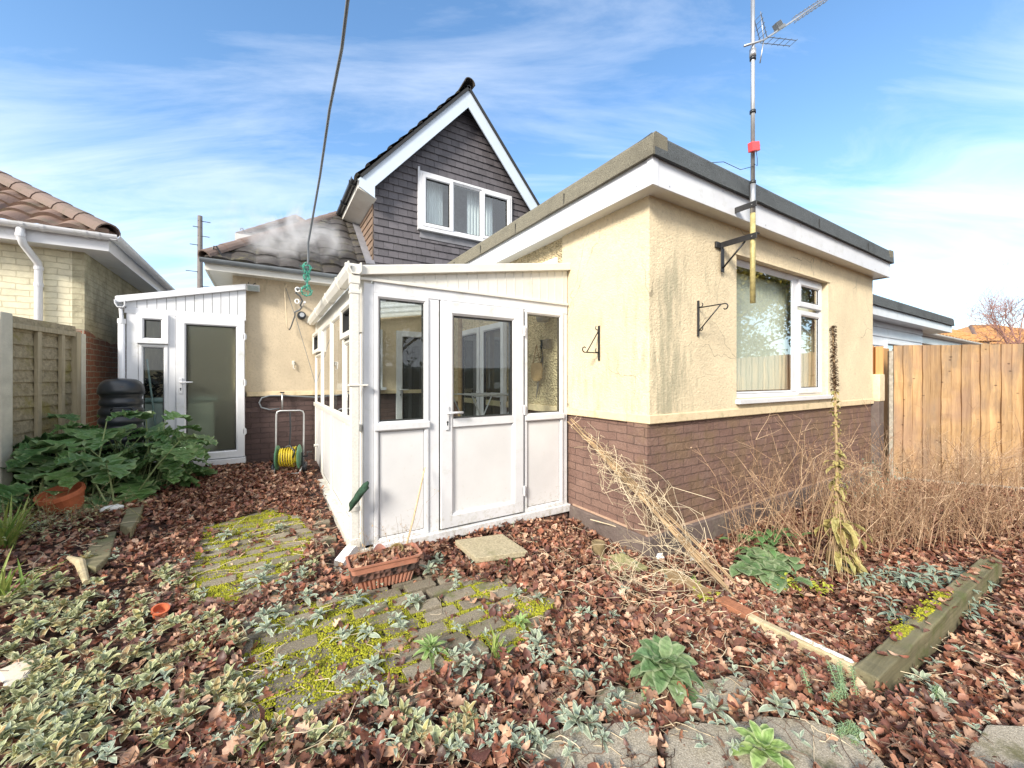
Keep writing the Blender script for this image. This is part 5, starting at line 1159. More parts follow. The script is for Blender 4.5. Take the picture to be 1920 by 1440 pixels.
# foxgloves
random.seed(31); b = onG(1245, 1275, .02); mb = MB()
for k in range(30):
    t_ = k/30; mb.leaf(b+Vector((0, 0, .03+.05*t_)), k*2.399, .25+t_*1.0, .235*(1-.45*t_), .095*(1-.3*t_), droop=1.7*(1-.4*t_), n=9, fold=.12, wave=.14, stem=.12, roll=random.uniform(-.3, .3))
one('foxglove', 'large grey green foxglove rosette in front of the concrete slabs', 'plant', mb, M['fox'], b)
b = onG(1432, 1425, .02); mb = MB()
for k in range(14):
    t_ = k/14; mb.leaf(b+Vector((0, 0, .02+.03*t_)), k*2.399, .3+t_, .14*(1-.45*t_), .06*(1-.3*t_), droop=1.4*(1-.4*t_), n=7, fold=.15, wave=.14, stem=.1)
one('foxglove', 'young bright green foxglove growing on a slab at the bottom edge', 'plant', mb, M['fox_pale'], b)
b = onG(808, 1225, .02); mb = MB(); rosette(mb, b, .04, 24, .13, .034, .5, 1.2, 6); one('foxglove', 'pale lime centred rosette on the mossy paving edge', 'plant', mb, M['fox_pale'], b)
b = onG(975, 1172, .02); mb = MB(); rosette(mb, b, .03, 12, .09, .03, .4, 1.2, 5); one('foxglove', 'small lime rosette on the right part of the mossy paving', 'plant', mb, M['fox_pale'], b)
b = onG(1440, 1075, .02); mb = MB()
for k in range(46):
    t_ = k/46; q = Vector((random.gauss(0, .13), random.gauss(0, .09), 0)); mb.leaf(b+q+Vector((0, 0, .03)), k*2.399,   .5+t_*.8, .29*(1-.4*t_), .12, droop=1.8, n=7, fold=.15, wave=.12, stem=.2)
one('foxglove', 'broad leaved green clump in the raised bed near the brown brick wall', 'plant', mb, M['fox'], b)
b = onG(1440, 1030, .02); mb = MB()
for k in range(50):
    q = Vector((random.gauss(0, .2), random.gauss(0, .07), .12*random.random())); mb.leaf(b+q, random.random()*6.3, random.uniform(0, 1.1), .16, .055, droop=1.4, n=5, fold=.2, stem=.2)
one('hellebore', 'dark green leafy clump against the base of the brown brick wall', 'plant', mb, M['acan'], b)
for px_, py_, n, lab in ((1480, 1105, 40, 'lime yellow sprigs in front of the broad leaved green clump'), (1535, 1112, 36, 'lime yellow sprigs beneath the tall mullein'), (1318, 1132, 22, 'small lime sprigs beside the loose brick')):
    b = onG(px_, py_, .03); mb = MB()
    for k in range(n): mb.leaf(b+Vector((random.gauss(0, .045), random.gauss(0, .03), random.random()*.08)), random.random()*6.3, random.uniform(-.2, 1), .04, .022, n=3, cols=3)
    one('lime_sprig', lab, 'plant', mb, M['lime'], b)
# spiky grass tufts
for px_, py_, h, n, lab in ((930, 1238, .14, 22, 'upright yellow green grass tuft at the right edge of the paving'), (508, 1400, .12, 12, 'small yellow green tuft at the bottom of the paving'), (1300, 1105, .09, 16, 'small green tuft beneath the leaning dry canes'), (465, 862, .25, 30, 'green grass tuft at the foot of the hose reel wall'), (15, 1030, .4, 50, 'long green blades at the left edge below the fence'), (12, 1130, .3, 26, 'green blades at the lower left edge')):
    b = onG(px_, py_, .0); mb = MB()
    for k in range(n): mb.leaf(b+Vector((random.gauss(0, .025), random.gauss(0, .025), 0)), random.random()*6.3, random.uniform(.9, 1.5), h*random.uniform(.6, 1.2), .009+h*.02, droop=random.uniform(.1, 1.2), n=5, cols=3)
    one('grass_tuft', lab, 'grass tuft', mb, M['grass'], b)
# ------------------------------------------------------------ acanthus in its pot
random.seed(8); ac = onG(205, 905, 0); ac = Vector((-1.36, 6.08, gz(-1.36, 6.08)))
mb = MB(); st = MB()
def acleaf(base, yaw, el, L, stemL, s=1):
    d = Vector((math.cos(yaw)*math.cos(el), math.sin(yaw)*math.cos(el), math.sin(el))); tip = base+d*stemL
    st.tube([base, base+d*stemL*.5+Vector((0, 0, .03)), tip], [.008, .007, .005], 5, cap=False)
    mb.leaf(tip, yaw, el*.5, L, L*.74, droop=random.uniform(1.1, 2.3), n=26, fold=.12, lobes=4, wave=.16, roll=random.uniform(-.35, .35))
for k in range(230):
    yaw = random.random()*6.3; el = random.uniform(-.05, 1.45); q = Vector((random.gauss(-.16, .30), random.gauss(0, .22), 0))
    acleaf(ac+q+Vector((0, 0, .06)), yaw, el, random.uniform(.26, .46), random.uniform(.12, .70)*(.45+.85*math.sin(max(el, 0))*math.exp(-(q.x/.55)**2)))
acp = plant('acanthus_plant', 'big clump of glossy dark green deeply lobed leaves beside the lap fence', 'shrub', ac, (('foliage', mb, M['acan']), ('stems', st, plain('pale_leaf_stem', (.22, .28, .12), .6))))
mb = MB(); pc = onG(130, 962, 0); mb.lathe(pc, [(.10, 0), (.155, .2), (.165, .2), (.165, .24), (.15, .24), (.14, .18)], 24, Euler((.25, -.2, 0)).to_matrix())
one('plant_pot', 'large terracotta pot tilted under the glossy lobed leaves', 'pot', mb, M['terracotta_red'], pc, smooth=False)
# ------------------------------------------------------------ dry stalks
random.seed(12); mb = MB()
def twig(mb, p, d, L, r, lv=0, n=4, br=3):
    pts_ = [Vector(p)]; q = Vector(p)
    for i in range(n): d = (d+Vector([random.gauss(0, .10) for _ in range(3)])).normalized(); q = q+d*L/n; pts_.append(q.copy())
    mb.tube(pts_, [r*(1-.6*i/n) for i in range(n+1)], 3, cap=False)
    if lv < 2:
        for _ in range(br):
            i = random.randint(1, n); dd = (d+Vector([random.gauss(0, .55) for _ in range(3)])).normalized(); twig(mb, pts_[i], dd, L*random.uniform(.2, .45), r*.6, lv+1, 3, 3 if lv == 0 else 0)
    elif random.random() < .5:
        mb.leaf(pts_[-1], random.random()*6.3, random.uniform(-1, 1), .018, .01, n=2, cols=3)
cl_ = [(1390, 1020, .5, 26), (1330, 1000, .5, 12), (1480, 1010, .62, 34), (1440, 1000, .55, 14), (1550, 1010, .6, 34), (1600, 1020, .55, 34), (1650, 1020, .6, 44), (1700, 1020, .65, 52), (1750, 1010, .6, 52), (1800, 1000, .6, 46), (1850, 1000, .55, 40), (1900, 1000, .5, 40), (1680, 960, .6, 40), (1760, 960, .6, 40), (1840, 950, .6, 40), (1910, 960, .6, 30), (1950, 990, .5, 16), (1620, 980, .55, 24), (1560, 980, .6, 22)]
for px_, py_, h, n in cl_:
    for _ in range(int(n*.62)):
        p = onG(px_+random.gauss(0, 28), py_+random.gauss(0, 18)); 
        if blocked(p.x, p.y) or p.y > 2.2 and p.x > 2.8: continue
        twig(mb, p, Vector((random.gauss(0, .22), random.gauss(0, .2), 1)).normalized(), h*random.uniform(.55, 1.4), .0032)
for _ in range(110):
    p = onG(random.uniform(1300, 1930), random.uniform(985, 1050))
    if blocked(p.x, p.y) or p.y > 2.2 and p.x > 2.8: continue
    twig(mb, p, Vector((random.gauss(0, .25), random.gauss(0, .22), 1)).normalized(), random.uniform(.65, 1.0), .0042, br=4)
tag(mb.build('dry_stalks', M['stalk']), 'thicket of dry tan stalks filling the bed before the right fence', 'dry stalks', kind='stuff')
# dry litter strings
mb = MB()
for _ in range(420):
    reg = random.choice(((120, 1010, 120, 60), (1230, 1150, 110, 60), (1200, 1050, 100, 40), (1800, 1150, 130, 80), (1450, 1130, 120, 50), (560, 1000, 60, 50), (1050, 1050, 50, 30), (300, 1250, 250, 120), (1000, 1350, 300, 60), (1300, 1300, 400, 80), (1650, 1200, 200, 80)))
    p = onG(reg[0]+random.gauss(0, reg[2]), max(860, reg[1]+random.gauss(0, reg[3])), .03)
    if blocked(p.x, p.y): continue
    a = random.random()*6.3; q = p.copy(); P_ = [q.copy()]
    for i in range(7): a += random.gauss(0, .5); q = q+Vector((math.cos(a), math.sin(a), random.gauss(0, .25)))*random.uniform(.02, .06); q.z = max(q.z, gz(q.x, q.y)+.02); P_.append(q.copy())
    mb.tube(P_, .0018, 3, cap=False)
tag(mb.build('dead_stems', M['cane_pale']), 'thin pale dead stems lying over the fallen leaves', 'dead stems', kind='stuff')
# ------------------------------------------------------------ mullein
random.seed(6); b = onG(1568, 1082, 0); zt_ = H+(HZ-612)/F*proj(b.x, b.y)[2]; hh = zt_-b.z
mt = thing('mullein', 'tall dead mullein with a dark seed spike standing before the window', 'plant', b)
axis = lambda t: b+Vector((.03*math.sin(t*4)+.015*t, .02*t, hh*t))
mb = MB(); mb.tube([axis(i/12) for i in range(13)], [.015-.008*i/12 for i in range(13)], 8); mb.build('stem', M['cane'], mt)
mb = MB()
for k in range(620):
    t_ = random.uniform(.74, 1.0); p = axis(t_); a = random.random()*6.3; mb.leaf(p+Vector((math.cos(a), math.sin(a), 0))*.008, a, random.uniform(-.3, .9), .026*(1.15-.3*(t_-.74)/.26), .016, n=2, cols=3)
mb.build('seed_spike', M['mullein_head'], mt)
mb = MB()
for k in range(120):
    t_ = .20+.54*random.random(); p = axis(t_); mb.leaf(p, random.random()*6.3, random.uniform(0, 1.1), random.uniform(.03, .075)*(1.25-.6*t_), .022, droop=random.uniform(1.5, 4), n=6, fold=.3, wave=.3)
for k in range(22):
    t_ = .30+.18*random.random(); mb.leaf(axis(t_), random.random()*6.3, random.uniform(-.2, 1), random.uniform(.08, .13), .035, droop=random.uniform(1, 3), n=6, wave=.3)
for k in range(34):
    t_ = .02+.22*random.random(); mb.leaf(axis(t_), random.random()*6.3, random.uniform(-.3, .3), random.uniform(.16, .3), .05, droop=random.uniform(1.2, 2.4), n=8, fold=.6, wave=.4)
mb.build('withered_leaves', M['mullein'], mt)
for k in range(26):
    a = random.random()*6.3; r = random.uniform(.06, .2); t0 = axis(random.uniform(.12, .42)); e = b+Vector((math.cos(a)*r, math.sin(a)*r, .0)); mb = MB(); mb.tube([t0, t0.lerp(e, .4)+Vector((math.cos(a), math.sin(a), 0))*.03, e], [.003, .0028, .002], 4); mb.build('hanging_stalk', M['cane'], mt)
# ------------------------------------------------------------ grey leaved shrubs
def bud(px_, py_, n, h, s, lab, sp=.12, name='buddleia'):
    b = onG(px_, py_, 0); mb = MB(); st = MB()
    for k in range(n):
        p = b+Vector((random.gauss(0, sp), random.gauss(0, sp), 0)); d = Vector((random.gauss(0, .3), random.gauss(0, .3), 1)).normalized(); L = h*random.uniform(.6, 1.1); st.tube([p, p+d*L*.5, p+d*L+Vector((random.gauss(0, .03), 0, 0))], [.004, .003, .002], 4, cap=False)
        for j in range(9):
            t_ = .35+.65*j/8; a = j*1.57+random.random(); mb.leaf(p+d*L*t_, a, random.uniform(-.1, .7), s*random.uniform(.7, 1.2), s*.23, droop=1.3, n=5, fold=.25, cols=3)
    plant(name, lab, 'plant', b, (('leaves', mb, M['bud']), ('stems', st, M['cane'])))
bud(1632, 955, 12, .62, .11, 'grey green buddleia shoots against the far corner of the brown wall', .13)
bud(1750, 1110, 8, .16, .11, 'silvery narrow leaved shoots hanging over the sleeper edging', .09)
bud(1690, 1170, 5, .12, .10, 'silvery narrow leaved sprig on the near sleeper edging', .05)
bud(1790, 1090, 8, .13, .09, 'grey narrow leaved shoots on the outer side of the sleeper', .11)
bud(1600, 1095, 6, .14, .08, 'grey green sprigs between mullein and sleeper', .1)
bud(1830, 1150, 6, .10, .08, 'pale sprigs among leaves right of the sleeper', .1)
bud(1660, 1095, 6, .14, .08, 'grey sprigs inside the raised bed near the sleeper', .09)
for px_, py_, n, h, lab in ((1592, 1325, 5, .17, 'feathery green spurge stems leaning on the sleeper corner'), (1548, 1330, 3, .13, 'small feathery spurge left of the sleeper corner'), (1768, 1335, 4, .09, 'short feathery spurge right of the sleeper corner'), (1590, 1395, 4, .08, 'low feathery spurge below the sleeper corner')):
    b = onG(px_, py_, 0); mb = MB(); st = MB()
    for k in range(n):
        d = Vector((random.gauss(0, .25), random.gauss(0, .25), 1)).normalized(); p = b+Vector((random.gauss(0, .03), random.gauss(0, .02), 0)); st.tube([p, p+d*h], .0025, 4, cap=False)
        for j in range(60): mb.leaf(p+d*h*(.2+.8*j/60), j*2.4, random.uniform(0, .6), .02, .005, n=2, cols=3)
    plant('spurge', lab, 'plant', b, (('leaves', mb, M['spurge']), ('stems', st, M['spurge'])))
b = onG(955, 1062, 0); mb = MB()
for k in range(40): mb.leaf(b+Vector((random.gauss(0, .08), random.gauss(0, .02), random.random()*.05)), random.random()*6.3, random.uniform(0, 1), .035, .03, n=4)
one('ivy', 'dark green creeping leaves at the front edge of the stepping slab', 'plant', mb, M['acan'], b)
b = onG(440, 850, 0); mb = MB(); random.seed(77)
for k in range(26): twig(mb, b+Vector((random.gauss(0, .12), random.gauss(0, .03), 0)), Vector((random.gauss(.3, .5), random.gauss(-.2, .2), .7)).normalized(), random.uniform(.15, .35), .0025)
for k in range(90): mb.leaf(b+Vector((random.gauss(0, .14), random.gauss(0, .05), .05+random.random()*.2)), random.random()*6.3, random.uniform(-.3, 1), .03, .012, n=3, cols=3)
one('dry_shrub', 'straggly yellowing weed at the side entrance sill beside the hose reel', 'plant', mb, M['mullein'], b)
b = onG(85, 985, .02); mb = MB(); random.seed(78)
for k in range(70): twig(mb, b+Vector((random.gauss(0, .22), random.gauss(0, .22), 0)), Vector((random.gauss(0, .6), random.gauss(0, .6), .6)).normalized(), random.uniform(.12, .35), .002)
for k in range(260): mb.leaf(b+Vector((random.gauss(0, .25), random.gauss(0, .3), random.random()*.1)), random.random()*6.3, random.uniform(-.3, 1), .04, .016, n=3, cols=3)
one('weed_patch', 'tangle of pale weeds and dead stems in front of the lap fence', 'weeds', mb, M['lamb'], b)
# ------------------------------------------------------------ leaning bundle of canes
random.seed(14); top = onX(1069, 788, 2.79); bot = onG(1352, 1088, .24)
cb = thing('cane_bundle', 'leaning bundle of dry canes wrapped in pale bindweed against the brown corner', 'canes', bot)
ax = (top-bot); sd1 = ax.cross(Vector((0, 0, 1))).normalized(); sd2 = ax.cross(sd1).normalized()
for k in range(10):
    mb = MB(); s0, s1 = random.gauss(0, .034), random.gauss(0, .012); e0, e1 = random.gauss(0, .03), random.gauss(0, .012); f = random.uniform(.72, 1.0) if k > 2 else 1; f0 = random.uniform(-.06, .08)
    P_ = [bot+ax*(f0+(f-f0)*t_/8)+sd1*(s0*(1-t_/8)+s1*t_/8+.008*math.sin(t_*1.3+k))+sd2*(e0*(1-t_/8)+e1*t_/8) for t_ in range(9)]
    for q_ in P_:
        if q_.y > 2.2: q_.x = min(q_.x, 2.83)
    mb.tube(P_, random.uniform(.0035, .007), 6); mb.build('cane', M['cane'], cb)
a = onX(1107, 974, 2.72); e = onG(1445, 1092, .03); mb = MB(); mb.tube([a.lerp(e, i/8)+Vector((0, 0, .02*math.sin(i*.8))) for i in range(9)], .0055, 6); mb.build('cane', M['cane_pale'], cb)
mb = MB()
Zw = Vector((.01, 0, 1))
for k in range(75):
    t_ = random.betavariate(2.2, 2.6); c = bot+ax*t_; r = random.choice((.04, .06, .09, .17, .22))*random.uniform(.7, 1.2); ph = random.random()*6.3; P_ = []; tl = Vector([random.gauss(0, 1) for _ in range(3)]).normalized(); tl2 = tl.cross(ax).normalized(); tl3 = (ax.normalized()*.7+tl*.3).normalized(); dr = Vector([random.gauss(0, .1) for _ in range(3)])
    for i in range(12): w = ph+i*random.uniform(.35, .6); P_.append(c+(tl2*math.cos(w)+tl3*math.sin(w))*r*(1+.03*i)+dr*i/12)
    for p in P_:
        p.z = max(p.z, gz(p.x, p.y)+.02)
        if p.y > 2.2: p.x = min(p.x, 2.79)
    mb.tube(P_, random.uniform(.0012, .0024), 3, cap=False)
for k in range(34):
    c = onG(random.gauss(1225, 55), random.gauss(1065, 22), random.uniform(.04, .42)); r = random.uniform(.05, .19); tl = Vector([random.gauss(0, 1) for _ in range(3)]).normalized(); u1 = tl.cross(Zw).normalized(); u2 = tl.cross(u1); ph = random.random()*6; P_ = []
    for i in range(11): w = ph+i*.42; p = c+(u1*math.cos(w)*1.2+u2*math.sin(w)*.8)*r+tl*.02*i; p.z = max(p.z, gz(p.x, p.y)+.02); P_.append(p)
    for p in P_:
        if p.y > 2.2: p.x = min(p.x, 2.79)
        elif p.x > 2.8: p.y = min(p.y, 2.2)
    mb.tube(P_, random.uniform(.0011, .002), 3, cap=False)
for k in range(30):
    c = onG(random.gauss(1260, 60), random.gauss(1085, 35), .03); a = random.random()*6.3; P_ = [c.copy()]
    for i in range(9): a += random.gauss(.2, .5); c = c+Vector((math.cos(a), math.sin(a), random.gauss(0, .5)))*.045; c.z = max(c.z, gz(c.x, c.y)+.02); P_.append(c.copy())
    for p in P_:
        if p.y > 2.2: p.x = min(p.x, 2.79)
    mb.tube(P_, .0017, 3, cap=False)
mb.build('bindweed', M['cane_pale'], cb)

# ------------------------------------------------------------ edging timbers, bricks, slabs on the right
def beam(name, label, cat, A, B, w, h, mat, z=None, extra=None, bev=.008, roll=0):
    A, B = Vector(A), Vector(B); d = (B-A); L = d.length; d.normalize(); s_ = Vector((0, 0, 1)).cross(d).normalized(); u = d.cross(s_); n = max(4, int(L/.06)); mb = MB(); V = []
    for i in range(n+1):
        p = A+d*(L*i/n); j = lambda q: .006*noise.noise(Vector((p.x*9, p.y*9, q*5)))
        V += [p-s_*(w/2+j(1)), p+s_*(w/2+j(2)), p+s_*(w/2+j(3))+u*(h+j(4)), p-s_*(w/2+j(5))+u*(h+j(6))]
    mb.add(V, [(i*4+a, i*4+(a+1) % 4, (i+1)*4+(a+1) % 4, (i+1)*4+a) for i in range(n) for a in range(4)]+[(3, 2, 1, 0), (n*4, n*4+1, n*4+2, n*4+3)])
    o = mb.build(name, mat, loc=A, bev=bev); tag(o, label, cat); return o, d, s_, u
A, B = SA.copy(), SB.copy(); A.z = B.z = -.17; slp, d_, s2, u_ = beam('sleeper_edging', 'thick mossy timber sleeper edging the bed on its right side', 'sleeper', A, B, .10, .17, M['sleeper'])
E1, E2 = T1.copy(), T2.copy(); E1.z = E2.z = -.11
ed, d_, s3, u_ = beam('timber_edging', 'narrow weathered timber edging with white paint at its near end', 'timber', E1, E2, .055, .10, M['plank_pale'])
mb = MB(); q0 = E2-d_*.30; n = 12; V = []
for i in range(n+1):
    p = q0+d_*(.29*i/n)+Vector((0, 0, .1075)); w = .026*(.5+.5*abs(noise.noise(Vector((i*.7, 1, 3)))*2)) if 0 < i < n else .012; V += [p-s3*w*.4, p+s3*w]
mb.add(V, [(2*i, 2*i+1, 2*i+3, 2*i+2) for i in range(n)]); mb.add([Vector(v)+Vector((0, 0, .002)) for v in V], [(2*i+1, 2*i, 2*i+2, 2*i+3) for i in range(n)])
pt = MB(); V2 = []
for i in range(n+1):
    p = q0+d_*(.29*i/n)+s3*.010*noise.noise(Vector((i*.9, 3, 1))); V2 += [p+Vector((0, 0, .1035))-s3*.012, p+Vector((0, 0, .112))+s3*.008, p+Vector((0, 0, .1035))+s3*.0285, p+Vector((0, 0, .07+.02*noise.noise(Vector((i*.9, 0, 0)))))+s3*.034]
pt.add(V2, [(i*4+a, i*4+a+1, (i+1)*4+a+1, (i+1)*4+a) for i in range(n) for a in range(3)]); pt.build('white_paint', plain('flaking_paint', (.72, .71, .67), .7, var=.1, dirt=(.4, .34, .24), dscale=45, dlo=.5, dhi=.6, bump=.006, bscale=60, world=True), ed)
ps_, pe_ = onZ(1350, 1120, -.02), onZ(1415, 1155, -.02); ps_.z = pe_.z = -.08
beam('loose_brick', 'orange red brick lying at the end of the timber edging', 'brick', ps_+Vector((0, 0, .0)), pe_, .095, .062, M['brick'], bev=.005)
ps_, pe_ = onZ(1236, 1066, -.03), onZ(1322, 1112, -.03); ps_.z = pe_.z = -.075
beam('rotten_plank', 'wet orange brown plank lying between the cane bundle and the brick', 'plank', ps_, pe_, .15, .045, M['plank'], bev=.006)
mb = MB()
P_ = [onZ(x, y, -.05) for x, y in ((1105, 1045), (1168, 1036), (1215, 1062), (1150, 1092), (1118, 1078))]
mb.prism([(p.x, p.y) for p in P_], (0, 0, 0), (1, 0, 0), (0, 1, 0), (0, 0, 1), -.13, -.05)
one('mossy_slab', 'yellow green mossy stone lying left of the rotten plank', 'stone', mb, plain('mossy_stone', (.34, .32, .15), .9, var=.4, scale=14, bump=.01, bscale=50), P_[0], bev=.008)
b = onG(1122, 1038, .01); mb = MB(); mb.lathe(b, [(.052, -.04), (.06, .1), (.052, .105), (.045, .09), (.0, .088)], 20, cap=False)
one('wooden_pot', 'small round wooden pot sunk in the leaves beside the brown wall', 'pot', mb, plain('old_wood_pot', (.20, .15, .08), .85, var=.35, scale=20), b)
for px_, py_, s_ in ((1275, 975, .022), (1297, 1000, .02), (1237, 1045, .045)):
    b = onG(px_, py_+50, .05) if s_ < .04 else onG(px_, py_, .05); mb = MB(); random.seed(px_)
    for k in range(16): mb.leaf(b, random.random()*6.3, random.uniform(-.3, 1.5), s_*1.6, s_*1.3, n=4, wave=.5, droop=2)
    one('paper_scrap', {1275: 'tiny white scrap caught in the upper canes', 1297: 'tiny white scrap caught in the lower canes', 1237: 'crumpled white paper lying at the foot of the canes'}[px_], 'paper', mb, M['white'], b)

# ------------------------------------------------------------ step slab at the porch door
P_ = [onZ(x, y, .085) for x, y in ((853, 1013), (892, 1047), (990, 1034), (942, 1001))]
st_ = thing('stepping_slab', 'weathered concrete slab raised on bricks as a step before the porch door', 'slab', Vector((P_[1].x, P_[1].y, 0)))
mb = MB(); mb.prism([(p.x, p.y) for p in P_], (0, 0, 0), (1, 0, 0), (0, 1, 0), (0, 0, 1), .045, .088); mb.build('slab', plain('sandy_concrete', (.38, .33, .22), .95, var=.35, scale=60, bump=.006, bscale=120, dirt=(.24, .22, .12), dscale=6, world=True), st_, bev=.006)
b = onZ(920, 1066, 0); mb = MB(); mb.obox(b+Vector((-.01, .06, .018)), (.16, .10, .05), Matrix.Rotation(.3, 3, 'Z')); mb.build('support_brick', M['brick'], st_, bev=.006)
b = onZ(895, 1052, 0); mb = MB(); mb.obox(b+Vector((0, .07, .02)), (.10, .09, .045), Matrix.Rotation(-.2, 3, 'Z'), jit=.006); mb.build('support_stone', M['concrete'], st_, bev=.008)

# ------------------------------------------------------------ trough, pots, stick
tz = gz(.72, 2.96)+.0; tc_ = Vector((.725, 2.915, tz+.018)); tr_ = thing('planter_trough', 'terracotta plastic trough with fluted sides full of dead leaves beside the porch corner', 'planter', tc_)
mb = MB(); V = []; lev = [(.0, .74), (.170, .97), (.172, 1.025), (.186, 1.035), (.186, .97), (.13, .94)]; per = []
hw, hd, rc = .245, .115, .035
def rr(s, flute, n=384):
    out = []
    for i in range(n):
        q_ = i/n*4; sd = int(q_); f_ = q_-sd; a_, b_ = (hw, hd); cr_ = .03
        if sd == 0: x, y = a_, -b_+2*b_*f_
        elif sd == 1: x, y = a_-2*a_*f_, b_
        elif sd == 2: x, y = -a_, b_-2*b_*f_
        else: x, y = -a_+2*a_*f_, -b_
        ddx, ddy = max(0, abs(x)-(a_-cr_)), max(0, abs(y)-(b_-cr_)); ll = math.hypot(ddx, ddy)
        if ll > cr_: x = math.copysign(a_-cr_+ddx*cr_/ll, x); y = math.copysign(b_-cr_+ddy*cr_/ll, y)
        fl = .010 if flute else 0; gx_ = fl*(1 if math.sin(x/.034*6.283) > 0 else 0)*math.copysign(1, y)*min(1, max(0, (abs(y)-hd*.8)/(hd*.1))); gy_ = fl*(1 if math.sin(y/.034*6.283) > 0 else 0)*math.copysign(1, x)*min(1, max(0, (abs(x)-hw*.95)/(hw*.04))); out.append((x*s-gy_, y*s-gx_))
    return out
Mz = Matrix.Rotation(-.05, 3, 'Z')
for li, (z, s) in enumerate(lev): V += [tc_+Mz@Vector((x, y*(1 if li else 1), z)) for x, y in rr(s, li in (0, 1))]
n = 384; mb.add(V, [(a*n+k, a*n+(k+1) % n, (a+1)*n+(k+1) % n, (a+1)*n+k) for a in range(len(lev)-1) for k in range(n)]+[tuple(range(n-1, -1, -1))]); mb.build('body', M['terracotta'], tr_)
mb = MB(); mb.prism([(x, y) for x, y in rr(.93, False)], tc_, Mz@Vector((1, 0, 0)), Mz@Vector((0, 1, 0)), (0, 0, 1), .08, .145); mb.build('soil', M['soil'], tr_)
random.seed(4); P_ = np.array([list(tc_+Mz@Vector((random.uniform(-.21, .21), random.uniform(-.09, .09), .15+random.random()*.03))) for _ in range(260)])
o = scatter_leaves(P_, rng.uniform(.04, .075, len(P_)), 'dead_leaves', M['litter'], .8); tag(o, 'brown dead leaves heaped inside the terracotta trough', 'fallen leaves', kind='stuff')
mb = MB()
for k in range(26): twig(mb, tc_+Mz@Vector((random.uniform(-.2, .2), random.uniform(-.08, .08), .12)), Vector((random.gauss(0, .25), random.gauss(0, .2), 1)).normalized(), random.uniform(.07, .2) if k > 6 else random.uniform(.28, .42), .0016, br=2)
one('dead_seedlings', 'thin dead plant stems rising from the terracotta trough', 'dead plant', mb, M['cane'], tc_+Vector((0, 0, .12)))
b = onZ(762, 1030, .13); b = Vector((.865, 2.99, .12)); mb = MB(); mb.lathe(b, [(.038, 0), (.055, .09), (.06, .09), (.06, .105), (.052, .105), (.045, .05), (0, .03)], 22, Euler((.35, -.55, 0)).to_matrix(), cap=False)
one('plant_pot', 'olive brown pot tipped over on the right end of the trough', 'pot', mb, plain('olive_pot', (.25, .19, .07), .6, var=.3), b)
mb = MB(); b = Vector((.74, 3.04, .12)); V = []
for i in range(9):
    w = -.9+i*.22; rr_ = .075; V += [b+Vector((rr_*math.sin(w), rr_*math.cos(w)-.06, 0)), b+Vector((rr_*1.2*math.sin(w), rr_*1.2*math.cos(w)-.06, .06+.05*math.sin(i*.5)))]
mb.add(V, [(2*i, 2*i+2, 2*i+3, 2*i+1) for i in range(8)]+[]); mb.add([v+Vector((0, .006, 0)) for v in V], [(2*i+1, 2*i+3, 2*i+2, 2*i) for i in range(8)])
one('pot_shard', 'pink curved shard of broken pot standing in the trough', 'shard', mb, plain('pink_clay', (.5, .25, .2), .7), b)
a = onY(797, 876, 3.335); e = Vector((.885, 2.99, .12)); mb = MB(); mb.tube([e, e.lerp(a, .4)+Vector((.008, 0, 0)), a], [.009, .008, .007], 8); one('wooden_stick', 'thin bare wooden stick leaning from the trough against the porch panel', 'stick', mb, M['stick'], e)
b = onG(654, 1098, 0); sp_ = thing('small_pot', 'small round terracotta pot with a tiny plant left of the trough', 'pot', b)
mb = MB(); mb.lathe(b, [(.034, 0), (.048, .075), (.053, .075), (.053, .093), (.046, .093), (.04, .07), (0, .065)], 20, cap=False); mb.build('pot', M['terracotta'], sp_)
mb = MB(); random.seed(5); rosette(mb, b+Vector((0, 0, .075)), .02, 14, .045, .016, .5, 1.0, 4); mb.build('plant', M['lamb_grey'], sp_)
b = Vector((dpx+.03, dpy-.045, .50)); mb = MB(); random.seed(15); n = 12; V = []
for i in range(9):
    t_ = i/8; c = b+Vector((.045-.12*t_, -.02-.02*math.sin(t_*3), .21*(1-t_)-.06)); r = .010+.044*math.sin(math.pi*min(1, t_**.8+.05))
    for k in range(n): w = 6.283*k/n; q = r*(1+.7*noise.noise(Vector((k*1.1, i*.9, 1)))); V.append(c+Vector((math.cos(w)*q, math.sin(w)*q*.5, math.cos(w)*q*.5)))
mb.add(V, [(i*n+k, i*n+(k+1) % n, (i+1)*n+(k+1) % n, (i+1)*n+k) for i in range(8) for k in range(n)]+[tuple(range(n-1, -1, -1)), tuple(8*n+k for k in range(n))])
one('rag', 'dark green crumpled rag snagged low on the porch downpipe', 'rag', mb, plain('dark_green_cloth', (.018, .055, .03), .8, var=.5, scale=40, bump=.01, bscale=80), b, smooth=True)

# ------------------------------------------------------------ left side timbers and bits
def flat_board(name, label, cat, pts, z, th, mat):
    P_ = [onG(x, y, z) for x, y in pts]; zz = sum(p.z for p in P_)/len(P_); mb = MB(); mb.prism([(p.x, p.y) for p in P_], (0, 0, zz), (1, 0, 0), (0, 1, 0), (0, 0, 1), -th, 0); one(name, label, cat, mb, mat, P_[0], bev=.008)
flat_board('timber_board', 'mossy flat board lying among the weeds at the left', 'board', ((152, 1062), (178, 990), (220, 985), (206, 1045), (180, 1072)), .05, .05, M['sleeper'])
flat_board('timber_board', 'dark mossy board end behind the other board near the broken pot', 'board', ((225, 985), (240, 945), (270, 942), (262, 968), (246, 998)), .08, .09, M['sleeper'])
flat_board('broken_slab', 'pale broken slab at the lower left edge', 'slab', ((-5, 1255), (60, 1226), (78, 1232), (50, 1268), (12, 1296)), .05, .035, plain('pale_slab', (.62, .56, .46), .8, var=.15, dirt=(.5, .35, .15), dscale=12))
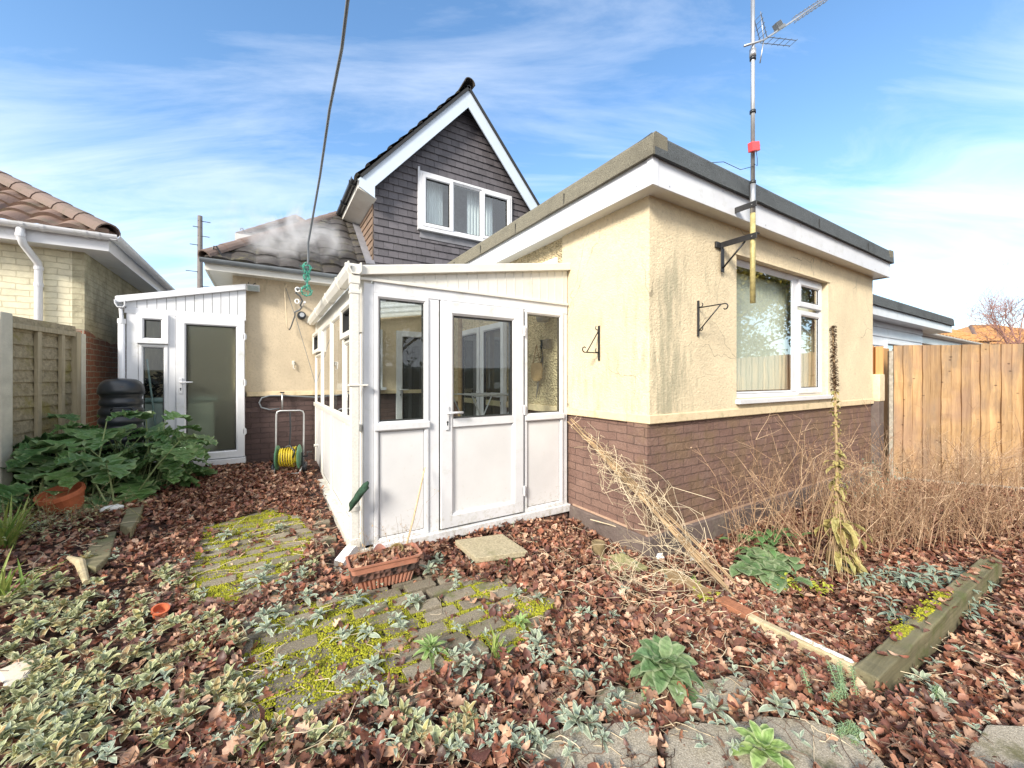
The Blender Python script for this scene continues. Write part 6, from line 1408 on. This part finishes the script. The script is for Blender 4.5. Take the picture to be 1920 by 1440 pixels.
b = onG(150, 1062, .03); mb = MB(); e = onG(162, 1092, .05); mb.tube([onG(128, 1045, .06), b+Vector((0, 0, .03)), e], [.012, .03, .018], 10); one('driftwood', 'short twisted pale piece of wood below the mossy board', 'wood', mb, M['plank_pale'], b)
b = onG(206, 962, .02); mb = MB(); mb.tube([b+Vector((-.07, .0, .03)), b+Vector((-.04, .01, .035)), b+Vector((.05, .03, .04)), b+Vector((.065, .035, .04)), b+Vector((.09, .04, .04))], [.02, .033, .034, .02, .012], 12); one('white_bottle', 'white plastic bottle lying beside the broken terracotta pot', 'bottle', mb, M['white'], b)
b = onG(240, 948, 0); mb = MB(); V = []
for i in range(9): w = .2+i*.16; V += [b+Vector((.13*math.sin(w)-.06, .12*math.cos(w)-.12, .0)), b+Vector((.16*math.sin(w)-.06, .15*math.cos(w)-.12, .09-.008*abs(i-8)))]
mb.add(V, [(2*i, 2*i+2, 2*i+3, 2*i+1) for i in range(8)]); mb.add([v+Vector((-.008, -.008, 0)) for v in V], [(2*i+1, 2*i+3, 2*i+2, 2*i) for i in range(8)])
one('broken_pot', 'broken curved terracotta pot piece beside the white bottle', 'pot', mb, M['terracotta_red'], b)
b = onG(298, 1155, .01); mb = MB(); mb.lathe(b, [(.03, 0), (.042, .045), (.046, .045), (.046, .055), (.036, .055), (.03, .02), (0, .02)], 20, Euler((.3, .2, 0)).to_matrix(), cap=False); one('seedling_pot', 'tiny orange red pot half buried among the grey green leaves', 'pot', mb, plain('orange_clay', (.55, .14, .06), .6), b)

# ------------------------------------------------------------ compost bin / water butt
b = Vector((XY(228, 6.66), 6.66, .2)); wb = thing('water_butt', 'ribbed black plastic water butt with a rounded lid below the white downpipe', 'water butt', b)
bsc = .80
prof = [(.22, 0)]; z = .05
while z < 1.02:
    prof += [(.235, z), (.262, z+.02), (.266, z+.045), (.262, z+.07), (.240, z+.088)]; z += .112
prof += [(.25, 1.06), (.262, 1.08), (.262, 1.10)]
mb = MB(); mb.lathe(b, [(r_*bsc*(.94+.06*math.sin(min(1, z_/1.1)*math.pi)), z_) for r_, z_ in prof], 40); mb.build('barrel', M['black_plastic'], wb, smooth=True)
mb = MB(); mb.lathe(b, [(r_*bsc, z_) for r_, z_ in [(.268, 1.09), (.266, 1.14), (.25, 1.20), (.215, 1.245), (.17, 1.27), (.10, 1.28), (0.001, 1.285)]], 40); lid = mb.build('lid', M['black_plastic'], wb, smooth=True)
dv = (Vector((0, 0, 0))-Vector((b.x, b.y, 0))).normalized(); sd_ = Vector((-dv.y, dv.x, 0)); hp = b+dv*.205+Vector((0, 0, 1.16))
mb = MB(); M3 = Matrix((sd_, dv, Vector((0, 0, 1)))).transposed()@Matrix.Rotation(R(-90), 3, 'X'); mb.lathe(hp-dv*.02, [(.032, -.02), (.034, .01), (.026, .02), (.02, .014), (.001, .014)], 18, M3); mb.build('knob', plain('brown_knob', (.10, .04, .03), .4), lid)
mb = MB(); hb = b+dv*.21+Vector((0, 0, .93)); mb.tube([hb-sd_*.09-Vector((0, 0, .02)), hb-sd_*.07+dv*.02, hb+sd_*.07+dv*.02, hb+sd_*.09-Vector((0, 0, .02))], .012, 8); mb.build('handle', M['black_plastic'], wb, smooth=True)

# ------------------------------------------------------------ hose reel cart
hb = Vector((XY(541, 6.35), 6.35, gz(.2, 6.35)-.005)); rl = thing('hose_reel', 'garden hose reel cart with yellow hose and silver handle against the brown wall', 'hose reel', hb)
w2 = .175; hh_ = H+(HZ-771)/F*proj(hb.x, hb.y)[2]-hb.z
Mz = Matrix.Rotation(-.25, 3, 'Z'); T = lambda x, y, z: hb+Mz@Vector((x, y, z))
mb = MB(); mb.tube([T(-w2, .05, .10), T(-w2, .08, hh_*.5), T(-w2, .10, hh_-.05), T(-w2+.015, .10, hh_-.012), T(-w2+.05, .10, hh_), T(w2-.05, .10, hh_), T(w2-.015, .10, hh_-.012), T(w2, .10, hh_-.05), T(w2, .08, hh_*.5), T(w2, .05, .10)], .011, 10); mb.build('handle', M['alu'], rl, smooth=True)
mb = MB(); mb.tube([T(-w2+.02, -.12, .03), T(w2-.02, -.12, .03)], .01, 8); mb.tube([T(-w2+.02, -.12, .03), T(-w2, .05, .12)], .01, 8); mb.tube([T(w2-.02, -.12, .03), T(w2, .05, .12)], .01, 8); mb.build('foot_bar', M['alu'], rl, smooth=True)
MX = Mz@Matrix.Rotation(R(90), 3, 'Y')
for s in (-1, 1):
    mb = MB(); mb.lathe(T(s*.135, -.0, .24), [(.165, -.006), (.170, 0), (.165, .006), (.15, .004), (.001, .004), (.001, -.004), (.15, -.004)], 32, MX, cap=False); mb.build('reel_disc', plain('green_reel', (.10, .26, .15), .5), rl)
    mb = MB(); mb.lathe(T(s*(w2+.02), .06, .075), [(.075, -.018), (.08, -.01), (.08, .01), (.075, .018), (.03, .02), (.001, .02)], 24, MX); mb.build('wheel', M['black_plastic'], rl)
    mb = MB(); mb.obox(T(s*(w2+.0), .02, .20), (.03, .07, .20), Mz); mb.build('side_bracket', M['black_plastic'], rl, bev=.01)
mb = MB(); P_ = []
random.seed(2)
for i in range(420): w = i*.2; x = -.11+.22*abs(((w/6.283/7) % 2)-1); r = .085+.055*(i/420)+.004*math.sin(i*.37); P_.append(T(x, r*math.cos(w), .24+r*math.sin(w)))
mb.tube(P_, .0085, 6); mb.build('hose', plain('yellow_hose', (.72, .56, .04), .45, var=.12), rl, smooth=True)
mb = MB(); mb.tube([T(.08, -.13, .25), T(.10, -.12, .33), T(.03, -.06, .41), T(-.05, -.08, .38)], .012, 8); mb.tube([T(.17, -.0, .24), T(.24, -.02, .24), T(.24, -.02, .30), T(.30, -.02, .30)], .009, 8); mb.build('crank', M['black_plastic'], rl, smooth=True)
mb = MB(); mb.tube([T(0, .09, hh_-.02), T(.004, .10, hh_*.72), T(-.005, .1, hh_*.45)], .01, 8); mb.build('hanging_tail', M['black_plastic'], rl)
# supply hose looped on the wall
Yw = HY-.035; mb = MB(); mb.tube([onY(x, y, Yw) for x, y in ((640, 745), (596, 745), (540, 742), (505, 742), (491, 746), (486, 755), (490, 764), (505, 768), (524, 766))], .011, 8)
one('wall_hose', 'grey supply hose looping along the top of the brown wall', 'hose', mb, M['grey_cable'], onY(524, 766, Yw), smooth=True)
tp_ = thing('outdoor_tap', 'small outdoor tap under the cream band above the hose reel', 'tap', onY(529, 752, Yw)); mb = MB(); p = onY(529, 738, HY-.02); mb.tube([p, p+Vector((0, -.05, 0)), p+Vector((0, -.06, -.12)), p+Vector((.0, -.04, -.26))], .013, 8); mb.build('spout', M['alu'], tp_, smooth=True); mb = MB(); mb.tube([p+Vector((-.03, -.05, .02)), p+Vector((.03, -.05, .02))], .01, 8); mb.build('valve', M['black_plastic'], tp_)
# security light
p = onY(472, 541, HY-.06); sl_ = thing('security_light', 'grey box floodlight on the cream wall beside the side entrance roof', 'light', onY(472, 541, HY)); mb = MB(); mb.obox(p+Vector((.02, -.05, 0)), (.17, .12, .10), Euler((.15, 0, 0)).to_matrix()); mb.build('housing', plain('grey_housing', (.30, .30, .30), .5), sl_, bev=.008)
mb = MB(); mb.obox(p+Vector((.02, -.113, -.012)), (.14, .006, .07), Euler((.15, 0, 0)).to_matrix()); mb.build('lens', M['glass_strong'], sl_); mb = MB(); mb.tube([p+Vector((-.04, .0, .09)), p+Vector((-.04, .05, .03)), p+Vector((.05, .055, .1))], .006, 6); mb.build('cable', M['black_iron'], sl_)
# small bits on the house wall
p = onY(550, 680, HY-.005); mb = MB(); mb.tube([p+Vector((0, 0, .02)), p+Vector((0, -.03, .01)), p+Vector((0, -.03, -.09)), p+Vector((.02, -.03, -.10))], .008, 6); mb.obox(p, (.04, .012, .06)); one('wall_hook', 'small pale hook fixed on the cream render above the tap', 'hook', mb, M['upvc_cream'], p)

# ------------------------------------------------------------ hanging line
wl = thing('washing_line', 'thick grey line hanging from above and tied off with knotted green cord', 'washing line', onY(577, 505, 5.0))
seq = [(655, -10, 2.5), (652, 0, 2.55), (641, 90, 2.9), (618, 205, 3.5), (600, 330, 4.2), (585, 415, 4.7), (578, 455, 4.9), (578, 485, 4.98), (576, 510, 5.0), (574, 535, 5.0)]
P_ = [onY(*s) for s in seq]; P_ = [Vector((1.1, -3.0, 3.9)), Vector((.75, .6, 4.12)), Vector((.5, 1.9, 4.02))]+P_[1:]; mb = MB()
mb.tube(P_, .011, 8); mb.build('line', M['grey_cable'], wl, smooth=True)
lp = thing('line_post', 'tall wooden post at the garden end carrying the grey line', 'post', (1.1, -3.0, 0)); mb = MB(); mb.box(1.06, 1.14, -3.04, -2.96, 0, 4.0); mb.build('post', M['wood_batten'], lp)
random.seed(25); c = onY(575, 520, 4.99); mb = MB()
for k in range(3):
    cc = c+Vector((0, 0, (.10, -.0, -.15)[k])); P_ = []; w = random.random()*6
    for i in range(46): w += random.uniform(.3, .9); rr_ = (.045, .03, .05)[k]*random.uniform(.7, 1.1); P_.append(cc+Vector((math.cos(w)*rr_+random.gauss(0, .008), math.sin(w*1.3)*rr_*.7, math.sin(w)*rr_*1.15+random.gauss(0, .012))))
    mb.tube(P_, .0045, 5)
mb.tube([c+Vector((0, 0, .08)), c+Vector((.01, 0, -.02)), c+Vector((0, 0, -.15))], .008, 5)
for k in range(7): a = random.random()*6.3; mb.tube([c+Vector((0, 0, .1)), c+Vector((math.cos(a)*.07, math.sin(a)*.05, .1+random.gauss(0, .03)))], .003, 4)
mb.build('green_cord', plain('green_cord', (.06, .33, .24), .6, var=.4, scale=40), wl)
mb = MB(); cur = [(572, 540, 5.0), (559, 541, 5.1), (555, 549, 5.2), (563, 556, 5.3), (567, 564, 5.4), (563, 572, 5.5), (566, 576, 5.6), (562, 581, 5.8), (553, 585, 6.1), (553, 592, 6.4), (549, 603, 6.7), (546, 612, 6.9), (543, 618, 7.05)]
mb.tube([onY(*s) for s in cur], .010, 7); mb.build('curled_line', M['grey_cable'], wl, smooth=True)
mb = MB(); mb.tube([onY(x, y, 7.1) for x, y in ((543, 619), (538, 614), (537, 590), (535, 560), (533, 540), (533, 531), (536, 532), (536, 540))], .009, 7); mb.build('white_cord', M['cane_pale'], wl, smooth=True)
mb = MB(); mb.tube([onY(536, 540, 7.14), onY(556, 600, 7.13), onY(596, 735, 7.12)], .004, 5); mb.build('wire', M['grey_cable'], wl)
for px_, py_, Y_ in ((558, 543, 5.1), (557, 565, 5.5)):
    c = onY(px_, py_, Y_); mb = MB(); mb.tube([c+Vector((math.cos(w)*.022, .01*math.sin(w), math.sin(w)*.028)) for w in [i*.7 for i in range(10)]], .007, 6); mb.build('plastic_ring', M['white'], wl)

# ------------------------------------------------------------ plant hanging brackets
def bracket(name, label, fr, u, v0, v1, uo, vo, sgn):
    """back plate, arm out, brace, scroll"""
    b = fr.P(u, v0, .0); t_ = thing(name, label, 'bracket', b)
    mb = MB(); fr.box(mb, u-.011, u+.011, v0, v1, .001, .007); mb.build('back_plate', M['black_iron'], t_, bev=.002)
    return t_
p0, p1 = onY(1308, 563, AY), onY(1308, 632, AY)
def scroll(c, r, e1, e2, a0, turns, k=9):
    return [c+(e1*math.cos(a0+turns*6.283*i/k)+e2*math.sin(a0+turns*6.283*i/k))*r*(1-.35*i/k) for i in range(k+1)]
Zu = Vector((0, 0, 1))
def mk_bracket(label, base, outv, hgt, reach, arm_top, side):
    t_ = thing('hanging_basket_bracket', label, 'bracket', base); mb = MB()
    mb.obox(base+outv*.005+Zu*(hgt/2), (.02, .02, hgt) if abs(outv.x) < .5 else (.02, .02, hgt)); mb.v = mb.v; mb.build('back_plate', M['black_iron'], t_, bev=.002)
    za = hgt*.80 if arm_top else hgt*.22; zb_ = hgt*.14 if arm_top else hgt*.86; tip = base+outv*reach+Zu*za
    mb = MB(); mb.tube([base+outv*.01+Zu*za, tip]+scroll(tip-Zu*.03*(1 if arm_top else -1), .03, outv, Zu, R(90 if arm_top else -90), -.62 if arm_top else .62)[1:], .006, 7); mb.build('arm', M['black_iron'], t_, smooth=True)
    mb = MB(); mb.tube([base+outv*.01+Zu*zb_, base+outv*reach*.86+Zu*za], .006, 7); mb.build('brace', M['black_iron'], t_, smooth=True)
    for z in (za, zb_):
        c = base+outv*.035+Zu*(z+.028); mb = MB(); mb.tube(scroll(c, .026, outv, Zu, R(200), .6), .0045, 6); mb.build('scroll', M['black_iron'], t_, smooth=True)
b1 = onY(1308, 631, AY); h1 = onY(1308, 564, AY).z-b1.z
mk_bracket('black scrolled hanging basket bracket on the window wall right of the corner', Vector((b1.x, AY, b1.z)), Vector((0, -1, 0)), h1, .27, True, 1)
b2 = onX(1124, 676, AX); h2 = onX(1124, 611, AX).z-b2.z
mk_bracket('black scrolled hanging basket bracket on the yellow wall beside the porch', Vector((AX, b2.y, b2.z)), Vector((-1, 0, 0)), h2, .20, False, 1)

# ------------------------------------------------------------ aerial mast
mx = onY(1350, 460, AY).x; zb1, zb2 = onY(1350, 462, AY).z, onY(1350, 407, AY).z; my = AY-.32
me_ = thing('tv_aerial_mast', 'tall metal mast with television aerial held by two black wall brackets', 'aerial', (mx, my, 2.2))
tb_ = lambda n_, pts_, r, m, n=12, par=None: (lambda mb: (mb.tube(pts_, r, n), mb.build(n_, m, par or me_, smooth=True))[1])(MB())
z568 = H+(HZ-568)/F*proj(mx, my)[2]; z405 = H+(HZ-400)/F*proj(mx, my)[2]; z270 = H+(HZ-345)/F*proj(mx, my)[2]
tb_('lower_mast', [(mx, my, z568), (mx, my, z405)], .0235, M['alu_green']); tb_('middle_mast', [(mx, my, z405), (mx, my, z270)], .0235, M['alu']); tb_('upper_mast', [(mx, my, z270-.03), (mx, my, 5.6)], .0185, M['alu'])
for py_ in (342, 210, 110): z = H+(HZ-py_)/F*proj(mx, my)[2]; tb_('mast_clamp', [(mx, my, z-.014), (mx, my, z+.014)], .027, M['black_plastic'])
for zz, full in ((zb1, True), (zb2, False)):
    g_ = MB(); g_.box(mx-.13, mx+.13, AY-.02, AY-.002, zz-.03, zz+.035) if full is None else g_.box(mx-.10, mx+.03, AY-.022, AY-.002, zz-.03, zz+.03)
    br_ = g_.build('wall_bracket', M['black_iron'], me_, bev=.003)
    if full: q = MB(); q.box(mx-.028, mx+.028, AY-.03, AY-.0225, zz-.27, zz-.031); q.build('upright', M['black_iron'], br_, bev=.002)
    q = MB(); q.box(mx-.03, mx-.022, my-.05, AY-.023, zz-.028, zz+.028); q.box(mx+.022, mx+.03, my-.05, AY-.023, zz-.028, zz+.028) if False else None; q.box(mx-.022, mx+.03, my-.05, AY-.023, zz+.020, zz+.028); q.build('arm', M['black_iron'], br_, bev=.002)
    if full: tb_('brace', [(mx+.0, AY-.03, zz-.23), (mx+.0, my+.07, zz-.02)], .009, M['black_iron'], 6, br_)
    tb_('u_bolt', [(mx-.03, my, zz), (mx-.02, my-.025, zz), (mx+.02, my-.025, zz), (mx+.03, my, zz)], .005, M['alu'], 6, br_)
p = Vector((mx-.04, my-.03, H+(HZ-281)/F*proj(mx, my)[2])); mb = MB(); mb.obox(p, (.10, .055, .085), Euler((.1, -.25, -.2)).to_matrix()); jb = mb.build('junction_box', M['red_plastic'], me_, bev=.008)
for k in (-.02, .02): tb_('pipe_stub', [p+Vector((.04, 0, .02+k)), p+Vector((.11, 0, .03+k))], .006, M['red_plastic'], 6, jb)
tb_('cable', [p+Vector((0, -.02, -.04)), p+Vector((.0, -.03, -.12)), p+Vector((.02, -.02, -.18)), (mx-.02, my-.02, p.z-.15)], .003, M['black_plastic'], 5); tb_('cable', [(mx-.02, my-.02, p.z-.17), (mx-.12, my+.05, p.z-.20), (mx-.3, oy-.06, p.z-.15), (mx-.5, oy+.1, 3.51)], .003, M['black_plastic'], 5)
# the aerial itself
def at_m(px_, py_, Y_=None): return onY(px_, py_, Y_ or my)
a0 = at_m(1398, 86, my-.0); a1 = at_m(1432, 75, my-.03); a2 = onY(1490, 37, my-.14); a3 = onY(1548, -2, my-.26)
tb_('boom', [a0-Vector((.02, 0, .01)), a1, a2, a3], .010, M['alu'], 8)
tb_('clamp_bracket', [Vector((mx, my, a0.z-.05)), Vector((mx, my, a0.z+.02))], .03, M['alu'], 8)
bd = (a3-a1).normalized(); sdv = bd.cross(Zu).normalized(); upv = sdv.cross(bd)
r0 = a1
for s, (ex, ey) in ((1, (1421, 33)), (-1, (1487, 81))):
    e = onY(ex, ey, my-.05); mb = MB(); dd = (e-r0); 
    for k in (-1, 1): off = sdv*(.035*k); mb.tube([r0+off, e+off], .0035, 5)
    for t_ in (.2, .4, .6, .8, 1): mb.tube([r0+dd*t_-sdv*.05, r0+dd*t_+sdv*.05], .0025, 5)
    mb.build('reflector', M['grey_cable'], me_)
e = onY(1425, 118, my); tb_('reflector_rod', [r0, e], .006, M['alu'], 6); tb_('reflector_rod', [r0, onY(1426, 22, my)], .004, M['alu'], 6)
p = onY(1460, 52, my-.08); mb = MB()
for k in range(5): mb.obox(p+bd*(.016*k-.03)+upv*.022, (.005, .05, .055), Matrix((bd, sdv, upv)).transposed())
mb.obox(p+bd*.01-upv*.012, (.10, .05, .025), Matrix((bd, sdv, upv)).transposed()); mb.build('dipole', M['grey_cable'], me_)
for k in range(8):
    c = a1.lerp(a3, .50+.07*k); mb = MB()
    for s in (-1, 1): mb.obox(c+upv*.022*s, (.007, .05, .007), Matrix((bd, sdv, upv)).transposed()); mb.tube([c, c+upv*.022*s], .003, 4)
    mb.build('director', M['alu'], me_)

# ------------------------------------------------------------ things inside the porch
IY = 5.1
tbq = MB(); random.seed(19)
ca = thing('clothes_airer', 'folding metal clothes airer standing inside the porch behind the door', 'clothes airer', (2.1, IY, .06))
ap = [(x_, y_) for x_ in (0,) for y_ in (0,)]
L1 = onY(875, 742, 4.4); R1 = onY(955, 745, 4.4); zt2 = L1.z; 
for Yq in (4.25, 4.85):
    xl, xr = L1.x, R1.x; mb = MB(); mb.tube([(xl, Yq, zt2), (xr-.05, Yq, .1)], .009, 7); mb.tube([(xr, Yq, zt2), (xl+.05, Yq, .1)], .009, 7); mb.build('leg', M['alu'], ca)
mb = MB()
for k in range(7): x_ = L1.x+(R1.x-L1.x)*k/6; mb.tube([(x_, 4.2, zt2+.01), (x_, 4.9, zt2+.01)], .006, 6)
mb.tube([(L1.x, 4.2, zt2), (R1.x, 4.2, zt2)], .007, 6); mb.tube([(L1.x, 4.9, zt2), (R1.x, 4.9, zt2)], .007, 6); mb.build('rails', M['alu'], ca)
p = onX(1018, 668, AX-.02); ub = thing('umbrella', 'folded dark umbrella hanging point down on the porch wall', 'umbrella', p); mb = MB(); q = onX(1005, 748, AX-.03); mb.tube([p, p.lerp(q, .3), p.lerp(q, .7), q], [.012, .024, .015, .003], 8); mb.build('canopy', plain('grey_umbrella', (.10, .10, .10), .7), ub); mb = MB(); mb.tube([p, p+Vector((-.0, .03, .10)), p+Vector((0, .05, .13))], .008, 6); mb.build('handle', M['black_plastic'], ub)
p = onX(1006, 690, AX-.05); bg_ = thing('paper_bag', 'brown paper bag hanging on the porch wall beside the umbrella', 'bag', p+Vector((0, 0, -.1))); mb = MB(); n = 10
V = []
for i, (w, z) in enumerate(((.05, -.16), (.10, -.12), (.11, 0), (.09, .06))):
    for k in range(n): a = 6.283*k/n; V.append(p+Vector((.025*math.cos(a), w*math.sin(a)*1.1, z)))
mb.add(V, [(i*n+k, i*n+(k+1) % n, (i+1)*n+(k+1) % n, (i+1)*n+k) for i in range(3) for k in range(n)]+[tuple(range(n-1, -1, -1))]); mb.build('bag', plain('brown_paper', (.42, .27, .12), .8, var=.2, bump=.01), bg_); mb = MB(); mb.tube([p+Vector((0, -.08, .05)), p+Vector((0, -.0, .28)), p+Vector((0, .08, .05))], .006, 6); mb.build('strap', plain('brown_strap', (.3, .18, .08), .7), bg_)
p = onX(1024, 645, AX-.04); kb = MB(); kb.obox(p, (.05, .16, .11)); kb.obox(p+Vector((-.03, 0, .0)), (.01, .12, .07)); one('key_box', 'small black framed box on the porch wall above the umbrella', 'box', kb, M['black_plastic'], p, bev=.004)
p = onX(1018, 594, AX-.06); mb = MB(); mb.lathe(p, [(.07, -.06), (.085, 0), (.07, .06), (.001, .07)], 18); one('wall_lamp', 'unlit round bulkhead lamp on the porch wall', 'lamp', mb, M['grey_cable'], p, smooth=True)
p = onY(857, 700, 5.6); mb = MB(); mb.tube([(p.x+.05, 5.6, .06), (p.x+.05, 5.6, 2.45)], .035, 8); one('wooden_pole', 'upright brown wooden pole inside the porch', 'pole', mb, M['plank'], (p.x+.05, 5.6, .06))
b = Vector((.92, 3.62, .97)); mb = MB(); random.seed(3)
for k in range(40): mb.leaf(b+Vector((random.gauss(0, .04), random.gauss(0, .02), random.random()*.05)), random.random()*6.3, random.uniform(-.3, 1.2), .05, .025, n=3)
one('dried_gourds', 'cluster of golden dried seed heads on the porch shelf near the glass', 'dried flowers', mb, plain('golden_seed', (.55, .36, .10), .7, var=.3), b)
b = Vector((.84, 4.6, .97)); dv_ = thing('dried_flower_vase', 'vase of dried orange flowers on the porch shelf', 'vase', b); mb = MB(); mb.lathe(b, [(.03, 0), (.05, .05), (.025, .14), (.03, .16)], 16); mb.build('vase', plain('green_vase', (.15, .35, .22), .3), dv_)
mb = MB()
for k in range(50): mb.leaf(b+Vector((random.gauss(0, .06), random.gauss(0, .06), .26+random.gauss(0, .05))), random.random()*6.3, random.uniform(-.3, 1.2), .05, .025, n=3)
for k in range(8): mb.tube([b+Vector((0, 0, .14)), b+Vector((random.gauss(0, .05), random.gauss(0, .05), .28))], .002, 4)
mb.build('flowers', plain('orange_dried_flower', (.5, .25, .08), .7, var=.3), dv_)

# ------------------------------------------------------------ steam drifting from the boiler flue
t = NT('steam'); t.t.nodes.remove(t.b); pv_ = t.n('ShaderNodeVolumePrincipled'); pv_.inputs['Color'].default_value = (.97, .96, .95, 1); pv_.inputs['Anisotropy'].default_value = .2
p = t.n('ShaderNodeTexCoord').outputs['Object']
ns = t.n('ShaderNodeTexNoise'); ns.inputs['Scale'].default_value = 2.3; ns.inputs['Detail'].default_value = 6; ns.inputs['Roughness'].default_value = .62; ns.inputs['Distortion'].default_value = .8; t.L(p, ns.inputs['Vector'])
mpn = t.n('ShaderNodeMapping'); mpn.inputs['Scale'].default_value = (1/1.25, 1/1.3, 1/.8); t.L(p, mpn.inputs[0]); ln = t.n('ShaderNodeVectorMath', operation='LENGTH'); t.L(mpn.outputs[0], ln.inputs[0])
fall = t.step(ln.outputs['Value'], 1.0, .25); d = t.math('MULTIPLY', t.step(t.math('ADD', ns.outputs[0], t.math('MULTIPLY', fall, .12)), .52, .76), fall); t.L(t.math('MULTIPLY', d, 3.6), pv_.inputs['Density']); t.L(pv_.outputs[0], t.out.inputs['Volume'])
mb = MB(); mb.lathe((0, 0, 0), [(.01, -.8), (.6, -.7), (1.05, -.45), (1.25, 0), (1.05, .45), (.6, .7), (.01, .8)], 20, sy=1.04)
o = mb.build('steam', t.m); o.location = (.28, 7.35, 3.62); tag(o, 'white steam drifting over the tiled roof above the boiler flue', 'steam', kind='stuff')

# fallen leaves and moss on the sleeper
P_ = []; 
for _ in range(70): t_ = random.random()**.7; q = SA.lerp(SB, t_); P_.append((q.x+random.gauss(0, .03), q.y+random.gauss(0, .035), .006+random.random()*.01))
o = scatter_leaves(np.array(P_), rng.uniform(.035, .06, len(P_)), 'fallen_leaves', M['litter'], .25); tag(o, 'fallen leaves lying on top of the mossy sleeper edging', 'fallen leaves', kind='stuff')
mq, mr2 = [], []
for _ in range(800):
    c_, s_ = random.choice(((.40, .035), (.52, .02), (.24, .02))); q = SA.lerp(SB, c_+random.gauss(0, s_)); mq.append((q.x+random.gauss(0, .02), q.y+abs(random.gauss(0, .03))+.0, .0)); mr2.append(random.uniform(.004, .009))
o = blobs(mq, mr2, 'sleeper_moss', M['moss'], .8); tag(o, 'olive moss cushions growing on the sleeper edging', 'moss', kind='stuff')
